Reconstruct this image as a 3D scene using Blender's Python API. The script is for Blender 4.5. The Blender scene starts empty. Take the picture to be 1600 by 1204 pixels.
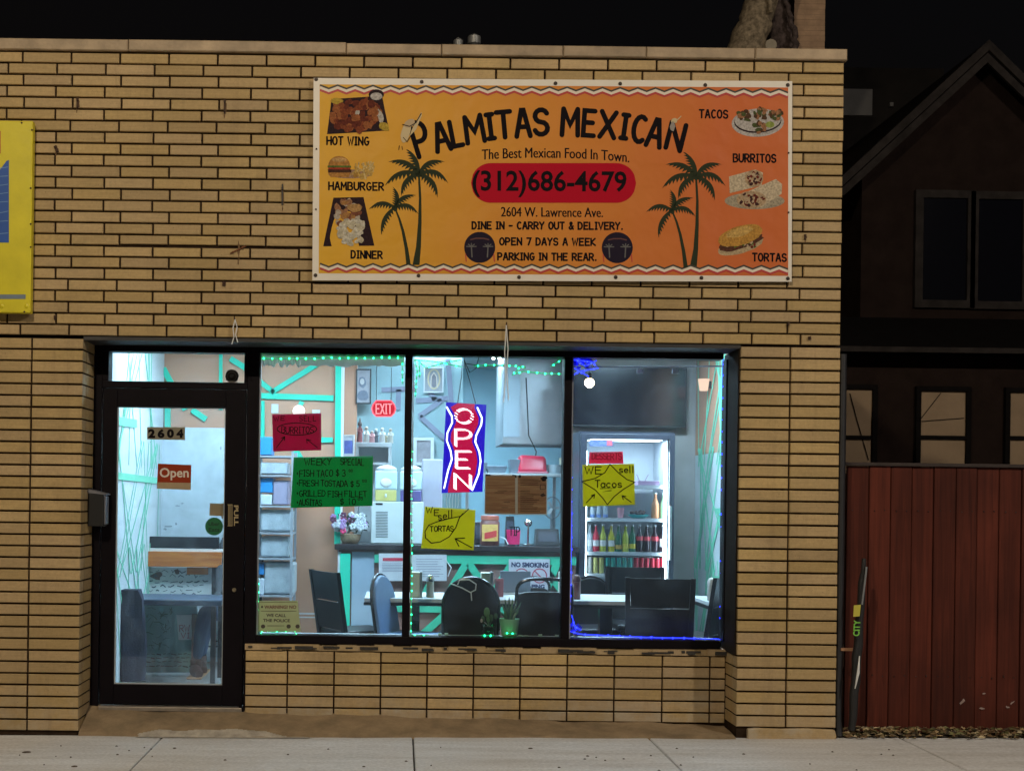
import bpy, math, random
from mathutils import Vector, Matrix

# ------------------------------------------------------------------ camera, world, exposure
SC = bpy.context.scene
COL = SC.collection
D0, F, PX, PY, CZ, ROLL = 8.2, 2050.0, 625.0, 775.0, 1.50, 0.0132
CR, SR = math.cos(ROLL), math.sin(ROLL)
cam_d = bpy.data.cameras.new('camera')
cam = bpy.data.objects.new('camera', cam_d)
COL.objects.link(cam)
cam_d.sensor_width = 36.0
cam_d.lens = 36.0 * F / 1600.0
cam_d.shift_x = (800 - PX) / 1600.0
cam_d.shift_y = -(602 - PY) / 1600.0
cam_d.clip_start = 0.05
cam_d.clip_end = 400
cam.matrix_world = Matrix(((CR, -SR, 0, 0), (0, 0, -1, -D0), (SR, CR, 0, CZ), (0, 0, 0, 1)))
SC.camera = cam

world = bpy.data.worlds.new('World')
SC.world = world
world.use_nodes = True
nt = world.node_tree
bg = nt.nodes['Background']
sky = nt.nodes.new('ShaderNodeTexSky')
sky.sky_type = 'NISHITA'
sky.sun_disc = False
sky.sun_elevation = math.radians(-3.0)
sky.sun_rotation = math.radians(150)
nt.links.new(sky.outputs['Color'], bg.inputs['Color'])
bg.inputs['Strength'].default_value = 0.045

SC.view_settings.view_transform = 'Standard'
SC.view_settings.look = 'None'
SC.view_settings.exposure = 0.0
SC.view_settings.gamma = 1.0
SC.cycles.use_denoising = True
SC.cycles.max_bounces = 8
SC.cycles.transparent_max_bounces = 16
SC.cycles.caustics_reflective = False
SC.cycles.caustics_refractive = False
SC.cycles.sample_clamp_indirect = 4.0

R = random.Random(7)

def at(px, py, Y=0.0):
    """A point of the place at depth Y that the photograph shows at this pixel."""
    k = (Y + D0) / F
    u, v = (px - PX) * k, (PY - py) * k
    return (u * CR - v * SR, CZ + u * SR + v * CR)

def P3(px, py, Y=0.0):
    x, z = at(px, py, Y)
    return Vector((x, Y, z))

# ------------------------------------------------------------------ materials
MATS = {}
def mat(name, col, rough=0.6, var=0.12, scale=9.0, bump=0.0, metal=0.0, island=0.0, spec=0.5, emit=0.0, ecol=None, alpha=1.0, trans=0.0, bscale=None, hue=0.0):
    if name in MATS:
        return MATS[name]
    m = bpy.data.materials.new(name)
    m.use_nodes = True
    n, l = m.node_tree.nodes, m.node_tree.links
    b = n['Principled BSDF']
    b.inputs['Roughness'].default_value = rough
    b.inputs['Metallic'].default_value = metal
    b.inputs['Specular IOR Level'].default_value = spec
    if trans:
        b.inputs['Transmission Weight'].default_value = trans
    if alpha < 1:
        b.inputs['Alpha'].default_value = alpha
    if emit:
        b.inputs['Emission Color'].default_value = (*(ecol or col), 1)
        b.inputs['Emission Strength'].default_value = emit
    tc = n.new('ShaderNodeTexCoord')
    if var or island:
        noi = n.new('ShaderNodeTexNoise')
        noi.inputs['Scale'].default_value = scale
        noi.inputs['Detail'].default_value = 5
        noi.inputs['Roughness'].default_value = 0.65
        l.new(tc.outputs['Object'], noi.inputs['Vector'])
        mr = n.new('ShaderNodeMapRange')
        mr.inputs['From Min'].default_value = 0.25
        mr.inputs['From Max'].default_value = 0.75
        mr.inputs['To Min'].default_value = 1 - var
        mr.inputs['To Max'].default_value = 1 + var
        l.new(noi.outputs['Fac'], mr.inputs['Value'])
        val = mr.outputs['Result']
        hs = n.new('ShaderNodeHueSaturation')
        hs.inputs['Color'].default_value = (*col, 1)
        if island:
            g = n.new('ShaderNodeNewGeometry')
            m2 = n.new('ShaderNodeMapRange')
            m2.inputs['To Min'].default_value = 1 - island
            m2.inputs['To Max'].default_value = 1 + island
            l.new(g.outputs['Random Per Island'], m2.inputs['Value'])
            mu = n.new('ShaderNodeMath')
            mu.operation = 'MULTIPLY'
            l.new(val, mu.inputs[0])
            l.new(m2.outputs['Result'], mu.inputs[1])
            val = mu.outputs[0]
            if hue:
                wn = n.new('ShaderNodeTexWhiteNoise')
                wn.noise_dimensions = '1D'
                l.new(g.outputs['Random Per Island'], wn.inputs['W'])
                m3 = n.new('ShaderNodeMapRange')
                m3.inputs['To Min'].default_value = 0.5 - hue
                m3.inputs['To Max'].default_value = 0.5 + hue
                l.new(wn.outputs['Value'], m3.inputs['Value'])
                l.new(m3.outputs['Result'], hs.inputs['Hue'])
        l.new(val, hs.inputs['Value'])
        l.new(hs.outputs['Color'], b.inputs['Base Color'])
    else:
        b.inputs['Base Color'].default_value = (*col, 1)
    if bump:
        nb = n.new('ShaderNodeTexNoise')
        nb.inputs['Scale'].default_value = bscale or scale * 6
        nb.inputs['Detail'].default_value = 6
        l.new(tc.outputs['Object'], nb.inputs['Vector'])
        bu = n.new('ShaderNodeBump')
        bu.inputs['Strength'].default_value = bump
        bu.inputs['Distance'].default_value = 0.01
        l.new(nb.outputs['Fac'], bu.inputs['Height'])
        l.new(bu.outputs['Normal'], b.inputs['Normal'])
    MATS[name] = m
    return m

def emat(name, col, strength):
    if name in MATS:
        return MATS[name]
    m = bpy.data.materials.new(name)
    m.use_nodes = True
    n, l = m.node_tree.nodes, m.node_tree.links
    n.clear()
    o = n.new('ShaderNodeOutputMaterial')
    e = n.new('ShaderNodeEmission')
    e.inputs['Color'].default_value = (*col, 1)
    e.inputs['Strength'].default_value = strength
    l.new(e.outputs[0], o.inputs['Surface'])
    MATS[name] = m
    return m

def glassmat(name, tint=(0.95, 0.97, 0.97), rough=0.01, ior=1.45, boost=1.0, smear_haze=0.0):
    if name in MATS:
        return MATS[name]
    m = bpy.data.materials.new(name)
    m.use_nodes = True
    n, l = m.node_tree.nodes, m.node_tree.links
    n.clear()
    o = n.new('ShaderNodeOutputMaterial')
    t = n.new('ShaderNodeBsdfTransparent')
    t.inputs['Color'].default_value = (*tint, 1)
    g = n.new('ShaderNodeBsdfGlossy')
    g.inputs['Roughness'].default_value = rough
    fr = n.new('ShaderNodeFresnel')
    fr.inputs['IOR'].default_value = ior
    mu = n.new('ShaderNodeMath')
    mu.operation = 'MULTIPLY'
    mu.inputs[1].default_value = boost
    l.new(fr.outputs[0], mu.inputs[0])
    mx = n.new('ShaderNodeMixShader')
    l.new(mu.outputs[0], mx.inputs['Fac'])
    l.new(t.outputs[0], mx.inputs[1])
    l.new(g.outputs[0], mx.inputs[2])
    last = mx
    if smear_haze:  # smears plus an even veil mixed in to imitate bloom
        d = n.new('ShaderNodeBsdfDiffuse')
        d.inputs['Color'].default_value = (0.5, 0.5, 0.5, 1)
        tc = n.new('ShaderNodeTexCoord')
        no = n.new('ShaderNodeTexNoise')
        no.inputs['Scale'].default_value = 3.2
        no.inputs['Detail'].default_value = 9; no.inputs['Distortion'].default_value = 1.2
        l.new(tc.outputs['Object'], no.inputs['Vector'])
        mr = n.new('ShaderNodeMapRange')
        mr.inputs['From Min'].default_value = 0.45
        mr.inputs['From Max'].default_value = 0.8
        mr.inputs['To Max'].default_value = smear_haze
        l.new(no.outputs['Fac'], mr.inputs['Value'])
        m2 = n.new('ShaderNodeMixShader')
        l.new(mr.outputs['Result'], m2.inputs['Fac'])
        tl = n.new('ShaderNodeBsdfTranslucent'); tl.inputs['Color'].default_value = (.75, .85, .95, 1)
        ml = n.new('ShaderNodeMixShader'); ml.inputs['Fac'].default_value = .6
        l.new(d.outputs[0], ml.inputs[1]); l.new(tl.outputs[0], ml.inputs[2])
        mr.inputs['To Min'].default_value = smear_haze*.25
        l.new(mx.outputs[0], m2.inputs[1])
        l.new(ml.outputs[0], m2.inputs[2])
        last = m2
    l.new(last.outputs[0], o.inputs['Surface'])
    MATS[name] = m
    return m

# ------------------------------------------------------------------ mesh builder
class MB:
    def __init__(s, m=None):
        s.v, s.f, s.fm, s.mats, s.cur, s.sm = [], [], [], [], 0, False
        if m: s.use(m)
    def use(s, m):
        if m not in s.mats: s.mats.append(m)
        s.cur = s.mats.index(m)
        return s
    def add(s, vs, fs):
        o = len(s.v)
        s.v += [tuple(p) for p in vs]
        for f in fs:
            s.f.append(tuple(i + o for i in f)); s.fm.append(s.cur)
        return s
    def box(s, x0, x1, y0, y1, z0, z1):
        x0, x1 = min(x0, x1), max(x0, x1); y0, y1 = min(y0, y1), max(y0, y1); z0, z1 = min(z0, z1), max(z0, z1)
        vs = [(x0,y0,z0),(x1,y0,z0),(x1,y1,z0),(x0,y1,z0),(x0,y0,z1),(x1,y0,z1),(x1,y1,z1),(x0,y1,z1)]
        return s.add(vs, [(0,3,2,1),(4,5,6,7),(0,1,5,4),(1,2,6,5),(2,3,7,6),(3,0,4,7)])
    def pbox(s, px0, py0, px1, py1, Y, dep):
        """A box whose front face covers the given rectangle of the photograph at depth Y."""
        mx, my = (px0 + px1) / 2, (py0 + py1) / 2
        x0 = at(px0, my, Y)[0]; x1 = at(px1, my, Y)[0]; z0 = at(mx, py1, Y)[1]; z1 = at(mx, py0, Y)[1]
        return s.box(x0, x1, Y, Y + dep, z0, z1)
    def xbox(s, M, sx, sy, sz):
        """A box of size sx, sy, sz centred on the matrix M."""
        c = [(-1,-1,-1),(1,-1,-1),(1,1,-1),(-1,1,-1),(-1,-1,1),(1,-1,1),(1,1,1),(-1,1,1)]
        vs = [M @ Vector((a*sx/2, b*sy/2, d*sz/2)) for a, b, d in c]
        return s.add(vs, [(0,3,2,1),(4,5,6,7),(0,1,5,4),(1,2,6,5),(2,3,7,6),(3,0,4,7)])
    def brick(s, x0, x1, z0, z1, y0, y1, c=0.004):
        a = [(x0,y0+c,z0),(x1,y0+c,z0),(x1,y0+c,z1),(x0,y0+c,z1)]
        b = [(x0+c,y0,z0+c),(x1-c,y0,z0+c),(x1-c,y0,z1-c),(x0+c,y0,z1-c)]
        d = [(x0,y1,z0),(x1,y1,z0),(x1,y1,z1),(x0,y1,z1)]
        fs = [(4,5,6,7)] + [(i,(i+1)%4,4+(i+1)%4,4+i) for i in range(4)] + [(8+i,8+(i+1)%4,(i+1)%4,i) for i in range(4)]
        return s.add(a+b+d, fs)
    def cyl(s, p0, p1, r0, r1=None, n=12, caps=True):
        r1 = r0 if r1 is None else r1
        p0, p1 = Vector(p0), Vector(p1)
        d = (p1 - p0).normalized()
        a = d.orthogonal().normalized(); b = d.cross(a)
        vs = []
        for p, r in ((p0, r0), (p1, r1)):
            for i in range(n):
                t = 2*math.pi*i/n
                vs.append(p + a*math.cos(t)*r + b*math.sin(t)*r)
        fs = [(i,(i+1)%n,n+(i+1)%n,n+i) for i in range(n)]
        if caps: fs += [tuple(range(n-1,-1,-1)), tuple(range(n,2*n))]
        return s.add(vs, fs)
    def tube(s, pts, r, n=8, closed=False):
        pts = [Vector(p) for p in pts]
        rs = r if isinstance(r, (list, tuple)) else [r]*len(pts)
        N = len(pts); vs = []; prev = None
        for i, p in enumerate(pts):
            q0 = pts[i-1] if (i > 0 or closed) else p
            q1 = pts[(i+1) % N] if (i < N-1 or closed) else p
            d = (q1-q0)
            d = d.normalized() if d.length > 1e-9 else Vector((0,0,1))
            a = d.orthogonal().normalized() if prev is None else (prev - d*prev.dot(d)).normalized()
            prev = a; b = d.cross(a)
            for k in range(n):
                t = 2*math.pi*k/n
                vs.append(p + (a*math.cos(t)+b*math.sin(t))*rs[i])
        fs = []
        for i in range(N if closed else N-1):
            j = (i+1) % N
            for k in range(n):
                fs.append((i*n+k, i*n+(k+1)%n, j*n+(k+1)%n, j*n+k))
        if not closed: fs += [tuple(range(n-1,-1,-1)), tuple(range((N-1)*n, N*n))]
        return s.add(vs, fs)
    def lathe(s, c, prof, n=16):
        """prof: list of (radius, height above c); the axis is vertical."""
        cx, cy, cz = c; vs = []; fs = []
        for r, h in prof:
            for k in range(n):
                t = 2*math.pi*k/n
                vs.append((cx+r*math.cos(t), cy+r*math.sin(t), cz+h))
        for i in range(len(prof)-1):
            for k in range(n):
                fs.append((i*n+k, i*n+(k+1)%n, (i+1)*n+(k+1)%n, (i+1)*n+k))
        fs += [tuple(range(n-1,-1,-1)), tuple(range((len(prof)-1)*n, len(prof)*n))]
        return s.add(vs, fs)
    def ball(s, c, r, n=10, sq=(1,1,1)):
        vs = []; fs = []
        m = max(4, n//2)
        for i in range(1, m):
            t = math.pi*i/m
            for k in range(n):
                p = 2*math.pi*k/n
                vs.append((c[0]+r*sq[0]*math.sin(t)*math.cos(p), c[1]+r*sq[1]*math.sin(t)*math.sin(p), c[2]+r*sq[2]*math.cos(t)))
        top = len(vs); vs.append((c[0],c[1],c[2]+r*sq[2])); vs.append((c[0],c[1],c[2]-r*sq[2]))
        for i in range(m-2):
            for k in range(n):
                fs.append((i*n+k,(i+1)*n+k,(i+1)*n+(k+1)%n,i*n+(k+1)%n))
        for k in range(n):
            fs.append((top,k,(k+1)%n)); fs.append((top+1,(m-2)*n+(k+1)%n,(m-2)*n+k))
        return s.add(vs, fs)
    def prism(s, pts, y0, y1):
        """An outline in X, Z (counter-clockwise seen from the street) with thickness from y0 to y1."""
        n = len(pts)
        vs = [(x,y0,z) for x,z in pts] + [(x,y1,z) for x,z in pts]
        return s.add(vs, [tuple(range(n)), tuple(range(2*n-1,n-1,-1))] + [(n+i,n+(i+1)%n,(i+1)%n,i) for i in range(n)])
    def poly(s, pts):
        return s.add(pts, [tuple(range(len(pts)))])
    def build(s, name, parent=None, smooth=False, bevel=0.0, seg=2, origin=None, angle=35):
        me = bpy.data.meshes.new(name)
        off = Vector((0,0,0))
        if parent is not None:
            q = parent
            while q is not None:
                off += Vector(q.location); q = q.parent
        elif origin is not None:
            off = Vector(origin)
        me.from_pydata([tuple(Vector(p)-off) for p in s.v], [], s.f)
        for m in s.mats: me.materials.append(m)
        me.polygons.foreach_set('material_index', s.fm)
        if smooth:
            me.polygons.foreach_set('use_smooth', [True]*len(me.polygons))
            me.set_sharp_from_angle(angle=math.radians(angle))
        me.update()
        o = bpy.data.objects.new(name, me)
        COL.objects.link(o)
        if parent is not None: o.parent = parent
        elif origin is not None: o.location = off
        if bevel:
            b = o.modifiers.new('bevel', 'BEVEL'); b.width = bevel; b.segments = seg; b.limit_method = 'ANGLE'
        return o

def thing(name, label, cat, loc=(0,0,0), group=None):
    o = bpy.data.objects.new(name, None)
    COL.objects.link(o); o.location = loc; o.empty_display_size = 0.1
    o['label'] = label; o['category'] = cat
    if group: o['group'] = group
    return o
def tag(o, label, cat, group=None):
    o['label'] = label; o['category'] = cat
    if group: o['group'] = group
    return o
def struct(o):
    o['kind'] = 'structure'; return o
def copy_thing(root, loc, rotz=None, label=None):
    r = root.copy(); COL.objects.link(r); r.location = loc
    if rotz is not None: r.rotation_euler = (0,0,rotz)
    if label: r['label'] = label
    for ch in list(root.children):
        c = ch.copy(); COL.objects.link(c); c.parent = r
        for g in ch.children:
            d = g.copy(); COL.objects.link(d); d.parent = c
    return r

# ------------------------------------------------------------------ lettering
TXT = {}
def text2d(s, bold=0.0, res=3):
    """Outline triangles of a line of type, scaled to the box 0..1, 0..1."""
    k = (s, bold)
    if k in TXT: return TXT[k]
    c = bpy.data.curves.new('type', 'FONT'); c.body = s; c.offset = bold; c.resolution_u = res; c.fill_mode = 'FRONT'
    o = bpy.data.objects.new('type', c); COL.objects.link(o)
    dg = bpy.context.evaluated_depsgraph_get(); dg.update()
    me = o.evaluated_get(dg).to_mesh()
    vs = [(v.co.x, v.co.y) for v in me.vertices]; fs = [tuple(p.vertices) for p in me.polygons]
    o.evaluated_get(dg).to_mesh_clear()
    bpy.data.objects.remove(o); bpy.data.curves.remove(c)
    xs = [a for a,b in vs]; ys = [b for a,b in vs]
    x0,x1,y0,y1 = min(xs),max(xs),min(ys),max(ys)
    vs = [((a-x0)/(x1-x0),(b-y0)/(y1-y0)) for a,b in vs]
    TXT[k] = (vs, fs)
    return TXT[k]

def arc(cx, cy, rx, ry, a0, a1, n=9):
    return [(cx+rx*math.cos(math.radians(a0+(a1-a0)*i/n)), cy+ry*math.sin(math.radians(a0+(a1-a0)*i/n))) for i in range(n+1)]
GLY = {
 'A': [[(0,0),(.42,1),(.58,1),(1,0)],[(.2,.36),(.8,.36)]],
 'B': [[(0,0),(0,1)]+arc(.5,.76,.4,.24,90,-90)+arc(.5,.26,.5,.26,90,-90)+[(0,0)]],
 'C': [arc(.55,.5,.5,.5,55,305,12)], 'D': [[(0,0),(0,1)]+arc(.35,.5,.6,.5,90,-90)+[(0,0)]],
 'E': [[(.95,1),(0.05,1),(0.05,0),(.95,0)],[(0.05,.52),(.8,.52)]], 'F': [[(.95,1),(0,1),(0,0)],[(0,.52),(.8,.52)]],
 'G': [arc(.55,.5,.5,.5,55,320,12)+[(1,.45),(.65,.45)]], 'H': [[(0,0),(0,1)],[(1,0),(1,1)],[(0,.5),(1,.5)]],
 'I': [[(.5,0),(.5,1)],[(.1,1),(.9,1)],[(.1,0),(.9,0)]], 'J': [[(.8,1)]+arc(.4,.25,.4,.25,0,-170)],
 'K': [[(0,0),(0,1)],[(.95,1),(.05,.45),(1,0)]], 'L': [[(0,1),(0,0),(.9,0)]], 'M': [[(0,0),(.05,1)],[(.05,1),(.5,.4),(.95,1)],[(.95,1),(1,0)]],
 'N': [[(0,0),(0,1)],[(0,1),(1,0)],[(1,0),(1,1)]], 'O': [arc(.5,.5,.5,.5,90,450,16)], 'P': [[(0,0),(0,1)]+arc(.45,.72,.5,.28,90,-90)+[(0,.44)]],
 'Q': [arc(.5,.5,.5,.5,90,450,16),[(.6,.3),(1,-.05)]], 'R': [[(0,0),(0,1)]+arc(.45,.74,.5,.26,90,-90)+[(0.1,.48)],[(.4,.48),(1,0)]],
 'S': [arc(.5,.75,.45,.25,25,270,9)+arc(.5,.25,.47,.25,90,-160,9)[1:]], 'T': [[(0,1),(1,1)],[(.5,1),(.5,0)]],
 'U': [[(0,1)]+arc(.5,.4,.5,.4,180,360)+[(1,1)]], 'V': [[(0,1),(.5,0),(1,1)]], 'W': [[(0,1),(.25,0),(.5,.75),(.75,0),(1,1)]],
 'X': [[(0,0),(1,1)],[(0,1),(1,0)]], 'Y': [[(0,1),(.5,.5),(1,1)],[(.5,.5),(.4,0)]], 'Z': [[(0,1),(1,1),(0,0),(1,0)]],
 'a': [arc(.45,.3,.4,.3,40,330,10),[(.9,.6),(.9,0)]], 'c': [arc(.5,.3,.45,.3,50,310,8)], 'e': [[(.1,.32),(.9,.32)]+arc(.5,.3,.42,.3,5,310,9)],
 'l': [[(.3,1),(.35,0)]], 'o': [arc(.5,.3,.42,.3,90,450,12)], 's': [arc(.5,.45,.35,.16,30,270,6)+arc(.5,.15,.38,.15,90,-150,6)[1:]],
 'u': [[(.1,.6)]+arc(.45,.25,.38,.25,180,350,6)+[(.85,.6)],[(.85,.6),(.9,0)]], 'r': [[(.1,.6),(.15,0)],arc(.6,.3,.45,.28,170,60,5)], 'i': [[(.4,.6),(.4,0)],[(.4,.85),(.42,.78)]],
 't': [[(.4,1),(.4,.1),(.7,0)],[(.05,.65),(.8,.65)]], 'f': [arc(.6,.8,.25,.2,20,180,5)+[(.35,0)],[(.05,.55),(.7,.55)]],
 '0': [arc(.5,.5,.42,.5,90,450,14)], '1': [[(.3,.8),(.55,1),(.55,0)]], '3': [arc(.45,.75,.42,.25,150,-90,7)+arc(.45,.25,.48,.25,90,-150,8)],
 '5': [[(.9,1),(.2,1),(.12,.55)]+arc(.45,.3,.48,.3,110,-150,9)], '6': [[(.7,1),(.2,.5)]+arc(.5,.28,.42,.28,150,510,12)],
 '9': [arc(.5,.72,.4,.28,360,0,12)+[(.75,0)]], '$': [arc(.5,.72,.4,.2,25,270,8)+arc(.5,.3,.42,.22,90,-160,8)[1:],[(.5,1.08),(.5,-.08)]],
 '&': [[(1,0),(.25,.75)]+arc(.45,.82,.22,.18,170,-20,6)+[(.1,.3)]+arc(.35,.2,.28,.2,150,330,6)+[(.95,.45)]], ',': [[(.5,.08),(.4,-.12)]],
 '*': [[(.5,.65),(.5,.35)],[(.3,.5),(.7,.5)]], '.': [[(.45,0),(.5,.06)]], '-': [[(.1,.45),(.9,.45)]], ' ': [], '!': [[(.5,1),(.5,.3)],[(.5,.08),(.5,0)]],
}
GLY['2'] = [arc(.5,.7,.42,.3,160,-30,7)+[(.08,0),(.95,0)]]; GLY['4'] = [[(.7,0),(.7,1),(.05,.3),(1,.3)]]
GLY['7'] = [[(.05,1),(.95,1),(.4,0)]]; GLY['8'] = [arc(.5,.76,.36,.24,90,450,10), arc(.5,.27,.45,.27,90,450,12)]

class Sheet:
    """Prints flat marks, given in the photograph's pixels, on a plane or a gently waved sheet."""
    def __init__(s, Y, wave=None, step=0.0004):
        s.Y, s.wave, s.step, s.k = Y, wave, step, 0
    def p(s, px, py, lift=0.0):
        x, z = at(px, py, s.Y)
        return (x, s.Y + (s.wave(x, z) if s.wave else 0) - lift, z)
    def stroke(s, mb, pts, w, lift=0.001, caps=True):
        s.k += 1
        lift += (s.k % 8) * 0.00012
        q = [Vector(a) for a in pts]
        q = [a for i, a in enumerate(q) if i == 0 or (a-q[i-1]).length > 1e-4]
        if len(q) < 2: return
        Lf, Rt = [], []
        closed = (q[0]-q[-1]).length < 1e-3 and len(q) > 3
        for i, a in enumerate(q):
            d0 = (a-q[i-1]).normalized() if i > 0 else ((a-q[-2]).normalized() if closed else (q[1]-a).normalized())
            d1 = (q[i+1]-a).normalized() if i < len(q)-1 else ((q[1]-a).normalized() if closed else d0)
            t = d0+d1
            t = t.normalized() if t.length > 1e-6 else d0
            nn = Vector((-t.y, t.x)); c = max(0.55, nn.dot(Vector((-d0.y, d0.x))))
            Lf.append(a+nn*(w/2/c)); Rt.append(a-nn*(w/2/c))
        vs = []; fs = []
        for a, b in zip(Lf, Rt):
            vs += [s.p(a.x, a.y, lift), s.p(b.x, b.y, lift)]
        for i in range(len(q)-1):
            fs.append((2*i, 2*i+1, 2*i+3, 2*i+2))
        if caps and not closed:
            for e, o in ((0, 1), (len(q)-1, len(q)-2)):
                d = (q[e]-q[o]).normalized(); nn = Vector((-d.y, d.x)); base = len(vs)
                ring = [q[e]+nn*(w/2)*math.cos(t)+d*(w/2)*math.sin(t) for t in [math.pi*j/6 for j in range(7)]]
                vs += [s.p(a.x, a.y, lift) for a in ring]
                fs.append(tuple(range(base, base+7)))
        # all marks face the street
        vv = vs; out = []
        for f in fs:
            a, b, c = Vector(vv[f[0]]), Vector(vv[f[1]]), Vector(vv[f[2]])
            out.append(f if (b-a).cross(c-a).y < 0 else tuple(reversed(f)))
        mb.add(vs, out)
    def area(s, mb, pts, lift=0.0006):
        vs = [s.p(a, b, lift) for a, b in pts]
        n = len(pts)
        A = sum(pts[i][0]*pts[(i+1)%n][1]-pts[(i+1)%n][0]*pts[i][1] for i in range(n))
        f = tuple(range(n))
        mb.add(vs, [f if A < 0 else tuple(reversed(f))])
    def blob(s, mb, cx, cy, rx, ry, lift=0.0008, n=14, jag=0.0, rot=0):
        pts = []
        for i in range(n):
            t = 2*math.pi*i/n; r = 1+jag*(R.random()-.5)*2
            x, y = rx*r*math.cos(t), ry*r*math.sin(t); c, d = math.cos(rot), math.sin(rot)
            pts.append((cx+x*c-y*d, cy+x*d+y*c))
        s.area(mb, pts, lift)
    def type(s, mb, txt, x0, y0, x1, y1, bold=0.02, slope=0.0, lift=0.001, curve=0.0):
        """Type whose ink fills the pixel box x0..x1, y0 (top)..y1 (bottom); slope in pixels over the whole line."""
        vs, fs = text2d(txt, bold)
        pts = [s.p(x0+a*(x1-x0), y1-b*(y1-y0)+slope*a+curve*4*a*(1-a), lift) for a, b in vs]
        out = []
        for f in fs:
            a, b, c = (Vector(pts[i]) for i in f[:3])
            out.append(f if (b-a).cross(c-a).y < 0 else tuple(reversed(f)))
        mb.add(pts, out)
    def bold_type(s, mb, txt, x0, y0, x1, y1, slope=0.0, curve=0.0, lift=.001, w=.7):
        for k, d in enumerate((-w/2, w/2)):
            s.type(mb, txt, x0+d, y0, x1+d, y1, 0.0, slope, lift+k*.0002, curve)
    def hand(s, mb, txt, x0, y0, x1, y1, w=2.0, slope=0.0, gap=0.3, jit=0.0, lift=0.001):
        """Marker lettering drawn with strokes in the pixel box."""
        n = len(txt); wd = [{'I': .5, '1': .6, ' ': .45, 'M': 1.12, 'W': 1.25, '.': .35, ',': .35, '-': .8, 'l': .5, 'i': .5, '*': .7, '!': .4}.get(c, 1.0) for c in txt]
        cw0 = (x1-x0)/(sum(wd)+gap*(n-1)) if n > 1 else (x1-x0)
        gx = x0-cw0*(1+gap) if n else x0; adv = 0
        for i, ch in enumerate(txt):
            gx = x0+sum(wd[:i])*cw0+i*gap*cw0; cw = cw0*wd[i]; dy = slope*i/max(1, n-1)+R.uniform(-jit, jit)
            sk = R.uniform(-.08, .08)*(1 if jit else 0)
            for st in GLY.get(ch, []):
                s.stroke(mb, [(gx+a*cw+sk*cw*b, y1-b*(y1-y0)+dy) for a, b in st], w, lift)
    def letter(s, mb, ch, cx, cy, w, h, deg, th, lift=0.0012):
        c, d = math.cos(math.radians(deg)), math.sin(math.radians(deg))
        for st in GLY[ch]:
            pts = []
            for a, b in st:
                x, y = (a-.5)*w, -(b-.5)*h
                pts.append((cx+x*c-y*d, cy+x*d+y*c))
            s.stroke(mb, pts, th, lift)
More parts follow.
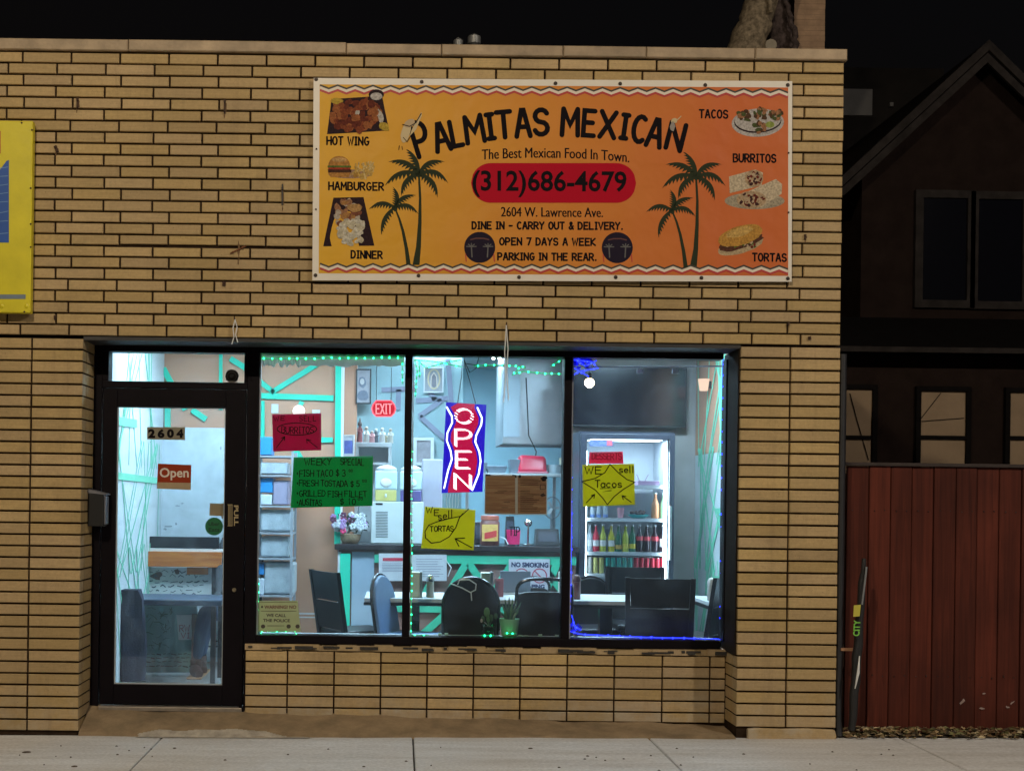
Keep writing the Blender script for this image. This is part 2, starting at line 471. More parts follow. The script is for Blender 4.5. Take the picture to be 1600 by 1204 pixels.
# ------------------------------------------------------------------ palette
def brick_mat(name, col, eff):
    m = bpy.data.materials.new(name); m.use_nodes = True
    n, l = m.node_tree.nodes, m.node_tree.links; b = n['Principled BSDF']; b.inputs['Roughness'].default_value = .68; b.inputs['Specular IOR Level'].default_value = .3
    def N(t, **k):
        o = n.new(t)
        for a, v in k.items(): setattr(o, a, v)
        return o
    def noise(sc, det, vec, rough=.6):
        o = N('ShaderNodeTexNoise'); o.inputs['Scale'].default_value = sc; o.inputs['Detail'].default_value = det; o.inputs['Roughness'].default_value = rough; l.new(vec, o.inputs['Vector']); return o.outputs['Fac']
    def rng(v, a, b_, c, d):
        o = N('ShaderNodeMapRange'); 
        for k, x in zip(('From Min', 'From Max', 'To Min', 'To Max'), (a, b_, c, d)): o.inputs[k].default_value = x
        l.new(v, o.inputs['Value']); return o.outputs['Result']
    def mul(a, c):
        o = N('ShaderNodeMath', operation='MULTIPLY'); l.new(a, o.inputs[0]); l.new(c, o.inputs[1]); return o.outputs[0]
    def mix(f, a, c):
        o = N('ShaderNodeMix', data_type='RGBA'); l.new(f, o.inputs['Factor'])
        for k, x in (('A', a), ('B', c)):
            if isinstance(x, tuple): o.inputs[k].default_value = (*x, 1)
            else: l.new(x, o.inputs[k])
        return o.outputs['Result']
    tc = N('ShaderNodeTexCoord'); ob = tc.outputs['Object']
    mp = N('ShaderNodeMapping'); mp.inputs['Scale'].default_value = (3, 3, 60); l.new(ob, mp.inputs['Vector'])
    g = N('ShaderNodeNewGeometry')
    wn = N('ShaderNodeTexWhiteNoise', noise_dimensions='1D'); l.new(g.outputs['Random Per Island'], wn.inputs['W'])
    val = mul(mul(rng(g.outputs['Random Per Island'], 0, 1, .86, 1.10), rng(noise(2.2, 4, ob), .3, .7, .80, 1.16)), mul(rng(noise(1.5, 6, mp.outputs['Vector']), .3, .7, .9, 1.1), rng(noise(45, 5, ob, .75), .3, .7, .86, 1.12)))
    hs = N('ShaderNodeHueSaturation'); hs.inputs['Color'].default_value = (*col, 1); l.new(val, hs.inputs['Value']); l.new(rng(wn.outputs['Value'], 0, 1, .497, .503), hs.inputs['Hue']); l.new(rng(wn.outputs['Value'], 0, 1, .93, 1.06), hs.inputs['Saturation'])
    spots = rng(noise(85, 2, ob), .69, .74, 0, .75); c1 = mix(spots, hs.outputs['Color'], (.09, .055, .03))
    soot = rng(noise(1.1, 7, ob, .7),   .48, .78, 0, .55); c2 = mix(soot, c1, (.16, .11, .065))
    sp = N('ShaderNodeSeparateXYZ'); l.new(ob, sp.inputs[0])
    low = mul(rng(sp.outputs['Z'], .05, .42, eff, 0), rng(noise(6, 8, ob, .75), .42, .68, 0, 1)); c3 = mix(low, c2, (.42, .37, .30))
    m5 = N('ShaderNodeMapping'); m5.inputs['Scale'].default_value = (5, 5, .45); l.new(ob, m5.inputs['Vector'])
    c3 = mix(rng(noise(1.6, 6, m5.outputs['Vector'], .7), .54, .78, 0, .42), c3, (.15, .10, .055))
    l.new(c3, b.inputs['Base Color'])
    bu = N('ShaderNodeBump'); bu.inputs['Strength'].default_value = .35; bu.inputs['Distance'].default_value = .004
    ad = N('ShaderNodeMath', operation='ADD'); l.new(noise(60, 6, ob), ad.inputs[0]); l.new(noise(1.5, 6, mp.outputs['Vector']), ad.inputs[1]); l.new(ad.outputs[0], bu.inputs['Height']); l.new(bu.outputs['Normal'], b.inputs['Normal'])
    MATS[name] = m; return m
M_BRICK = brick_mat('buff_brick', (0.45, 0.315, 0.150), .5)
M_BRICK_OLD = brick_mat('worn_brick', (0.42, 0.30, 0.16), .9)
M_MORTAR = mat('dark_mortar', (0.035, 0.022, 0.014), 0.95, 0.4, 10, 0.4, spec=.05)
M_COPING = mat('coping_tile', (0.34, 0.25, 0.16), 0.6, 0.42, 5, 0.3, island=0.1)
M_FRAME = mat('bronze_frame', (0.0045, 0.003, 0.005), 0.5, 0.3, 6, 0.06, spec=0.12)
M_STEEL = mat('dark_steel', (0.03, 0.027, 0.027), 0.6, 0.4, 8, 0.15)
M_RUST = mat('rusty_iron', (0.06, 0.03, 0.018), 0.85, 0.4, 30, 0.4)
M_RUSTBAR = mat('orange_rust', (0.16, 0.055, 0.02), 0.85, 0.4, 40, 0.4)
M_WALK = None
M_GLASS = glassmat('window_glass', (0.93, 0.96, 0.97), 0.012, 1.42, 0.9, smear_haze=0.055)  # smeared glass with a thin veil standing in for bloom
M_WHITE = mat('white_paint', (0.75, 0.75, 0.74), 0.5, 0.06, 6)
M_BLACK = mat('black_plastic', (0.012, 0.012, 0.013), 0.45, 0.2, 10)
M_INK = mat('black_ink', (0.009, 0.007, 0.009), 0.8, 0, spec=.06)
M_CHROME = mat('chrome', (0.75, 0.75, 0.76), 0.18, 0, metal=1)
M_ZIP = mat('white_nylon', (0.7, 0.7, 0.7), 0.5, 0)
M_CONC = mat('dirty_concrete', (0.25, 0.18, 0.108), 0.9, 0.4, 6, 0.5, bscale=70)

def concrete(name, base, dark, stain=0.5):
    m = bpy.data.materials.new(name); m.use_nodes = True
    n, l = m.node_tree.nodes, m.node_tree.links
    b = n['Principled BSDF']; b.inputs['Roughness'].default_value = 0.9
    tc = n.new('ShaderNodeTexCoord')
    a = n.new('ShaderNodeTexNoise'); a.inputs['Scale'].default_value = 1.3; a.inputs['Detail'].default_value = 9; a.inputs['Roughness'].default_value = 0.7
    c = n.new('ShaderNodeTexNoise'); c.inputs['Scale'].default_value = 55; c.inputs['Detail'].default_value = 4
    st = n.new('ShaderNodeMapping'); st.inputs['Scale'].default_value = (0.5, 4, 1)
    l.new(tc.outputs['Object'], st.inputs['Vector'])
    l.new(st.outputs['Vector'], a.inputs['Vector']); l.new(tc.outputs['Object'], c.inputs['Vector'])
    r1 = n.new('ShaderNodeMapRange'); r1.inputs['From Min'].default_value = .35; r1.inputs['From Max'].default_value = .75
    l.new(a.outputs['Fac'], r1.inputs['Value'])
    mu = n.new('ShaderNodeMath'); mu.operation = 'MULTIPLY'; mu.inputs[1].default_value = stain
    l.new(r1.outputs['Result'], mu.inputs[0])
    mx = n.new('ShaderNodeMix'); mx.data_type = 'RGBA'
    mx.inputs['A'].default_value = (*base, 1); mx.inputs['B'].default_value = (*dark, 1)
    l.new(mu.outputs[0], mx.inputs['Factor'])
    hs = n.new('ShaderNodeHueSaturation'); l.new(mx.outputs['Result'], hs.inputs['Color'])
    r2 = n.new('ShaderNodeMapRange'); r2.inputs['From Min'].default_value = .3; r2.inputs['From Max'].default_value = .7; r2.inputs['To Min'].default_value = .86; r2.inputs['To Max'].default_value = 1.12
    l.new(c.outputs['Fac'], r2.inputs['Value']); l.new(r2.outputs['Result'], hs.inputs['Value'])
    l.new(hs.outputs['Color'], b.inputs['Base Color'])
    bu = n.new('ShaderNodeBump'); bu.inputs['Strength'].default_value = .25; bu.inputs['Distance'].default_value = .004
    l.new(c.outputs['Fac'], bu.inputs['Height']); l.new(bu.outputs['Normal'], b.inputs['Normal'])
    return m
M_WALK = concrete('sidewalk_concrete', (0.69, 0.695, 0.72), (0.44, 0.415, 0.40), 0.85)
M_ASPHALT = concrete('asphalt', (0.05, 0.05, 0.052), (0.035, 0.034, 0.034), 0.7)
M_SOIL = mat('soil', (0.07, 0.05, 0.035), 0.95, 0.4, 5, 0.5)

# ------------------------------------------------------------------ street lamps (behind the viewer, the light of the street)
def street_lamp(x, y, h, power, color, label, reach):
    t = thing('street_lamp', label, 'street lamp', (x, y, 0))
    m = mat('lamp_post_metal', (0.2, 0.2, 0.2), 0.4, 0.1, 5, metal=0.7)
    mb = MB(m); mb.lathe((x, y, -0.1), [(0.14, 0), (0.14, 0.25), (0.09, 0.3), (0.055, h)], 14); mb.build('post', t, smooth=True)
    mb = MB(m); mb.tube([(x, y, h-.15), (x, y+.3, h+.1), (x, y+1.2, h+.2), (x, y+reach, h+.2)], 0.035, 10); mb.build('arm', t, smooth=True)
    mb = MB(m); mb.box(x-.16, x+.16, y+reach-.1, y+reach+.55, h+.15, h+.27); mb.build('lamp_head', t, bevel=0.03)
    mb = MB(emat('lamp_lens', color, 30)); mb.box(x-.11, x+.11, y+reach+.02, y+reach+.45, h+.135, h+.149); mb.build('lens', t)
    ld = bpy.data.lights.new('lamp_light', 'SPOT'); ld.energy = power; ld.color = color; ld.shadow_soft_size = 0.16
    ld.spot_size = math.radians(165); ld.spot_blend = 0.6
    lo = bpy.data.objects.new('lamp_light', ld); COL.objects.link(lo); lo.parent = t
    lo.location = (0, reach+.25, h+.1)
    lo.rotation_euler = (math.radians(35), 0, 0)
    return t
street_lamp(-2.6, -11.8, 8.6, 3250, (1.0, 0.85, 0.62), 'street lamp with a warm lens on the near side of the road', 2.2)
street_lamp(9.5, -11.8, 8.6, 3500, (1.0, 0.90, 0.76), 'second street lamp further along the road to the east', 2.2)

# ------------------------------------------------------------------ ground, road, sidewalk
def zg(x): return -0.008 + 0.0092*max(-6, min(6, x))
mb = MB(M_SOIL); mb.poly([(-150,-150,-.32),(150,-150,-.32),(150,150,-.32),(-150,150,-.32)]); struct(mb.build('ground'))
mb = MB(M_ASPHALT); mb.box(-60, 60, -15.5, -3.4, -.3, -.16); struct(mb.build('road'))
mb = MB(M_WALK)
edges = [-40, -13.9, -12.35, -10.8, -9.25, -7.7, -6.15, -4.6, -3.03, -1.462, .10, 1.575, 3.16, 4.7, 6.3, 7.9, 9.5, 40]
for a, b in zip(edges, edges[1:]):
    x0, x1 = a+.005, b-.005
    y1 = 0.02 if x1 < 3 else 0.05
    def slab(ya, yb, x0=x0, x1=x1):
        vs = [(x0,ya,-.3),(x1,ya,-.3),(x1,yb,-.3),(x0,yb,-.3),(x0,ya,zg(x0)),(x1,ya,zg(x1)),(x1,yb,zg(x1)),(x0,yb,zg(x0))]
        c = .006
        t = [(x0+c,ya+c,zg(x0)+c*.8),(x1-c,ya+c,zg(x1)+c*.8),(x1-c,yb-c,zg(x1)+c*.8),(x0+c,yb-c,zg(x0)+c*.8)]
        mb.add(vs+t, [(0,1,5,4),(1,2,6,5),(2,3,7,6),(3,0,4,7),(8,9,10,11)]+[(4+i,4+(i+1)%4,8+(i+1)%4,8+i) for i in range(4)])
    slab(-1.56, y1); slab(-3.1, -1.57)
struct(mb.build('sidewalk'))
mb = MB(M_CONC)
mb.box(-40, 40, -3.22, -.0, -.29, -.05); struct(mb.build('sidewalk_base'))
mb = MB(M_WALK); mb.box(-40, 40, -3.4, -3.11, -.3, -.03); struct(mb.build('kerb', bevel=.02))
# cracks and spots lying on the pavement
mb = MB(M_SOIL)
for (px, py, rx) in ((47, 1178, .03), (122, 1200, .02), (278, 1171, .012), (834, 1169, .016), (640, 1190, .01), (980, 1185, .008), *[(R.uniform(0, 1600), R.uniform(1166, 1203), R.uniform(.004, .011)) for _ in range(34)]):
    k = (CZ - zg(0)) / ((py - PY)/F); x = (px-PX)/F*k
    mb.lathe((x, k-D0, zg(x)+.004), [(rx, 0), (rx*.7, .004), (.002, .006)], 8)
o = mb.build('pavement_litter'); o['kind'] = 'stuff'; o['label'] = 'scattered specks of dried mud on the grey pavement'; o['category'] = 'litter'

# apron wedge between the piers
def apron_z(x, y):
    back = 0.118 - 0.0155*(x+2.0)
    f = max(0, min(1, (y+.03)/.34))
    n = 0.006*math.sin(7*x+11*y)+.004*math.sin(19*x-13*y)
    return zg(x)+.006+(back-zg(x)-.006)*(f**.8) + n*(0.3+f)*.8
mb = MB(M_CONC); xs = [-1.99+i*(4.105)/90 for i in range(91)]
ys = [-.035+.025*math.sin(0)+j*.04 for j in range(15)]
vs = []; fs = []
for j, y in enumerate(ys):
    for x in xs:
        yy = y + (0.02*math.sin(2.3*x)+.012*math.sin(9*x) if j == 0 else 0)
        z = apron_z(x, y) - (0.012 if j == 0 else 0)
        vs.append((x, yy, z))
for j in range(len(ys)-1):
    for i in range(len(xs)-1):
        a = j*len(xs)+i; fs.append((a, a+1, a+len(xs)+1, a+len(xs)))
mb.add(vs, fs); struct(mb.build('doorway_apron', smooth=True))
mb = MB(mat('smear_door_light', (.40, .36, .31), .9, .4, 14, .4)); nx, ny = 220, 26; X0, X1 = -1.75, -.35  # pale cement smear, its tone partly standing in for the door's light
def inside(x, y):
    w = .5+.5*math.sin(3.1*x+1)+.3*math.sin(11*x)+.18*math.sin(29*x+4*y)
    u = (x+1.08)/(.56+.03*math.sin(40*y)); return -.07 < y < .035+.035*w-.09*u*u and abs(u) < 1
gx = [X0+(X1-X0)*i/nx for i in range(nx+1)]; gy = [-.07+.2*j/ny for j in range(ny+1)]
for i in range(nx):
    for j in range(ny):
        if inside((gx[i]+gx[i+1])/2, (gy[j]+gy[j+1])/2):
            q = [(x, y, max(apron_z(x, y), zg(x)+.004)+.0022) for x, y in ((gx[i], gy[j]), (gx[i+1], gy[j]), (gx[i+1], gy[j+1]), (gx[i], gy[j+1]))]
            mb.poly(q)
struct(mb.build('ramp_patch'))

# ------------------------------------------------------------------ the restaurant building
BLD = thing('restaurant_building', 'single storey buff brick storefront with dark bronze door and three window bays', 'restaurant', (0, 0, 0))
XL, XR, XPR, XPJ, XPL = -3.6, 2.74, -1.994, -2.314, 2.12
ZT, ZH, BL = 4.247, 2.475, 0.305
wall = MB(M_BRICK)
rows = 25; ph = (ZT-ZH)/rows
def jit(a): return R.uniform(-a, a)
for r in range(rows):
    z1 = ZT-r*ph-.0058; z0 = ZT-(r+1)*ph+.0058
    off = (-2.084 if r % 2 == 0 else -2.176) + jit(.012)
    x = off - BL*6
    while x < XR:
        a, b = max(x, XL), min(x+BL, XR-.001+jit(.002))
        x += BL
        if b-a < .055: continue
        if b > XR-.06: b = XR-.001+jit(.002)
        y = jit(.0018); zz0, zz1 = z0+jit(.001), z1+jit(.001)
        if r == 16 and -1.95 < a < -.75: zz0 += .006
        if r == 17 and -1.95 < a < -.75: zz1 -= .004
        wall.brick(a+.0062, b-.0062+(0.0062 if b > XR-.01 else 0), zz0, zz1, y, .1, .0035)
def pier(x0, xj, x1, zb, zt, pitch, y=0.0, side=None):
    n = round((zt-zb)/pitch); p = (zt-zb)/n
    for r in range(n):
        z0, z1 = zb+r*p+.0058, zb+(r+1)*p-.0058
        for a, b in zip([x0]+xj, xj+[x1]):
            e0 = 0.006 if a in xj else 0.0; e1 = 0.006 if b in xj else 0.0
            d = y+jit(.0015)
            wall.brick(a+e0+jit(.001), b-e1+jit(.001), z0+jit(.0008), z1+jit(.0008), d, y+.1, .0035)
        if side == 'right':
            wall.box(x1-.09, x1+jit(.0015), y+.108, .33, z0, z1)
        if side == 'left':
            wall.box(x0+jit(.0015), x0+.09, y+.108, .33, z0, z1)
pier(-2.93, [-2.62, XPJ], XPR, .004, 2.462, .0723, side='right')
wall.use(M_BRICK)
pier(-3.6, [-3.25], -2.94, .004, 2.462, .0723)
wall.use(M_BRICK)
pier(XPL, [2.43], XR, .085, 2.468, .0735, side='left')
# window apron wall (knee wall), one brick deep behind the pier faces
KJ = [(p-PX)*8.47/F for p in (452.5, 525.5, 598.5, 671, 743.5, 816.5, 890, 963.5, 1038.5, 1113)]
zs = [0.06, .128, .2015, .275, .3485, .422, .497]
kx0, kx1 = (386-PX)*8.47/F, XPL-.002
for r in range(6):
    for a, b in zip([kx0]+KJ, KJ+[kx1]):
        wall.use(M_BRICK_OLD if (r == 0 or (b > 1.9 and r < 5) or (r == 1 and b > 1.2)) else M_BRICK)
        wall.brick(a+.005, b-.005, zs[r]+.0055+jit(.0008), zs[r+1]-.0055+jit(.0008), .27+jit(.0015), .36, .0035)
wall.use(M_MORTAR)
wall.box(XL, XR-.006, .018, .3, ZH+.002, ZT)
wall.box(XL, XPR-.006, .019, .32, -.1, ZH-.013)
wall.box(XPL+.006, XR-.006, .019, .32, -.1, ZH-.007)
wall.box(kx0+.002, XPL+.004, .288, .42, -.05, .5)
wall.use(M_BRICK)
wall.box(XR-.048, XR-.002, .35, 8.19, -.1, ZT)
wall.box(-3.6, -3.3, .33, 8.5, -.1, ZT)
wall.box(-3.29, XR-.31, 8.2, 8.5, -.1, ZT)
WALL = wall.build('brick_wall', BLD)

mb = MB(M_COPING)
cps = [at(p, 75, -.02)[0] for p in (-330, -60, 200, 541, 690, 880, 1010, 1180)]
cps[0] = XL
for a, b in zip(cps, cps[1:]+[XR+.015]):
    mb.brick(a+.002, b-.002, ZT+.006+jit(.001), ZT+.074+jit(.003), -.022+jit(.002), .33, .006)
mb.build('coping', BLD)
mb = MB(M_BLACK); mb.box(XL+.05, XR-.05, .34, 8.2, ZT-.35, ZT-.28); mb.build('roof', BLD)
mb = MB(M_BRICK_OLD)
# ledge of old masonry below the window frames
for i in range(26):
    a = kx0+(kx1-kx0)*i/26; b = kx0+(kx1-kx0)*(i+1)/26
    mb.box(a, b+.0005*(i % 2), .262+jit(.006), .40, .499+jit(.001), .533+jit(.006))
mb.build('masonry_ledge', BLD)
mb = MB(mat('flaking_black_paint', (.03, .026, .022), .8, .5, 20, .4))
for i in range(40):
    a = kx0+(kx1-kx0)*R.random(); w = R.uniform(.02, .12)
    mb.box(a, min(a+w, kx1), .2535+jit(.0015), .259, .503+R.uniform(0, .016), .515+R.uniform(0, .016))
mb.build('flaking_paint', BLD)
# broken footing under the right pier
mb = MB(M_BRICK_OLD)
ft = [(2.19, .0), (2.19, .07), (2.24, .076), (2.4, .072), (2.55, .078), (2.735, .07), (2.745, .03), (2.74, .01), (2.6, .0), (2.45, .012), (2.3, .0)]
mb.prism([(a, b+.008) for a, b in reversed(ft)], -.012, .2); mb.build('footing', BLD, bevel=.006)
mb = MB(M_STEEL); mb.box(XPR-.0, XPL, .012, .33, 2.452, 2.4735); mb.build('lintel', BLD)

# ---- window and door frames
def fx(p, Y=.30): return (p-PX)*(D0+Y)/F
GT, GB = 2.414, .592
Yf, Yg = .30, .345
fr = MB(M_FRAME)
wl, wr = fx(402.5), fx(1132.5)
fr.box(fx(384), wl, Yf, .42, .10, 2.452)                      # post between door and windows
fr.box(wl, XPL-.035, Yf-.004, .42, GT, 2.452)
fr.box(wl, XPL-.035, Yf-.004, .42, .535, GB)
fr.box(wr, fx(1143), Yf, .42, GB, GT)
for a, b in ((630.5, 642), (879.5, 891.5)):
    fr.box(fx(a), fx(b), Yf-.006, .42, GB, GT)
WIN = fr.build('window_frame', BLD, bevel=.004)
mb = MB(mat('brown_metal_return', (.022, .015, .010), .75, .4, 7, .1, spec=.08)); mb.box(fx(1143)+.001, XPL-.001, .285, .41, .53, 2.451); mb.box(XPL-.010, XPL-.002, .022, .284, .535, 2.45); mb.build('jamb_return', BLD)
for a, b in ((402.5, 630.5), (642, 879.5), (891.5, 1132.5)):
    mb = MB(M_GLASS); mb.box(fx(a, Yg)+.004, fx(b, Yg)-.004, Yg, Yg+.006, GB+.002, GT-.002); mb.build('pane', WIN)
    mb = MB(mat('inner_sill_paint', (.55, .6, .62), .5, .15, 8)); mb.box(fx(a)+.004, fx(b)-.004, .425, .56, .545, .583); mb.build('inner_sill', WIN, bevel=.003)
    mb = MB(mat('worn_aluminium', (.35, .36, .4), .4, .2, 10, metal=.6)); mb.box(fx(a)+.003, fx(a)+.010, Yf+.008, Yg-.002, GB, GT); mb.build('glazing_bead', WIN)

dz0, dz1 = .128, at(268, 607, Yf)[1]
fr = MB(M_FRAME)
fr.box(XPR+.002, fx(157), Yf, .42, .10, 2.452)
fr.box(fx(157), fx(384), Yf, .42, 2.415, 2.452)
fr.box(fx(157), fx(384), Yf, .42, dz1+.003, at(268, 597, Yg)[1])
tz0, tz1 = at(268, 597, Yg)[1], 2.415
fr.box(fx(157), fx(167), Yf, .42, tz0, tz1); fr.box(fx(379), fx(384), Yf, .42, tz0, tz1)
DFR = fr.build('door_frame', BLD, bevel=.004)
mb = MB(M_GLASS); mb.box(fx(167, Yg)+.003, fx(379, Yg)-.003, Yg, Yg+.006, tz0+.002, tz1-.002); mb.build('transom_pane', DFR)
fr = MB(M_FRAME)
Yd = .31
l0, l1, g0, g1 = fx(158.5), fx(382.5), fx(180.5), fx(350.5)
gz1, gz0 = at(268, 636, Yg)[1], at(262, 1068, Yg)[1]
fr.box(l0, g0, Yd, .36, dz0, dz1); fr.box(g1, l1, Yd, .36, dz0, dz1)
fr.box(g0, g1, Yd, .36, gz1, dz1); fr.box(g0, g1, Yd, .36, dz0, gz0)
DOOR = fr.build('entrance_door', BLD, bevel=.004)
mb = MB(glassmat('veiled_door_glass', (0.92, 0.95, 0.97), 0.012, 1.42, 1.1, smear_haze=0.12)); mb.box(g0+.003, g1-.003, Yg, Yg+.006, gz0+.002, gz1-.002); mb.build('door_pane', DOOR)  # heavier veil mixed into the pane, imitating bloom and a milky glare
mb = MB(mat('pale_gasket', (.42, .46, .5), .5, 0)); t = .007
mb.box(g0, g0+t, Yd+.02, Yg-.001, gz0, gz1); mb.box(g1-t, g1, Yd+.02, Yg-.001, gz0, gz1); mb.box(g0+t, g1-t, Yd+.02, Yg-.001, gz0, gz0+t); mb.box(g0+t, g1-t, Yd+.02, Yg-.001, gz1-t, gz1)
mb.build('gasket', DOOR)
p = P3(366, 921, Yd); mb = MB(mat('brass_lock', (.5, .42, .28), .35, .1, metal=.9)); mb.cyl(p, p-Vector((0,.012,0)), .014, .012, 16); mb.build('lock_cylinder', DOOR, smooth=True)
mb = MB(mat('aluminium_threshold', (.28, .24, .2), .5, .3, 12, metal=.5)); mb.box(fx(160), fx(383), .26, .41, .094, .122); mb.build('threshold', BLD, bevel=.004)
mb = MB(M_FRAME); x0, z0 = at(157, 1105, .3); mb.box(fx(378), fx(386), .27, .33, .085, .128); mb.build('frame_foot', BLD); mb = MB(M_FRAME); mb.box(fx(148), fx(157), .28, .33, .08, .10); mb.build('frame_foot', BLD)

# ---- roof things seen over the parapet
for px, h, r in ((716, 64, .022), (741, 58, .03)):
    x, zt = at(px, h, 3.2)
    mb = MB(mat('galvanised_pipe', (.25, .25, .25), .5, .2, metal=.5)); mb.lathe((x, 3.2, ZT-.3), [(r, 0), (r, zt-ZT+.22), (r*1.9, zt-ZT+.24), (r*1.9, zt-ZT+.3), (.005, zt-ZT+.33)], 12); mb.build('roof_vent', BLD, smooth=True)

# ------------------------------------------------------------------ wall hardware
def anchor(px, py, w, h, label, m=M_RUST, deg=0, cat='bracket', name='rusty_bracket'):
    p = P3(px, py, -.006); mb = MB(m)
    Mx = Matrix.Translation(p) @ Matrix.Rotation(math.radians(deg), 4, 'Y')
    mb.xbox(Mx @ Matrix.Translation((0, 0, 0)), w*.6, .006, h*.9)
    mb.cyl(Mx @ Vector((0, .012, h*.25)), Mx @ Vector((0, -.012, h*.25)), .006, n=8)
    mb.cyl(Mx @ Vector((0, .012, -h*.3)), Mx @ Vector((0, -.01, -h*.3)), .005, n=8)
    mb.use(mat('rust_stain', (.15, .085, .042), .95, .3, 30)); Sa = Sheet(-.0015)
    if h > .03:
        Sa.blob(mb, px+1, py+1, max(w, .02)*95, h*110, .001, 16, .45); Sa.blob(mb, px+jit(1), py+h*150, 1.0, 4, .0014, 10, .4)
    tag(mb.build(name, origin=p), label, cat)
anchor(121, 161, .022, .075, 'short rusty bolt stub high on the brick, above the yellow sign')
anchor(351, 166, .018, .10, 'rusty bolt bracket beside a stain between the yellow sign and banner')
anchor(88, 233, .03, .05, 'blackened anchor scar just right of the yellow sign', deg=-25)
anchor(441, 304, .014, .145, 'long thin black iron strap on the brick left of the banner', M_STEEL)
anchor(372, 390, .014, .125, 'orange rusted bar tilted across a cracked brick joint', M_RUSTBAR, 63)
anchor(350, 443, .035, .03, 'dark rusted anchor plate with stain below the tilted bar')
anchor(86, 496, .026, .026, 'small rusty nail head below the lower corner of the yellow sign')
anchor(1258, 370, .018, .035, 'small rusty stub on the brick right of the banner')
anchor(1265, 528, .03, .02, 'rusty hook stub in the brick above the right pier')
anchor(1232, 1006-500, .012, .012, 'tiny nail in the brick joint above the right pier')
def strap(px, py0, py1, label, w=5, tail=None):
    Y = -.02; hook = P3(px, py0, 0)
    t = thing('hanging_strap', label, 'strap', hook)
    mb = MB(M_RUST); mb.tube([hook+Vector((0,.02,0)), hook+Vector((0,-.025,0)), hook+Vector((0,-.03,.015))], .004, 8); mb.build('hook', t)
    mb = MB(M_ZIP)
    mb.tube([P3(px, py0, -.022), P3(px-w*.6, py0+(py1-py0)*.35, -.02), P3(px-w*.3, py0+(py1-py0)*.7, -.018), P3(px-w, py1, -.016)], .0035, 6)
    mb.tube([P3(px, py0, -.026), P3(px+w*.7, py0+(py1-py0)*.3, -.024), P3(px+w*.2, py0+(py1-py0)*.6, -.022), P3(px+w*.9, py1-3, -.02)], .0035, 6)
    mb.build('nylon_tie', t, smooth=True)
strap(367, 499, 538, 'short white nylon tie knotted on a hook above the door transom', 5)
strap(791, 508, 628, 'long white nylon strap hanging from a hook over the middle window', 4)

# ------------------------------------------------------------------ mailbox
x0, z1 = at(138, 765, .18); x1, z0 = at(165, 822, .18)
t = thing('mailbox', 'black metal mailbox fixed to the brick jamb beside the door', 'mailbox', (XPR, .2, z0))
mb = MB(M_BLACK); mb.box(XPR+.002, x1-.012, .17, .285, z0, z1-.02); mb.build('body', t, bevel=.006)
mb = MB(mat('grey_metal_edge', (.3, .3, .34), .4, .2, metal=.7)); mb.prism([(XPR+.002, z1-.018), (x1+.004, z1-.03), (x1+.004, z1-.024), (XPR+.002, z1+.006)], .165, .29); mb.build('lid', t)
mb = MB(mat('grey_metal_edge', (.3, .3, .34), .4)); mb.box(x1-.011, x1-.002, .18, .275, z0+.012, z1-.04); mb.build('newspaper_hook', t, bevel=.003)

# ------------------------------------------------------------------ banner
def banner_mat():
    m = bpy.data.materials.new('printed_vinyl'); m.use_nodes = True
    n, l = m.node_tree.nodes, m.node_tree.links; b = n['Principled BSDF']; b.inputs['Roughness'].default_value = .5; b.inputs['Specular IOR Level'].default_value = .3; nb = n.new('ShaderNodeTexNoise'); nb.inputs['Scale'].default_value = 3.5; nb.inputs['Detail'].default_value = 3; bu = n.new('ShaderNodeBump'); bu.inputs['Strength'].default_value = .6; bu.inputs['Distance'].default_value = .03; l.new(nb.outputs['Fac'], bu.inputs['Height']); l.new(bu.outputs['Normal'], b.inputs['Normal'])
    tc = n.new('ShaderNodeTexCoord'); l.new(tc.outputs['Object'], nb.inputs['Vector']); sp = n.new('ShaderNodeSeparateXYZ'); l.new(tc.outputs['Object'], sp.inputs[0])
    mr = n.new('ShaderNodeMapRange'); mr.inputs['From Min'].default_value = -1.5; mr.inputs['From Max'].default_value = 1.5
    no = n.new('ShaderNodeTexNoise'); no.inputs['Scale'].default_value = 1.6; l.new(tc.outputs['Object'], no.inputs['Vector'])
    ad = n.new('ShaderNodeMath'); ad.operation = 'MULTIPLY_ADD'; ad.inputs[1].default_value = .25; l.new(no.outputs['Fac'], ad.inputs[0])
    l.new(sp.outputs['X'], mr.inputs['Value']); l.new(mr.outputs['Result'], ad.inputs[2])
    r = n.new('ShaderNodeValToRGB'); e = r.color_ramp.elements
    e[0].position = .1; e[0].color = (.66, .36, .018, 1); e[1].position = 1.1; e[1].color = (.54, .125, .027, 1)
    k = e.new(.5); k.color = (.60, .25, .026, 1); k = e.new(.78); k.color = (.56, .17, .027, 1)
    l.new(ad.outputs[0], r.inputs['Fac']); l.new(r.outputs['Color'], b.inputs['Base Color'])
    return m
def bwave(x, z):
    return .0009*math.sin(5.1*x+1.0)*math.cos(1.9*z)+.0005*math.sin(11*x+3*z)
SH = Sheet(-.03, bwave)
bo = P3(863, 282, -.03)
BAN = thing('restaurant_banner', 'orange vinyl banner reading Palmitas Mexican with palms and food pictures', 'banner', bo)
def gridsheet(mb, S, c, nx, ny, lift, back=False):
    (ax, ay), (bx, by), (cx, cy), (dx, dy) = c   # TL TR BR BL
    vs = []
    for j in range(ny+1):
        t = j/ny
        for i in range(nx+1):
            s = i/nx
            px = (ax*(1-s)+bx*s)*(1-t)+(dx*(1-s)+cx*s)*t; py = (ay*(1-s)+by*s)*(1-t)+(dy*(1-s)+cy*s)*t
            vs.append(S.p(px, py, lift))
    w = nx+1
    mb.add(vs, [(j*w+i, (j+1)*w+i, (j+1)*w+i+1, j*w+i+1) for j in range(ny) for i in range(nx)])
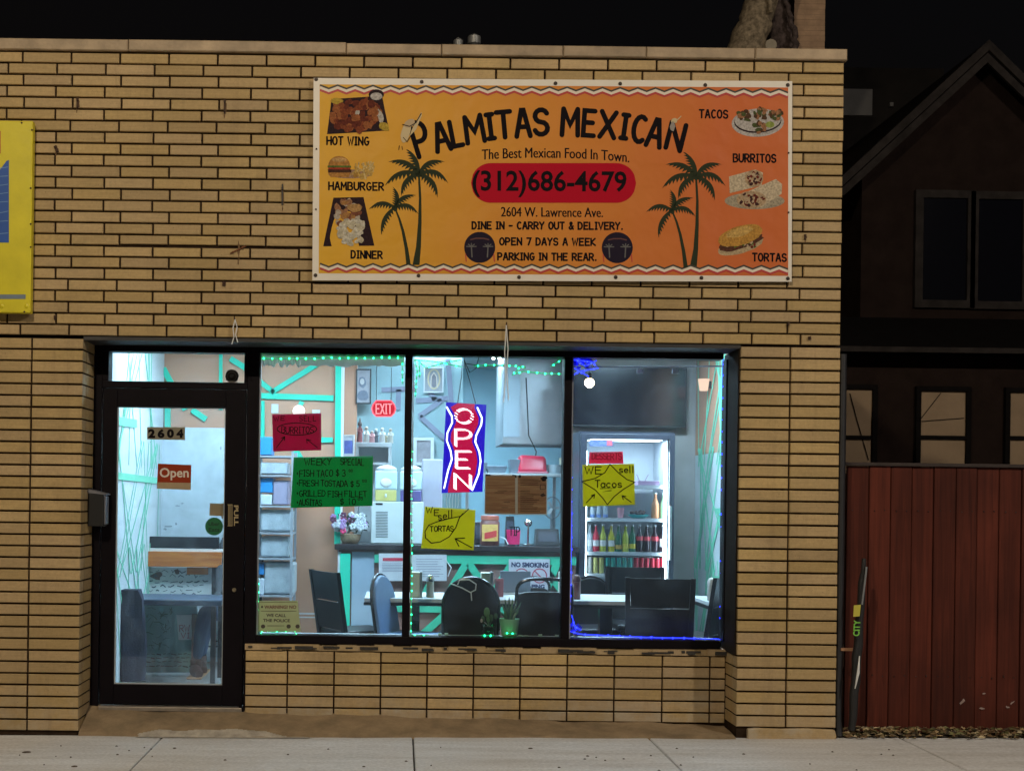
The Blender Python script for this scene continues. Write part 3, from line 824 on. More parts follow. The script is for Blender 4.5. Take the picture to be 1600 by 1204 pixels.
mb = MB(mat('white_vinyl', (.72, .66, .58), .45, .06, 5))
gridsheet(mb, SH, [(490, 122), (1238, 127), (1237, 440), (488, 438)], 60, 22, 0)
gridsheet(mb, SH, [(490, 122), (1238, 127), (1237, 440), (488, 438)], 60, 22, -.002)
mb.build('vinyl_sheet', BAN, smooth=True)
mb = MB(banner_mat()); gridsheet(mb, SH, [(499.5, 132), (1231.5, 137), (1231.5, 431), (498, 427)], 60, 22, .0006)
mb.build('printed_field', BAN, smooth=True)
# zigzag borders
def zig(mb, ya, yb, w, lift):
    pts = []; n = 53
    for i in range(n+1):
        px = 500+731*i/n
        pts.append((px, ya+(yb-ya)*i/n+(2.6 if i % 2 else -2.6)))
    SH.stroke(mb, pts, w, lift, caps=False)
dk, cr, rd = mat('print_dark_olive', (.035, .03, .02), .6, 0), mat('print_cream', (.70, .6, .5), .5, 0), mat('print_red', (.42, .03, .025), .5, 0)
mb = MB(dk); zig(mb, 136, 142.5, 3, .001); zig(mb, 414.5, 418, 3, .001)
mb.use(cr); zig(mb, 139.5, 146, 4, .0012); zig(mb, 418, 421.5, 4, .0012)
mb.use(rd); zig(mb, 143.5, 150, 3.2, .001); zig(mb, 421.8, 425.3, 3.2, .001)
mb.build('zigzag_border', BAN)
# phone panel
mb = MB(mat('print_crimson', (.42, .004, .02), .5, 0, spec=.08))
def pill(u): return 31*math.sqrt(max(0, 1-((31-u)/31)**2)) if u < 31 else (31*math.sqrt(max(0, 1-((u-227)/31)**2)) if u > 227 else 31)
for i in range(86):
    u0, u1 = i*3.0, i*3.0+3.0
    SH.area(mb, [(736+u0, 286-pill(u0)), (736+u0, 286+pill(u0)), (736+u1, 286+pill(u1)), (736+u1, 286-pill(u1))] if 0 < i < 85 else ([(736, 286), (739, 286+pill(3)), (739, 286-pill(3))] if i == 0 else [(991, 286-pill(255)), (991, 286+pill(255)), (994, 286)]), .0014)
mb.build('phone_panel', BAN)
mb = MB(M_INK)
for ch_, cx, cy, w, h, dg in (('P',657.5,217,20,48,-17),('A',689.5,214.5,20,38,-13),('L',713.5,208.5,15,35,-11),('M',741,202,25,37,-9),('I',766,198,11,34,-7),('T',787.5,195,20,36,-5),('A',817,192.7,20,37,-3),('S',845.5,191,20,35,0),
                       ('M',891,191,23,37,2),('E',920.5,192.7,17,35,4),('X',950,195,21,36,6),('I',976.3,198,10,33,8),('C',999.5,202,19,36,9),('A',1024,208,20,38,12),('N',1056,213.5,21,37,14)):
    SH.letter(mb, ch_, cx, cy, w*1.07, h*1.1, dg, 7.6)
SH.bold_type(mb, 'The Best Mexican Food In Town.', 753, 234, 983, 250, 4, -5)
SH.type(mb, '(312)686-4679', 738, 266, 979, 308, .02, 1.5, lift=.0024)
SH.bold_type(mb, '2604 W. Lawrence Ave.', 783, 323.5, 942, 338.5, 1)
for tx, a, b, c, d in (('DINE IN - CARRY OUT & DELIVERY.',738,347,973,357.5),('OPEN 7 DAYS A WEEK',781,372,930,382.5),('PARKING IN THE REAR.',778,395.5,932,406),('HOT WING',511,214,576,226),('HAMBURGER',514,285,599,296.5),('DINNER',549,392,597,403),('TACOS',1093,172,1137,184),('BURRITOS',1146,241,1212,253),('TORTAS',1176,396,1228.5,407.5)):
    SH.hand(mb, tx, a, b, c, d, 2.7, .8, .42)
mb.build('lettering', BAN)
# palms
def frond(S, mb, c, t, wd, bulge):
    c, t = Vector(c), Vector(t); d = t-c; nn = Vector((-d.y, d.x)).normalized()
    if nn.y > 0: nn = -nn
    N = 9; top = []; bot = []
    for i in range(N+1):
        s = i/N; q = c+d*s+nn*bulge*4*s*(1-s); w = wd*math.sin(math.pi*min(1, .12+s*.88))**.7
        top.append(q+nn*w*.35)
        bot.append(q-nn*w*.3); 
        if i < N: bot.append(c+d*(s+.07)+nn*bulge*4*s*(1-s)-nn*w*.95+d.normalized()*wd*.3)
    for i in range(N):
        S.area(mb, [top[i], bot[2*i], bot[2*i+1], bot[2*i+2], top[i+1]], .0014)
def palm(dx, dy, s=1.0, ox=0, oy=0, S=SH, m=None, lift=0):
    mb = MB(m or mat('print_palm_green', (.028, .036, .020), .6, 0, spec=.06))
    def q(x, y): return (ox+(x+dx-ox)*s, oy+(y+dy-oy)*s)
    for tip, bu in (((637,234),4),((608,252.6),8),((602,290),10),((627,306),8),((683.5,308),8),((699.5,286),10),((693.7,252.6),8)):
        frond(S, mb, q(654.5,271.5), q(*tip), 10*s, bu*s)
    tr = [q(654.5,271.5), q(656.5,310), q(656,347), q(654,385), q(650,414)]; ws = [3,4,5.5,7.5,11]
    for i in range(4):
        S.area(mb, [(tr[i][0]-ws[i]*s/2,tr[i][1]), (tr[i+1][0]-ws[i+1]*s/2,tr[i+1][1]), (tr[i+1][0]+ws[i+1]*s/2,tr[i+1][1]), (tr[i][0]+ws[i]*s/2,tr[i][1])], .0012)
    for tip, bu in (((615,293),5),((577,327),8),((596,366),6),((653,334),8),((648.6,305),6)):
        frond(S, mb, q(616.6,324), q(*tip), 8.5*s, bu*s)
    tr = [q(616.6,324), q(624,342), q(629.7,361.6), q(635,388), q(638.4,414)]; ws = [2.5,3.5,4.5,5.5,7]
    for i in range(4):
        S.area(mb, [(tr[i][0]-ws[i]*s/2,tr[i][1]), (tr[i+1][0]-ws[i+1]*s/2,tr[i+1][1]), (tr[i+1][0]+ws[i+1]*s/2,tr[i+1][1]), (tr[i][0]+ws[i]*s/2,tr[i][1])], .0013)
    mb.build('palm_print', BAN)
palm(0, 0); palm(433, 4.3)
# round emblems
for cx, cy in ((749.5, 386.5), (964.5, 387)):
    mb = MB(mat('print_night', (.018, .013, .026), .6, 0, spec=.06)); SH.blob(mb, cx, cy, 24.3, 24.3, .0012, 30)
    mb.use(mat('print_grey', (.09, .085, .085), .6, 0))
    for sx in (-1, 1):
        for k in range(5):
            a = math.radians(-160+k*35); SH.stroke(mb, [(cx+sx*13, cy-1), (cx+sx*13+8*math.cos(a), cy-1+7*math.sin(a)+2)], 1.6, .0018)
        SH.stroke(mb, [(cx+sx*13, cy-1), (cx+sx*12, cy+15)], 2, .0018)
    mb.use(mat('print_dull_red', (.09, .02, .02), .6, 0)); SH.stroke(mb, [(cx-14, cy-12), (cx-6, cy-14), (cx+6, cy-14), (cx+14, cy-12)], 2, .0018)
    mb.use(rd); SH.stroke(mb, [(cx-22, cy+11), (cx-21, cy+22)], 1.6, .0018); SH.stroke(mb, [(cx+22, cy+11), (cx+23, cy+22)], 1.6, .0018)
    mb.build('round_emblem', BAN)
# hat ornament on the P, small one on the N
mb = MB(mat('print_straw', (.52, .40, .22), .6, 0)); SH.blob(mb, 634, 207, 7, 17, .003, 16, .05, .25); SH.area(mb, [(643, 204), (657, 177), (659, 176), (659, 181), (650, 203), (640, 213)], .003)
mb.use(mat('print_tan', (.42, .30, .17), .6, 0)); SH.blob(mb, 640, 193, 9, 6, .0034, 14, .05, -.5)
mb.use(M_INK); SH.stroke(mb, [(629, 195), (640, 198), (650, 192), (658, 178)], 1.2, .0036); SH.stroke(mb, [(630, 215), (636, 222), (641, 214)], 1.0, .0036); SH.stroke(mb, [(624, 228), (623, 234)], 1, .0036); SH.stroke(mb, [(628, 229), (629, 234)], 1, .0036)
mb.build('hat_print', BAN); mb = MB(mat('print_straw', (.52, .4, .22))); SH.blob(mb, 1053, 189, 5, 4, .003, 10, .2); SH.stroke(mb, [(1056, 190), (1064, 182)], 1.4, .003)
mb.use(mat('print_grey2', (.25, .22, .2), .6, 0)); SH.blob(mb, 1051, 198, 4, 7, .003, 10, .2)
mb.build('hat_print', BAN)
# food pictures
def pm(n, c): return mat('food_'+n, tuple(q*.62 for q in c), .6, .55, 75, spec=.1)
def food(label, fn):
    mb = MB(); fn(mb); o = mb.build('food_picture', BAN); o['label'] = label
def scatter(mb, cols, cx, cy, rx, ry, n, r0, r1, l0):
    for i in range(n):
        a, q = R.uniform(0, 6.28), math.sqrt(R.random()); mb.use(cols[i % len(cols)])
        SH.blob(mb, cx+rx*q*math.cos(a), cy+ry*q*math.sin(a), R.uniform(r0, r1), R.uniform(r0, r1)*.75, l0+i*.00003, 9, .18, R.uniform(0, 3))
TRAY = pm('tray', (.035, .016, .022))
def wings(mb):
    mb.use(TRAY); SH.area(mb, [(518, 155), (597, 150), (608, 204), (511, 210)], .001)
    scatter(mb, [pm('wing', (.30, .075, .03)), pm('wing_dark', (.17, .035, .02)), pm('wing_light', (.42, .14, .05))], 554, 180, 38, 24, 85, 4, 9, .0014)
    mb.use(pm('lemon', (.62, .42, .06))); SH.blob(mb, 527, 158, 10, 5, .003, 12, .1); SH.blob(mb, 600, 198, 9, 6, .003, 12, .1, .5)
    mb.use(pm('cream', (.62, .56, .5))); SH.blob(mb, 594, 182, 5, 12, .0029, 12, .15, -.3); SH.blob(mb, 558, 176, 4, 8, .0031, 9, .2, .2)
    mb.use(TRAY); SH.blob(mb, 588, 148, 12, 8, .0032, 16); mb.use(pm('dip', (.66, .6, .58))); SH.blob(mb, 588, 151, 9.5, 6, .0034, 16)
food('printed picture of a tray of hot wings', wings)
def burger(mb):
    mb.use(pm('plate', (.5, .3, .2))); SH.blob(mb, 547, 272, 34, 7, .001, 22)
    scatter(mb, [pm('fry', (.72, .45, .12)), pm('fry_dark', (.52, .28, .06))], 562, 266, 20, 11, 5, 5, 7, .0012)
    for i in range(26):
        x = 552+R.uniform(0, 28); mb.use(pm('fry', (.7, .4, .1)) if i % 2 else pm('fry_light', (.8, .58, .25)))
        a = R.uniform(-1.2, 1.2); y = 266+R.uniform(-8, 8); SH.stroke(mb, [(x-6*math.sin(a), y-7*math.cos(a)), (x+5*math.sin(a), y+7*math.cos(a))], 2.2, .0015)
    mb.use(pm('bun', (.58, .27, .07))); SH.area(mb, [(513+34*(1-math.cos(t))/2, 259-15*math.sin(t)) for t in [math.pi*i/12 for i in range(13)]], .0024)
    mb.use(pm('lettuce', (.12, .2, .04))); SH.area(mb, [(512, 259), (548, 259), (549, 262), (512, 262)], .0025)
    mb.use(pm('tomato', (.45, .06, .03))); SH.area(mb, [(513, 262), (548, 262), (547, 265), (513, 265)], .0026)
    mb.use(pm('patty', (.09, .035, .02))); SH.area(mb, [(512, 265), (549, 265), (549, 270), (513, 270)], .0025)
    mb.use(pm('bun', (.58, .27, .07))); SH.area(mb, [(513, 270), (548, 270), (545, 277), (517, 277)], .0026)
    mb.use(pm('bun_light', (.72, .42, .16))); SH.blob(mb, 530, 250, 12, 3.5, .003, 12)
food('printed picture of a hamburger with fries', burger)
def dinner(mb):
    mb.use(TRAY); SH.area(mb, [(521, 309), (568, 308), (585, 384), (505, 385)], .001)
    scatter(mb, [pm('beans', (.26, .09, .05)), pm('meat', (.42, .2, .1)), pm('onion', (.62, .52, .42)), pm('sauce', (.5, .24, .08))], 543, 335, 18, 22, 40, 4, 8, .0014)
    mb.use(pm('tortilla', (.56, .32, .12))); SH.blob(mb, 554, 325, 12, 6, .0028, 14, .1)
    scatter(mb, [pm('rice', (.68, .6, .44)), pm('rice_light', (.76, .7, .58))], 551, 361, 22, 19, 60, 3, 7, .003)
food('printed picture of a dinner tray with rice', dinner)
def tacos(mb):
    mb.use(pm('plate_white', (.6, .55, .52))); SH.blob(mb, 1184, 192, 41, 22, .001, 28, 0, -.05)
    mb.use(TRAY); SH.blob(mb, 1184, 190, 37, 18, .0012, 28, 0, -.05); mb.use(pm('plate_white', (.6, .55, .52))); SH.blob(mb, 1184, 188, 36, 17.5, .0014, 28, 0, -.05)
    for cx, cy in ((1163, 181), (1188, 178), (1211, 179), (1186, 198)):
        scatter(mb, [pm('meat_dark', (.12, .06, .03)), pm('greens', (.10, .12, .04)), pm('meat', (.3, .15, .08))], cx, cy, 10, 9, 18, 3, 5, .002)
    mb.use(pm('lime', (.35, .42, .1))); SH.blob(mb, 1203, 195, 7, 5, .003, 12)
food('printed picture of three tacos on a white plate', tacos)
def burritos(mb):
    mb.use(pm('plate_cream', (.5, .42, .3))); SH.blob(mb, 1179, 314, 47, 13, .001, 26)
    mb.use(pm('wrap', (.74, .6, .42))); SH.area(mb, [(1139, 276), (1180, 265), (1192, 270), (1190, 290), (1140, 302)], .0016)
    SH.area(mb, [(1160, 303), (1212, 280), (1222, 288), (1221, 303), (1190, 324), (1158, 316)], .0022)
    for cx, cy, rx, ry in ((1178, 279, 13, 12), (1174, 312, 22, 12)):
        mb.use(pm('wrap_edge', (.6, .42, .25))); SH.blob(mb, cx, cy, rx+1.5, ry+1.5, .0026, 18)
        scatter(mb, [pm('filling', (.2, .03, .02)), pm('beans2', (.08, .03, .03)), pm('cheese', (.62, .45, .3))], cx, cy, rx-2, ry-2, 32, 1.8, 3.6, .003)
food('printed picture of two cut burritos on a plate', burritos)
def torta(mb):
    mb.use(pm('bread_low', (.62, .46, .27))); SH.blob(mb, 1157, 384, 37, 12, .001, 24, .03, -.28)
    mb.use(pm('filling2', (.13, .05, .03))); SH.blob(mb, 1157, 379, 37, 10, .0014, 22, .08, -.28)
    scatter(mb, [pm('lettuce', (.12, .2, .04)), pm('cheese', (.62, .45, .3)), pm('filling', (.2, .03, .02))], 1160, 382, 30, 5, 22, 2, 3.5, .002)
    mb.use(pm('bread', (.66, .34, .07))); SH.blob(mb, 1157, 368, 36, 15, .0026, 24, .03, -.28)
    mb.use(pm('bread_light', (.74, .46, .14))); SH.blob(mb, 1155, 363, 22, 7, .003, 18, .1, -.28)
food('printed picture of a torta sandwich', torta)
gm = mat('dark_screw', (.06, .045, .04), .5, .3, metal=.6)
for px, py in ((494,124),(659,128),(868,130.5),(969,131),(1102,133),(1231,133),(1232,239),(1232,332),(1231,435),(1096,434),(962,433),(811,433),(654,430.5),(493,430),(494.5,233),(493.7,327)):
    a = Vector(SH.p(px, py, .001)); r = .012 if py < 200 or py > 400 else .006
    mb = MB(gm); mb.cyl(a, a-Vector((0,.006,0)), r, r*.8, 14); mb.cyl(a, a-Vector((0,.010,0)), r*.45, r*.4, 8); mb.build('screw', BAN)

# ------------------------------------------------------------------ yellow sign at the left
SY = Sheet(-.075)
x1, z1 = at(51.5, 189, -.075); z0 = at(49, 489, -.075)[1]; x0 = at(-260, 300, -.075)[0]
t = thing('yellow_sign', 'yellow sheet metal sign with a blue picture at the left edge', 'sign', ((x0+x1)/2, -.05, z0))
mb = MB(mat('yellow_enamel', (.66, .56, .02), .4, .12, 5, .08)); mb.box(x0, x1, -.075, -.02, z0, z1); mb.build('sign_panel', t, bevel=.006)
mb = MB(mat('sign_blue', (.015, .085, .36), .45, .12, 8)); SY.area(mb, [(-140, 262), (-10, 275), (2, 263), (10, 252), (14, 250), (14, 379), (-140, 379)], .0016)
mb.use(mat('sign_light_blue', (.16, .30, .55), .5, 0)); 
for yy in (262, 276, 289, 302, 316, 331, 346, 365): SY.stroke(mb, [(-139, yy), (-30, yy+2), (3, yy+jit(1.5)), (13, yy-1)], 1.0, .002, caps=False)
mb.build('blue_picture', t)
mb = MB(mat('sign_red', (.45, .03, .02), .5, 0)); SY.area(mb, [(-160, 205), (1, 205), (1, 240), (-160, 240)], .0016); mb.build('red_panel', t)
mb = MB(mat('sign_grey', (.16, .2, .24), .5, .1, 9)); SY.area(mb, [(-150, 460), (40, 460), (40, 467), (-150, 467)], .0016); mb.build('grey_stripe', t)
for px, py in ((34, 192), (50, 203), (48, 294), (48, 350), (48, 386), (38, 487)):
    a = P3(px, py, -.076); mb = MB(M_RUST); mb.cyl(a, a-Vector((0,.004,0)), .006, .005, 8); mb.build('screw', t)
for px in (3, 42):
    a = P3(px, 478, -.074); mb = MB(mat('yellow_enamel', (.72,.56,.015))); mb.ball(a, .016, 10, (1,.5,1)); mb.build('dent', t, smooth=True)

# ------------------------------------------------------------------ downpipe and the wrapped pole
mb = MB(mat('black_drainpipe', (.016, .016, .02), .45, .3, 9)); xa = XR+.035
mb.tube([(xa, .06, 2.43), (xa, .06, .12), (xa, .04, .03)], .026, 12)
DP = tag(mb.build('drainpipe', smooth=True, origin=(xa, .06, 0)), 'black drainpipe running down the right corner of the brick wall', 'drainpipe')
p = P3(1323, 1014, .03)
mb = MB(mat('copper_band', (.38, .2, .11), .5, .3)); mb.box(p.x-.036, p.x+.045, .025, .05, p.z-.009, p.z+.009); mb.build('pipe_strap', DP)
a, b = P3(1350, 872, -.05), P3(1331, 1140, .0)
t = thing('wrapped_pole', 'leaning black pole with yellow label and green CITY lettering by the fence', 'pole', (b.x, b.y, b.z))
mb = MB(mat('black_wrap', (.014, .014, .016), .5, .3, 20, .4)); N = 14
mb.tube([a.lerp(b, i/N)+Vector((.004*math.sin(i*2.1), .002*math.cos(i*3), 0)) for i in range(N+1)], [.012, .017, .021, .023, .022, .025, .027, .028, .029, .027, .028, .027, .026, .024, .02], 12); mb.build('wrapped_sleeve', t, smooth=True)
mb = MB(mat('grey_strip', (.2, .21, .23), .5, .2)); mb.tube([P3(1354, 885, -.075), P3(1351, 912, -.078), P3(1347, 944, -.08)], .006, 8); mb.build('grey_cord', t)
SPL = Sheet(-.082)
mb = MB(mat('label_yellow', (.5, .44, .06), .5, 0))
SPL.area(mb, [(1334, 945), (1345, 944), (1343, 962), (1333, 963)], .002); mb.build('yellow_label', t)
mb = MB(mat('city_green', (.18, .5, .06), .5, 0)); vs, fs = text2d('CITY', .03)
pts = []
for u, v in vs:                     # read from the bottom upwards
    pts.append(SPL.p(1343+1.5*u-v*10.5, 993-u*25, .002))
mb.add(pts, fs); mb.build('lettering', t)
mb = MB(mat('white_tape', (.7, .7, .7), .5, .1)); mb.tube([P3(1343, 1024, -.06), P3(1341, 1050, -.065), P3(1336, 1075, -.055)], [.003, .009, .003], 8); mb.build('white_tape', t, smooth=True)

# ------------------------------------------------------------------ fence
FY = .22
t = thing('board_fence', 'dark red brown fence of vertical wooden boards beside the building', 'fence', (4.0, FY, 0))
def grain(name, a, b_):
    m = bpy.data.materials.new(name); m.use_nodes = True; n, l = m.node_tree.nodes, m.node_tree.links; bs = n['Principled BSDF']; bs.inputs['Roughness'].default_value = .75; bs.inputs['Specular IOR Level'].default_value = .2
    tc = n.new('ShaderNodeTexCoord'); mp = n.new('ShaderNodeMapping'); mp.inputs['Scale'].default_value = (26, 26, 1.1); no = n.new('ShaderNodeTexNoise'); no.inputs['Scale'].default_value = 1.5; no.inputs['Detail'].default_value = 8; no.inputs['Distortion'].default_value = .7
    n2 = n.new('ShaderNodeTexNoise'); n2.inputs['Scale'].default_value = 1.7; n2.inputs['Detail'].default_value = 7; l.new(tc.outputs['Object'], n2.inputs['Vector'])
    g = n.new('ShaderNodeNewGeometry'); hs = n.new('ShaderNodeHueSaturation'); rp = n.new('ShaderNodeValToRGB'); rp.color_ramp.elements[0].position = .3; rp.color_ramp.elements[0].color = (*a, 1); rp.color_ramp.elements[1].position = .75; rp.color_ramp.elements[1].color = (*b_, 1)
    l.new(tc.outputs['Object'], mp.inputs['Vector']); l.new(mp.outputs['Vector'], no.inputs['Vector']); l.new(no.outputs['Fac'], rp.inputs['Fac']); l.new(rp.outputs['Color'], hs.inputs['Color'])
    r1 = n.new('ShaderNodeMapRange'); r1.inputs['To Min'].default_value = .72; r1.inputs['To Max'].default_value = 1.2; l.new(g.outputs['Random Per Island'], r1.inputs['Value'])
    r2 = n.new('ShaderNodeMapRange'); r2.inputs['From Min'].default_value = .3; r2.inputs['From Max'].default_value = .7; r2.inputs['To Min'].default_value = .65; r2.inputs['To Max'].default_value = 1.2; l.new(n2.outputs['Fac'], r2.inputs['Value'])
    mu = n.new('ShaderNodeMath'); mu.operation = 'MULTIPLY'; l.new(r1.outputs['Result'], mu.inputs[0]); l.new(r2.outputs['Result'], mu.inputs[1]); l.new(mu.outputs[0], hs.inputs['Value']); l.new(hs.outputs['Color'], bs.inputs['Base Color'])
    bu = n.new('ShaderNodeBump'); bu.inputs['Strength'].default_value = .5; bu.inputs['Distance'].default_value = .004; l.new(no.outputs['Fac'], bu.inputs['Height']); l.new(bu.outputs['Normal'], bs.inputs['Normal'])
    MATS[name] = m; return m
M_FW = grain('red_stained_wood', (.058, .012, .007), (.115, .024, .013))
mb = MB(M_FW)
px = 1321; i = 0
while px < 1960:
    wv = jit(1.2); x0, x1 = at(px, 930, FY)[0], at(px+34.2+wv, 930, FY)[0]
    zt = at(1400, 728, FY)[1]+jit(.003); y = FY+jit(.004)
    mb.brick(x0+.003, x1-.002, .03, zt, y, y+.022, .003)
    px += 34.2+wv
mb.build('boards', t)
mb = MB(mat('dark_fence_cap', (.03, .02, .018), .8, .3, 8)); x0, x1 = at(1319, 725, FY)[0], at(1960, 725, FY)[0]; zt = at(1400, 729, FY)[1]
mb.box(x0, x1, FY-.02, FY+.05, zt+.004, zt+.026); mb.build('cap_rail', t, bevel=.003)
mb = MB(M_FW)
for z in (.35, 1.4): mb.box(x0, x1, FY+.028, FY+.065, z, z+.09)
mb.build('back_rail', t)
mb = MB(mat('nail_head', (.03, .02, .018), .6, 0, metal=.5)); px = 1321
while px < 1960:
    for z in (.39, 1.45):
        for d in (9, 25):
            xx = at(px+d, 930, FY)[0]; mb.cyl((xx, FY+.001, z+jit(.012)), (xx, FY-.0055, z+jit(.002)), .0035, n=6)
    px += 34.2
mb.build('nails', t)
mb = MB(mat('fence_scuff', (.3, .22, .2), .8, .3, 40)); SF = Sheet(FY-.006)
for cx, cy, rx, ry, ro in ((1504, 1095, 8, 3, -.8), (1534, 1106, 5, 2.5, 0), (1574, 1104, 4, 2, .3), (1582, 1097, 5, 1.6, -.7), (1537, 1083, 3, 2, 0)): SF.blob(mb, cx, cy, rx*.8, ry*.7, .0005, 12, .4, ro)
mb.build('scuff', t)
# dry leaves along the foot of the fence
mb = MB()
lm = [mat('leaf_tan', (.34, .24, .12), .8, 0), mat('leaf_brown', (.17, .10, .045), .8, 0), mat('leaf_olive', (.16, .15, .06), .8, 0), mat('leaf_pale', (.45, .36, .22), .8, 0), mat('leaf_dark', (.05, .035, .02), .8, 0)]
for i in range(1700):
    x = R.uniform(2.80, 5.4); y = R.triangular(-.04, .21, .12); z = zg(x)+.012+R.random()*.05*(1-abs(y-.12)/.2)
    mb.use(R.choice(lm)); s = R.uniform(.012, .03)
    Mx = Matrix.Translation((x, y, z)) @ Matrix.Rotation(R.uniform(0, 6.3), 4, 'Z') @ Matrix.Rotation(R.uniform(-1, 1), 4, 'X')
    mb.add([Mx @ Vector(q) for q in ((-s, 0, 0), (0, -s*.5, .2*s), (s, 0, 0), (0, s*.5, .25*s))], [(0, 1, 2), (0, 2, 3)])
o = mb.build('fallen_leaves'); o['kind'] = 'stuff'; o['label'] = 'dry fallen leaves piled along the foot of the red fence'; o['category'] = 'leaves'
mb = MB(M_SOIL); mb.box(2.75, 40, .055, 30, -.25, .004); struct(mb.build('yard_soil'))

# ------------------------------------------------------------------ the house beyond the fence
HY = 7.0
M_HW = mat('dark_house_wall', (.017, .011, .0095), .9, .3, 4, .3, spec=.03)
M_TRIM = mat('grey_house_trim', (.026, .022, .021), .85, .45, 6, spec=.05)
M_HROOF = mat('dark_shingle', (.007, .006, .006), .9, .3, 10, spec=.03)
ap, le = at(1527, 94, HY), at(1313, 292, HY)
re = (2*ap[0]-le[0], le[1])
H = thing('gabled_house', 'dark two storey house with a steep gable behind the red fence', 'house', (ap[0], HY, 0))
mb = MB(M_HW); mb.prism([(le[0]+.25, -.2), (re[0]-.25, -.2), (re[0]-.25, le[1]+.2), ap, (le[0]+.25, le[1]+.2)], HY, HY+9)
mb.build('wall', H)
sl = Vector((ap[0]-le[0], 0, ap[1]-le[1])); sl.normalize(); nn = Vector((-sl.z, 0, sl.x))
for sgn in (1, -1):
    def mir(p): return (p[0] if sgn == 1 else 2*ap[0]-p[0], p[1])
    def off(p, d): return (p[0]+nn.x*d, p[1]+nn.z*d)
    e0 = (le[0]-sl.x*.15, le[1]-sl.z*.15)
    q = [e0, ap, off(ap, .1), off(e0, .1)]
    q = [mir(p) for p in q]
    if sgn == -1: q.reverse()
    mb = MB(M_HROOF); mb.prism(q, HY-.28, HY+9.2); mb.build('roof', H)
    q = [off(e0, -.085), (ap[0], ap[1]-.085/max(.3, sl.x)), (ap[0], ap[1]-.006), off(e0, -.004)]; q = [mir(p) for p in q]
    if sgn == -1: q.reverse()
    mb = MB(M_TRIM); mb.prism(q, HY-.275, HY-.235); mb.build('rake_board', H)
    q = [off(e0, .008), (ap[0], ap[1]+.012), (ap[0], ap[1]+.13), off(e0, .09)]; q = [mir(p) for p in q]
    if sgn == -1: q.reverse()
    mb = MB(M_TRIM); mb.prism(q, HY-.31, HY-.285); mb.build('roof_edge', H)
CHY = 10.2
ch = MB(mat('chimney_brick', (.50, .32, .20), .85, .25, 8))
xa, xb = at(1241, 40, CHY)[0], at(1289, 40, CHY)[0]
zc = 4.2
for r in range(66):
    z0 = zc+r*.075
    ch.box(xa+jit(.002), xb+jit(.002), CHY+jit(.002), CHY+.5, z0+.003, z0+.072)
ch.use(mat('chimney_mortar', (.38, .25, .16), .9, .2, 9)).box(xa+.002, xb-.002, CHY+.003, CHY+.49, zc, zc+66*.075)
ch.use(M_COPING).box(xa-.04, xb+.04, CHY-.04, CHY+.54, zc+66*.075+.002, zc+66*.075+.07)
ch.build('chimney', H)
M_DGLASS = mat('dark_window_glass', (.004, .004, .007), .08, 0, spec=.3)
M_BLIND = mat('tan_blind', (.27, .195, .13), .9, .15, 3, spec=.05)
def hwin(px0, py0, px1, py1, Y, blind, frame, parent, mid=None):
    x0, z1 = at(px0, py0, Y); x1, z0 = at(px1, py1, Y); w = frame
    mb = MB(M_TRIM if not blind else M_HROOF)
    mb.box(x0-w, x0, Y-.05, Y+.0, z0-w, z1+w); mb.box(x1, x1+w, Y-.05, Y+.0, z0-w, z1+w); mb.box(x0, x1, Y-.05, Y, z1, z1+w); mb.box(x0, x1, Y-.05, Y, z0-w, z0)
    if mid:
        zm = at(px0, mid, Y)[1]; mb.box(x0, x1, Y-.045, Y-.004, zm-.02, zm+.02)
    f = mb.build('window', parent)
    mb = MB(M_DGLASS if not blind else M_BLIND)
    mb.box(x0, x1, Y-.02, Y-.003, z0, z1); mb.build('pane' if not blind else 'blind', f)
    return f
hwin(1441, 310, 1508, 470, HY, False, .09, H)
hwin(1527, 312, 1594, 472, HY, False, .09, H)
# enclosed porch
PY0 = 5.6
xa, xb = at(1300, 600, PY0)[0], at(1760, 600, PY0)[0]
zt = at(1500, 556, PY0)[1]
mb = MB(M_HW); mb.box(xa, xb, PY0, HY-.01, -.2, zt); mb.build('porch_wall', H)
mb = MB(M_HROOF); zr = at(1500, 498, HY)[1]
mb.add([(xa-.2, PY0-.3, zt+.05), (xb+.2, PY0-.3, zt+.05), (xb+.2, HY-.02, zr), (xa-.2, HY-.02, zr), (xa-.2, PY0-.3, zt+.005), (xb+.2, PY0-.3, zt+.005), (xb+.2, HY-.02, zt+.005), (xa-.2, HY-.02, zt+.005)], [(0,1,2,3),(4,7,6,5),(0,4,5,1),(1,5,6,2),(3,2,6,7),(0,3,7,4)])
mb.build('porch_roof', H)
mb = MB(M_TRIM); mb.box(xa-.2, xb+.2, PY0-.335, PY0-.305, zt-.005, zt+.05); mb.build('gutter', H)
for a, b, c, d, m in ((1318, 608, 1360, 740, 683), (1437, 611, 1506, 740, 683), (1576, 613, 1640, 740, 684)):
    f = hwin(a, b, c, d, PY0-.002, True, .05, H, m)
    Sb = Sheet(PY0-.03); mb = MB(M_HROOF)
    if a == 1318: Sb.stroke(mb, [(1328, 615), (1340, 660), (1357, 718)], 1.5, 0)
    if a == 1437: Sb.stroke(mb, [(1438, 655), (1470, 614)], 1.2, 0); Sb.stroke(mb, [(1440, 658), (1506, 653)], 1.2, 0)
    if mb.v: mb.build('blind_cord', f)
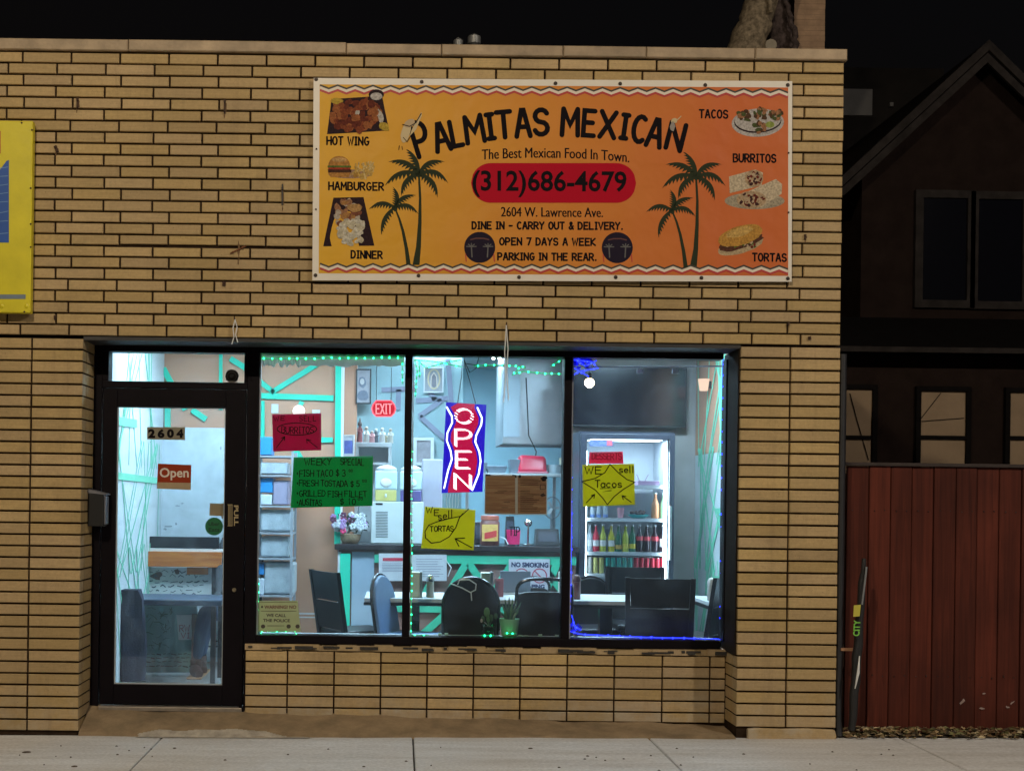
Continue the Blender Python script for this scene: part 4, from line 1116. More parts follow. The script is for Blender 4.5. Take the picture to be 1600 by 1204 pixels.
# a dark block further off with one pale panel on it
BY = 19
x0, z1 = at(1280, 105, BY); x1 = at(1475, 105, BY)[0]
t = thing('distant_building', 'dark flat roofed building far behind the house with a pale wall panel', 'building', ((x0+x1)/2, BY, 0))
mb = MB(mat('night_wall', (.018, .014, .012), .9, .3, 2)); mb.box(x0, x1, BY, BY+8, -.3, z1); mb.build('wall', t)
mb = MB(mat('pale_panel', (.24, .23, .23), .8, .15, 2)); mb.pbox(1300, 139, 1363, 180, BY-.05, .045); mb.build('wall_panel', t)
mb = MB(mat('pale_panel', (.24, .23, .23))); mb.pbox(1391, 160, 1396, 166, BY-.12, .1); mb.build('wall_light', t)

# ------------------------------------------------------------------ tree behind the building
TY = 9.3
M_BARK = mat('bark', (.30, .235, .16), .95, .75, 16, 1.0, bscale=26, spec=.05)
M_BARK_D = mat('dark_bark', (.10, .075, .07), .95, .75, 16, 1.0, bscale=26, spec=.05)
t = thing('bare_tree', 'thick forked tree with grey brown bark rising behind the parapet by the chimney', 'tree', (at(1190, 200, TY)[0], TY, 0))
def limb(pts, rs, m, name='limb', n=14):
    fine, fr_ = [], []
    for i in range(len(pts)-1):
        for k in range(6):
            s = k/6; fine.append(Vector(pts[i]).lerp(Vector(pts[i+1]), s)+Vector((jit(.02), jit(.02), 0))); fr_.append((rs[i]*(1-s)+rs[i+1]*s)*(1+jit(.035)))
    fine.append(Vector(pts[-1])); fr_.append(rs[-1])
    mb = MB(m); mb.tube(fine, fr_, n); return mb.build(name, t, smooth=True, angle=80)
k = (TY+D0)/F
limb([P3(1195, 700, TY+.3), P3(1190, 300, TY+.3), P3(1188, 130, TY+.3)], [.45, .42, .40], M_BARK, 'trunk')
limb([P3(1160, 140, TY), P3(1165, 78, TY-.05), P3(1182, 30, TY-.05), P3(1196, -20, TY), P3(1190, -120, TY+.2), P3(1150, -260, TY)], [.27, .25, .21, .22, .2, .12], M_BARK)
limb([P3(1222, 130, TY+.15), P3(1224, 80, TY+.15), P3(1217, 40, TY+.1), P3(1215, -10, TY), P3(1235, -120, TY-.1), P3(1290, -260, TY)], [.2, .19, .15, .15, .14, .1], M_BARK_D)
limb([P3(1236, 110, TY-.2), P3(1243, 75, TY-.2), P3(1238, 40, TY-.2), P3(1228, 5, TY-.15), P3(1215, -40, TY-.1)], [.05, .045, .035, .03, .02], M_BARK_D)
limb([P3(1203, 20, TY-.3), P3(1202, -20, TY-.3), P3(1195, -90, TY-.2)], [.03, .025, .02], M_BARK)
mb = MB(mat('cut_wood', (.42, .36, .27), .8, .2, 12)); q = P3(1204, 71, TY-.2); mb.tube([q+Vector((0, .25, -.05)), q, q+Vector((0, -.03, 0))], [.09, .085, .075], 14); mb.build('cut_stub', t, smooth=True)
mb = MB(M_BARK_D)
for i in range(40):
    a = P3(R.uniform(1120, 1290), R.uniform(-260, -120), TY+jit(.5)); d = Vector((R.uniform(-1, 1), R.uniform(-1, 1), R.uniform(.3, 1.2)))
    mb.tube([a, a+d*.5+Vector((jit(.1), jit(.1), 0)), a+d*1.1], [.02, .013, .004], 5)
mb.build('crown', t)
# ==================================================================== INSIDE THE RESTAURANT
FZ, CEIL, TT = .08, 2.95, .80
LC = (0.54, 0.81, 1.0)
M_TANW = mat('tan_wall_paint', (.52, .265, .165), .8, .06, 3, .05)
M_COOLW = mat('cool_white_wall', (.62, .66, .68), .7, .05, 3)
M_TEALW = mat('grey_teal_wall', (.25, .36, .38), .8, .1, 3)
M_MINT = mat('mint_green_paint', (.02, .55, .36), .6, .05, 6)
M_MINT_P = mat('pale_mint_tape', (.20, .66, .44), .6, 0)
M_BROWNP = mat('brown_panel', (.20, .11, .095), .7, .08, 5)
M_STAINLESS = mat('stainless', (.55, .57, .6), .32, .08, 5, metal=.85)
M_DARK = mat('dark_vinyl', (.008, .008, .010), .36, .3, 9, .15, spec=.4)
M_VINYLB = mat('blue_grey_vinyl', (.14, .24, .42), .4, .1, 8)
M_TUBE = mat('black_tube', (.05, .05, .055), .25, 0, metal=.8)
M_LAM = mat('pale_laminate', (.58, .6, .62), .35, .06, 5)
M_CLEAR = glassmat('clear_plastic', (.82, .88, .9), .05, 1.4, 1.4)

def paper(name, col, tr=.25):
    if name in MATS: return MATS[name]
    m = bpy.data.materials.new(name); m.use_nodes = True
    n, l = m.node_tree.nodes, m.node_tree.links; n.clear()
    o = n.new('ShaderNodeOutputMaterial'); d = n.new('ShaderNodeBsdfDiffuse'); t = n.new('ShaderNodeBsdfTranslucent'); x = n.new('ShaderNodeMixShader')
    tc = n.new('ShaderNodeTexCoord'); no = n.new('ShaderNodeTexNoise'); no.inputs['Scale'].default_value = 9; no.inputs['Detail'].default_value = 5; l.new(tc.outputs['Object'], no.inputs['Vector'])
    h = n.new('ShaderNodeHueSaturation'); h.inputs['Color'].default_value = (*col, 1)
    mr = n.new('ShaderNodeMapRange'); mr.inputs['To Min'].default_value = .85; mr.inputs['To Max'].default_value = 1.12; l.new(no.outputs['Fac'], mr.inputs['Value']); l.new(mr.outputs['Result'], h.inputs['Value'])
    l.new(h.outputs['Color'], d.inputs['Color']); l.new(h.outputs['Color'], t.inputs['Color'])
    x.inputs['Fac'].default_value = tr; l.new(d.outputs[0], x.inputs[1]); l.new(t.outputs[0], x.inputs[2]); l.new(x.outputs[0], o.inputs['Surface'])
    MATS[name] = m; return m

# ---- room shell
PWY = 2.85
XLW, XRW = -2.0, 2.64
mb = MB(mat('grey_floor_tile', (.30, .29, .28), .35, .15, 4)); mb.box(-3.28, XRW+.05, .43, 8.15, -.05, FZ); struct(mb.build('restaurant_floor'))
mb = MB(mat('ceiling_tile', (.62, .63, .64), .9, .06, 5)); mb.box(-3.28, XRW+.05, .34, 8.15, CEIL, CEIL+.08); struct(mb.build('restaurant_ceiling'))
mb = MB(M_COOLW); mb.box(XLW-.1, XLW, .44, PWY, FZ, CEIL); LW = struct(mb.build('left_interior_wall'))
mb = MB(M_COOLW); mb.box(XRW, XRW+.05, .44, 8.1, FZ, 1.9); mb.use(M_TANW).box(XRW, XRW+.05, .44, 8.1, 1.901, CEIL); RW = struct(mb.build('right_interior_wall'))
def tape(mb, x, y0, z0, y1, z1, w=.012, nx=-1, k=0):
    d = Vector((0, y1-y0, z1-z0)).normalized(); n_ = Vector((0, -d.z, d.y))*w/2; xx = x+nx*(.002+.0005*k)
    a, b = Vector((xx, y0, z0)), Vector((xx, y1, z1)); t = Vector((nx*.0015, 0, 0))
    mb.add([a-n_, a+n_, b+n_, b-n_, a-n_+t, a+n_+t, b+n_+t, b-n_+t], [(0,1,2,3),(4,7,6,5),(0,4,5,1),(1,5,6,2),(2,6,7,3),(3,7,4,0)])
mb = MB(M_MINT_P); Rt = random.Random(3); k = 0
ys = [2.15, 2.38, 2.6, 2.82, 3.04, 3.26, 3.44]
for lvl in ((FZ, 1.0), (.9, 1.95), (1.8, CEIL)):
    for i in range(13):
        tape(mb, XRW, Rt.choice(ys)+Rt.uniform(-.08, .08), lvl[0], Rt.choice(ys)+Rt.uniform(-.08, .08), lvl[1], Rt.uniform(.022, .040), -1, k % 9); k += 1
for z in (1.42, .86, .3): tape(mb, XRW, 2.1, z, 2.75, z-.01, .05, -1, 10)
struct(mb.build('right_wall_tape_pattern'))
mb = MB(M_MINT_P); k = 0
ys = [1.0, 1.25, 1.5, 1.75, 2.0, 2.3, 2.6]
for lvl in ((FZ, 1.1), (.9, 1.9), (1.7, CEIL)):
    for i in range(11):
        tape(mb, XLW, Rt.choice(ys)+Rt.uniform(-.1, .1), lvl[0], Rt.choice(ys)+Rt.uniform(-.1, .1), lvl[1], Rt.uniform(.01, .022), 1, k % 9); k += 1
tape(mb, XLW, .9, 1.62, 2.7, 1.60, .05, 1, 10); tape(mb, XLW, .9, 2.0, 1.7, 2.02, .06, 1, 11)
struct(mb.build('left_wall_tape_pattern'))

# partition with mint battens, and the end post
px1 = at(529, 775, PWY)[0]
mb = MB(M_TANW); mb.box(XLW-.1, px1, PWY, PWY+.1, FZ, CEIL); struct(mb.build('partition_wall'))
mb = MB(M_MINT)
def bat(p0, p1, w, Y, mb, dep=.02):
    a, b = P3(*p0, Y), P3(*p1, Y); d = (b-a); L = d.length; ang = math.atan2(d.z, d.x)
    Mx = Matrix.Translation((a+b)/2) @ Matrix.Rotation(-ang, 4, 'Y'); mb.xbox(Mx, L, dep, w)
W = .048; Yb = PWY-.012
bat((529, 540), (527, 850), .05, Yb-.012, mb)
bat((405, 618), (521, 622), W, Yb, mb); bat((409, 626), (409, 700), W, Yb, mb)
bat((424, 613), (505, 563), W*.9, Yb, mb); bat((428, 613), (404, 594), W*.9, Yb, mb)
bat((472, 627), (456, 662), W*.8, Yb, mb); bat((490, 687), (520, 687), W*.9, Yb, mb); bat((440, 668), (470, 716), W, Yb-.0, mb)
bat((360, 560), (400, 585), W, Yb, mb); bat((255, 575), (290, 640), W, Yb, mb); bat((205, 556), (235, 640), W, Yb, mb); bat((300, 640), (322, 655), W, Yb, mb); bat((262, 600), (262, 700), W, Yb-.003, mb)
bat((345, 540), (345, 640), W*.6, Yb, mb)
struct(mb.build('partition_wall_battens'))
mb = MB(mat('white_trim', (.75, .77, .78), .5, 0)); x0 = px1+.003; mb.box(x0, x0+.028, PWY-.03, PWY+.11, FZ, CEIL); struct(mb.build('partition_wall_trim'))
mb = MB(mat('white_lines', (.6, .55, .52), .7, 0)); mb.pbox(458, 957, 529, 959.5, PWY-.004, .003); mb.pbox(462, 963, 529, 965, PWY-.004, .003); struct(mb.build('partition_wall_lines'))  # two thin pale lines low on the partition
# kitchen walls
KY = 4.7
mb = MB(M_TEALW); mb.box(at(555, 700, KY)[0], at(722, 700, KY)[0], KY, KY+.08, FZ, CEIL); struct(mb.build('kitchen_divider_wall'))
mb = MB(M_TANW); mb.box(-2.1, at(557, 700, KY-.06)[0], KY-.12, KY-.02, FZ, CEIL); struct(mb.build('kitchen_side_wall'))
mb = MB(mat('purple_tape', (.19, .20, .27), .7, .1, 6)); Yk = KY-.012
for a, b in (((596, 609), (650, 607)), ((623, 608), (622, 640)), ((650, 626), (700, 622)), ((655, 650), (690, 625)), ((656, 650), (700, 690)), ((700, 560), (712, 720)), ((665, 600), (680, 625))): bat(a, b, .05, Yk, mb, .01)
struct(mb.build('kitchen_wall_tape_pattern'))
mb = MB(mat('kitchen_white', (.36, .58, .68), .6, .03, 3)); mb.box(-3.2, XRW, 6.6, 6.7, FZ, CEIL); struct(mb.build('kitchen_back_wall'))
TVY = 3.55
mb = MB(mat('grey_brown_wall', (.30, .28, .27), .8, .12, 4)); mb.box(at(893, 700, TVY)[0], XRW, TVY, TVY+.1, FZ, CEIL); struct(mb.build('side_room_wall'))

# ---- ceiling lights
def troffer(x, y, w, d, strength, label, col=LC):
    t = thing('ceiling_light', label, 'ceiling light', (x, y, CEIL-.02))
    mb = MB(M_WHITE); f = .03
    mb.box(x-w/2-f, x-w/2, y-d/2-f, y+d/2+f, CEIL-.03, CEIL-.001); mb.box(x+w/2, x+w/2+f, y-d/2-f, y+d/2+f, CEIL-.03, CEIL-.001)
    mb.box(x-w/2, x+w/2, y-d/2-f, y-d/2, CEIL-.03, CEIL-.001); mb.box(x-w/2, x+w/2, y+d/2, y+d/2+f, CEIL-.03, CEIL-.001); mb.build('frame', t)
    mb = MB(emat('diffuser_%g' % strength, col, strength)); mb.box(x-w/2, x+w/2, y-d/2, y+d/2, CEIL-.018, CEIL-.012); mb.build('diffuser', t)
troffer(-1.2, 1.5, 1.2, .3, 84, 'fluorescent ceiling panel above the door end of the dining room')
troffer(.5, 1.7, 1.2, .3, 78, 'fluorescent ceiling panel above the middle dining tables')
troffer(2.0, 2.0, .6, .3, 170, 'small ceiling panel above the drinks fridge')
troffer(.0, 3.75, 1.2, .3, 60, 'fluorescent ceiling panel behind the counter')
troffer(.45, 4.85, 1.3, .4, 95, 'bright kitchen ceiling panel near the extractor hood')

# ---- counter
CY = 2.7
cx0, cx1, ctz = at(527, 850, CY)[0], at(900, 850, CY)[0], 1.10
t = thing('service_counter', 'brown counter with mint green criss-cross battens and a dark top', 'counter', ((cx0+cx1)/2, CY+.3, FZ))
mb = MB(M_BROWNP); mb.box(cx0+.01, cx1, CY, CY+.6, FZ, ctz-.05); mb.build('body', t)
mb = MB(mat('dark_counter_top', (.028, .022, .024), .25, .15, 7)); mb.box(cx0-.02, cx1+.02, CY-.05, CY+.65, ctz-.047, ctz); mb.build('top', t, bevel=.006)
mb = MB(mat('grey_blue_panel', (.28, .36, .45), .6, .08, 5)); mb.pbox(549, 862, 584, 1010, CY-.006, .005); mb.build('side_panel', t)
mb = MB(M_MINT); Yc = CY-.016
bat((539.5, 864), (537.5, 1040), .085, Yc-.002, mb)
mb.use(mat('mint_counter', (.04, .40, .25), .6, .05, 6))
bat((585, 872), (900, 876), .068, Yc, mb)
for a, b in (((728, 880), (690, 945)), ((733, 880), (770, 935)), ((800, 880), (765, 935)), ((700, 955), (655, 995)), ((690, 950), (728, 1000)), ((845, 880), (880, 925)), ((612, 940), (604, 990)), ((870, 880), (850, 930)), ((672, 912), (650, 955))): bat(a, b, .06, Yc-.004, mb)
bat((585, 950), (900, 955), .05, Yc, mb)
mb.build('battens', t)
mb = MB(mat('white_trim', (.75, .77, .78))); mb.pbox(527, 862, 532, 1010, CY-.02, .03); mb.build('corner_trim', t)

def notice(px0, py0, px1, py1, Y, label, cat='notice', col=(.68, .68, .72), name='paper_notice', fn=None, thick=.002, corners=None):
    S = Sheet(Y); t = thing(name, label, cat, P3((px0+px1)/2, (py0+py1)/2, Y))
    mb = MB(paper('paper_%.2f_%.2f_%.2f' % col, col)); c = corners or [(px0, py0), (px1, py0), (px1, py1), (px0, py1)]
    gridsheet(mb, S, c, 6, 6, 0); gridsheet(mb, S, c, 6, 6, -thick); mb.build('sheet', t)
    if fn: fn(S, t)
    return t
def no_smoke(S, t):
    mb = MB(mat('navy_ink', (.02, .03, .09), .6, 0)); S.type(mb, 'NO SMOKING', 799, 877.5, 857, 885.5, .05, 1); S.type(mb, 'VAPING', 818, 912, 851, 919, .05, .5); mb.build('lettering', t)
    for cx in (815, 843):
        mb = MB(mat('red_ring', (.40, .04, .08), .6, 0)); S.stroke(mb, [(cx+11*math.cos(a*.2618), 899+11*math.sin(a*.2618)) for a in range(25)], 1.6); S.stroke(mb, [(cx-8, 891), (cx+8, 907)], 1.6, .0016); mb.build('prohibition_ring', t)
    mb = MB(M_INK); S.stroke(mb, [(806, 902), (822, 902)], 2, .0012); S.stroke(mb, [(835, 902), (850, 902)], 2, .0012); mb.build('pictogram', t)
notice(795, 873, 859, 924, CY-.035, 'white NO SMOKING VAPING sign with two red rings on the counter front', 'sign', (.62, .6, .66), 'no_smoking_sign', no_smoke)
def lines(x0, y0, x1, y1, n, col=(.25, .25, .32), w=.8):
    def fn(S, t):
        mb = MB(mat('print_line', col, .6, 0))
        for i in range(n):
            y = y0+(y1-y0)*i/max(1, n-1); S.stroke(mb, [(x0, y), (x1-R.uniform(0, .25)*(x1-x0), y)], w, .0008, caps=False)
        mb.build('printed_text', t)
    return fn
def red_head(S, t):
    lines(597, 880, 636, 892, 6)(S, t)
    mb = MB(mat('notice_red', (.45, .03, .06), .6, 0)); S.area(mb, [(598, 871), (640, 871), (640, 876), (598, 876)], .0012); mb.build('red_header', t)
notice(592, 864, 640, 907, CY-.035, 'white notice with a red header on the counter front behind the padded chair', fn=red_head)
notice(643, 866, 698, 907, CY-.035, 'pale printed notice on the counter front behind the shaker', fn=lines(650, 873, 694, 900, 8))

# ---- tables
def make_table(label):
    t = thing('dining_table', label, 'table', (0, 0, 0), 'dining tables by the window'); h = TT-FZ
    mb = MB(M_LAM); mb.box(-.34, .34, -.31, .31, h-.028, h); mb.build('tabletop', t, bevel=.004)
    mb = MB(M_DARK); mb.box(-.345, .345, -.315, .315, h-.05, h-.030); mb.build('table_edge', t)
    mb = MB(M_TUBE); mb.box(-.045, .045, -.045, .045, .035, h-.051); mb.build('pedestal', t, bevel=.004)
    mb = MB(M_TUBE); mb.box(-.28, .28, -.035, .035, 0, .034); mb.box(-.034, .034, -.28, -.036, 0, .033); mb.box(-.034, .034, .036, .28, 0, .033); mb.build('base', t)
    return t
tb = make_table('pale dining table with a dark edge behind the left window bay')
tpos = []
for i, (px, Y, lab) in enumerate(((648, 1.12, None), (812, 1.12, 'pale dining table between the two black chairs of the middle bay'), (948, 1.12, 'pale dining table in front of the drinks fridge'), (1170, 1.12, 'pale dining table at the right wall, holding a white shaker'))):
    x = (px-PX)*(Y+D0)/F; tpos.append(x)
    if i == 0: tb.location = (x, Y, FZ)
    else: copy_thing(tb, (x, Y, FZ), label=lab)

# ---- chairs
def chair_frame(t, m, w=.19):
    for sx in (-1, 1):
        mb = MB(m); mb.tube([(sx*w, -.19, 0), (sx*(w-.015), -.17, .44)], .011, 8); mb.build('leg', t, smooth=True)
        mb = MB(m); mb.tube([(sx*w, .24, 0), (sx*(w-.015), .17, .44)], .011, 8); mb.build('leg', t, smooth=True)
    mb = MB(m); mb.tube([(-w+.02, -.18, .2), (w-.02, -.18, .2)], .007, 6); mb.tube([(-w+.02, .21, .2), (w-.02, .21, .2)], .007, 6); mb.build('stretcher', t)
def cushion(m, w, d, z0, z1):
    mb = MB(m); mb.box(-w/2, w/2, -d/2, d/2, z0, z1); return mb
def arch_pts(w, z0, z1, n=12, top=.5):
    pts = [(-w/2, z0)]
    r = w/2; zc = z1-r*top*2 if top < .5 else z1-r
    for i in range(n+1):
        a = math.pi-math.pi*i/n; ca, sa = math.cos(a), math.sin(a); e = .6 if top < .5 else 1
        pts.append((math.copysign(abs(ca)**e, ca)*r, zc+(z1-zc)*abs(sa)**e))
    pts.append((w/2, z0)); return pts
def make_chair(name, label, kind, padm=M_DARK):
    t = thing(name, label, 'chair', (0, 0, 0)); m = M_TUBE
    chair_frame(t, m)
    cushion(padm, .40, .40, .44, .495).build('seat', t, bevel=.02, seg=3)
    lean = .06
    def y(z): return .19+(z-.44)*.16
    if kind in ('arch', 'gap'):
        top = .5 if kind == 'arch' else .3
        A = arch_pts(.37, .40, .885, 14, top)
        mb = MB(m); mb.tube([(a, y(b)+.012, b) for a, b in A], .012, 8); mb.build('back_frame', t, smooth=True)
        B = arch_pts(.36, .47, .88 if kind == 'arch' else .80, 14, top if kind == 'arch' else .12)
        mb = MB(padm); n = len(B)
        vs = [(a, y(b)-.016, b) for a, b in B]+[(a, y(b)+.022, b) for a, b in B]
        mb.add(vs, [tuple(range(n)), tuple(range(2*n-1, n-1, -1))]+[(n+i, n+(i+1)%n, (i+1)%n, i) for i in range(n)]); mb.build('backrest', t, bevel=.01)
    else:
        for sx in (-1, 1):
            mb = MB(padm); mb.add([(sx*.205-.018, y(.44)-.012, .44), (sx*.205+.018, y(.44)-.012, .44), (sx*.205+.018, y(.44)+.02, .44), (sx*.205-.018, y(.44)+.02, .44), (sx*.215-.016, y(.9)-.012, .9), (sx*.215+.016, y(.9)-.012, .9), (sx*.215+.016, y(.9)+.016, .9), (sx*.215-.016, y(.9)+.016, .9)], [(0,3,2,1),(4,5,6,7),(0,1,5,4),(1,2,6,5),(2,3,7,6),(3,0,4,7)]); mb.build('back_post', t)
        for z0, z1 in ((.70, .895), (.50, .692)):
            mb = MB(padm); mb.add([(-.19, y(z0)-.006, z0), (.19, y(z0)-.006, z0), (.19, y(z0)+.012, z0), (-.19, y(z0)+.012, z0), (-.199, y(z1)-.006, z1), (.199, y(z1)-.006, z1), (.199, y(z1)+.012, z1), (-.199, y(z1)+.012, z1)], [(0,3,2,1),(4,5,6,7),(0,1,5,4),(1,2,6,5),(2,3,7,6),(3,0,4,7)]); mb.build('back_slat', t)
    return t
def put(t, px, Y, deg, label=None, first=False):
    x = (px-PX)*(Y+D0)/F
    if first:
        t.location = (x, Y, FZ); t.rotation_euler = (0, 0, math.radians(deg))
        if label: t['label'] = label
        return t
    return copy_thing(t, (x, Y, FZ), math.radians(deg), label)
ca = make_chair('dining_chair', 'black arch backed chair with a cord looped over its back', 'arch'); ca['group'] = 'black dining chairs'
cg = make_chair('dining_chair', 'black chair with a gap under its top rail, before the NO SMOKING sign', 'gap'); cg['group'] = 'black dining chairs'
cs = make_chair('slatted_chair', 'black slatted chair turned beside the mint counter post', 'slat'); cs['group'] = 'black slatted chairs'
cv = make_chair('padded_chair', 'blue grey vinyl padded chair seen edge on by the first mullion', 'arch', M_VINYLB)
put(ca, 735, .78, 180, first=True)
q = put(ca, 938, 1.75, 8, 'black arch backed chair on the far side of the table before the fridge'); q.scale = (.92, .92, .92)
put(cg, 846, .78, 180, first=True)
q = put(cg, 826, 1.75, -6, 'black chair behind the middle table, its rail below the menu'); q.scale = (.91, .91, .91)
put(cs, 562, .98, 118, first=True)
put(cs, 1030, .80, 172, 'black slatted chair with its back to the right window bay')
put(cs, 1078, .95, 238, 'black slatted chair leaning toward the right wall')
put(cs, 1003, 1.7, 0, 'black slatted chair on the far side beside the fridge door')
put(cv, 652, .66, 68, first=True)
# cord over the chair
x = (735-PX)*9.0/F
mb = MB(mat('white_cord', (.65, .66, .68), .5, 0)); Yc2 = .478
mb.tube([P3(704, 911, Yc2), P3(722, 918, Yc2), P3(735, 925, Yc2), P3(743, 921, Yc2), P3(744, 912, Yc2), P3(733, 905, Yc2), P3(718, 906, Yc2), P3(715, 913, Yc2)], .0045, 6); mb.tube([P3(736, 925, Yc2), P3(737, 938, Yc2)], .004, 6)
tag(mb.build('looped_cord', smooth=True, origin=P3(725, 912, Yc2)), 'white cord looped over the top of the arch backed chair', 'cord')

# ---- things on the tables
def on_table(px, Y): return ((px-PX)*(Y+D0)/F, Y)
def napkins(px, Y, label, c1=(.56, .58, .50)):
    x, y = on_table(px, Y); t = thing('napkin_dispenser', label, 'napkin holder', (x, y, TT))
    mb = MB(mat('dispenser_cream', c1, .4, .05)); mb.box(x-.04, x+.025, y-.06, y+.06, TT, TT+.175); mb.build('body', t, bevel=.006)
    mb = MB(M_STAINLESS); mb.box(x+.027, x+.042, y-.062, y+.062, TT, TT+.18); mb.build('face_plate', t, bevel=.003)
napkins(652, .95, 'cream napkin dispenser on the left table')
napkins(762, 1.0, 'pale green napkin dispenser behind the arch backed chair', (.42, .55, .42))
napkins(884, 1.2, 'cream napkin dispenser at the second mullion')
def shaker(px, Y, h, label, body, top, name='sugar_shaker', cat='shaker'):
    x, y = on_table(px, Y); t = thing(name, label, cat, (x, y, TT))
    mb = MB(body); mb.lathe((x, y, TT), [(.024, 0), (.028, .006), (.026, h*.7)], 14); mb.build('body', t, smooth=True)
    mb = MB(top); mb.lathe((x, y, TT+h*.7+.001), [(.028, 0), (.029, h*.12), (.018, h*.26), (.006, h*.3)], 14); mb.build('cap', t, smooth=True)
shaker(674, .95, .155, 'cream shaker with a chrome cap beside the napkin dispenser', mat('shaker_cream', (.6, .55, .46), .4, .05), M_CHROME)
shaker(1113, .95, .16, 'white shaker on the right table', mat('shaker_white', (.62, .63, .62), .4, .05), M_WHITE)
shaker(903, .95, .17, 'brown sauce bottle on the table before the fridge', mat('sauce_brown', (.12, .035, .025), .3, .1), mat('sauce_cap', (.09, .03, .03), .4, 0), 'sauce_bottle', 'bottle')
shaker(889, 1.0, .1, 'short clear shaker at the mullion end of the fridge table', M_CLEAR, M_CHROME)
x, y = on_table(782, 1.05); mb = MB(mat('card_menu', (.3, .1, .12), .5, .2, 20)); mb.box(x-.03, x+.03, y, y+.012, TT, TT+.13)
tag(mb.build('menu_card', bevel=.002, origin=(x, y, TT)), 'dark red menu card standing behind the napkin dispenser', 'menu')
x, y = on_table(807, 1.3); t = thing('menu_holder', 'grey table display with white base behind the plants', 'menu holder', (x, y, TT))
mb = MB(mat('holder_grey', (.16, .18, .22), .4, .1)); mb.box(x-.11, x+.11, y, y+.015, TT+.015, TT+.17); mb.build('display', t, bevel=.004)
mb = MB(M_LAM); mb.box(x-.12, x+.12, y-.04, y+.05, TT+.001, TT+.014); mb.build('base', t)

# ---- plants on the inner sill
def pot(px, w, py0, py1, Y, m, label):
    x, z1 = at(px, py0, Y); z0 = .584; t = thing('potted_plant', label, 'plant', (x, Y, z0)); r = w*(Y+D0)/F/2
    mb = MB(m); mb.lathe((x, Y, z0), [(r*.72, 0), (r*.75, .005), (r, z1-z0), (r*.9, z1-z0), (r*.85, z1-z0-.015)], 20); mb.build('pot', t, smooth=True)
    mb = MB(M_SOIL); mb.lathe((x, Y, z1-.02), [(r*.84, 0), (r*.5, .006), (.002, .008)], 12); mb.build('soil', t)
    return t, x, z1, r
Ysill = .475
LEAF = mat('dark_leaf', (.05, .11, .05), .4, .2, 12); LEAF2 = mat('green_leaf', (.10, .22, .08), .4, .2, 12)
t, x, z1, r = pot(796, 32, 966, 993, Ysill, mat('mint_pot', (.28, .55, .32), .35, .05), 'spiky plant in a pale green pot on the window sill')
for i, (dx, dz, w) in enumerate(((-.05, .10, .012), (-.03, .13, .012), (-.005, .145, .013), (.02, .13, .012), (.05, .12, .012), (.075, .11, .012), (.06, .06, .018), (-.065, .05, .014), (.035, .09, .012))):
    mb = MB(LEAF if i % 3 else LEAF2); a = Vector((x+dx*.3, Ysill+jit(.02), z1-.012)); b = Vector((x+dx, Ysill+jit(.02), z1+dz))
    mb.tube([a, a.lerp(b, .4)+Vector((0, 0, .01)), a.lerp(b, .8), b], [w*.55, w*.7, w*.45, .0015], 6); mb.build('leaf', t, smooth=True)
t, x, z1, r = pot(763, 22, 974, 994, Ysill-.005, glassmat('glass_jar', (.7, .9, .8), .03, 1.45, 1.6), 'small leafy plant in a glass jar on the window sill')
for dx, dz, s, mm in ((-.01, .075, .045, LEAF2), (.02, .04, .03, LEAF), (-.035, .03, .03, LEAF), (.05, .05, .028, LEAF), (.0, .03, .03, LEAF2), (-.045, .02, .018, mat('pale_petal', (.5, .42, .42), .6, .1))):
    mb = MB(mm); mb.tube([(x, Ysill, z1-.012), (x+dx*.6, Ysill, z1+dz*.5)], .002, 5); mb.ball((x+dx, Ysill+jit(.015), z1+dz), s*.75, 10, (.62, .14, 1)); mb.build('leaf', t, smooth=True)
mb = MB(mat('pale_shards', (.4, .55, .45), .5, .2))
for px in (815, 824, 846, 872, 690, 700): xx = (px-PX)*(8.7)/F; mb.box(xx-.012, xx+.012, .46+jit(.01), .475+jit(.01), .584, .592+R.random()*.012)
o = mb.build('sill_scraps'); o['kind'] = 'stuff'; o['label'] = 'pale scraps lying along the inner window sill'; o['category'] = 'scraps'

# ---- shelf of wrapped goods at the left
SY0 = 2.35
sx0, sx1 = at(398, 800, SY0)[0], at(458, 800, SY0)[0]
t = thing('storage_rack', 'narrow grey rack of wrapped supplies seen at the left edge of the first bay', 'rack', ((sx0+sx1)/2, SY0+.2, FZ))
mb = MB(mat('rack_metal', (.34, .36, .40), .6, .1, metal=.2))
for xx in (sx0, sx1-.02): mb.box(xx, xx+.02, SY0, SY0+.02, FZ, 1.85); mb.box(xx, xx+.02, SY0+.35, SY0+.37, FZ, 1.85)
mb.build('frame', t)
for py in (712, 742, 790, 832, 872, 930):
    z = at(430, py, SY0)[1]; mb = MB(mat('rack_metal', (.22, .23, .26))); mb.box(sx0+.001, sx1-.001, SY0+.001, SY0+.369, z-.012, z+.002); mb.build('shelf', t)
PL = mat('grey_wrap', (.42, .47, .52), .3, .22, 14, .5); PLB = mat('blue_pack', (.03, .25, .62), .4, .1, 9); PLW = mat('white_pack', (.6, .66, .74), .4, .1, 9); PLP = mat('mauve_pack', (.34, .3, .42), .5, .15, 9)
def pack(px0, py0, px1, py1, m, label, d=.25, puff=.02, name='wrapped_pack'):
    x0, z1 = at(px0, py0, SY0+.03); x1, z0 = at(px1, py1, SY0+.03); mb = MB(m); mb.box(x0, x1, SY0+.03, SY0+.03+d, z0+.003, z1)
    tag(mb.build(name, bevel=puff, seg=3, origin=((x0+x1)/2, SY0+.15, z0)), label, 'package')
pack(406, 682, 424, 711, PLB, 'bright blue pack on the top shelf of the rack', puff=.006)
pack(407, 722, 450, 741, PL, 'grey wrapped pack on the second rack shelf', puff=.01)
pack(407, 746, 426, 770, PLB, 'blue and white pack in the middle of the rack', puff=.008)
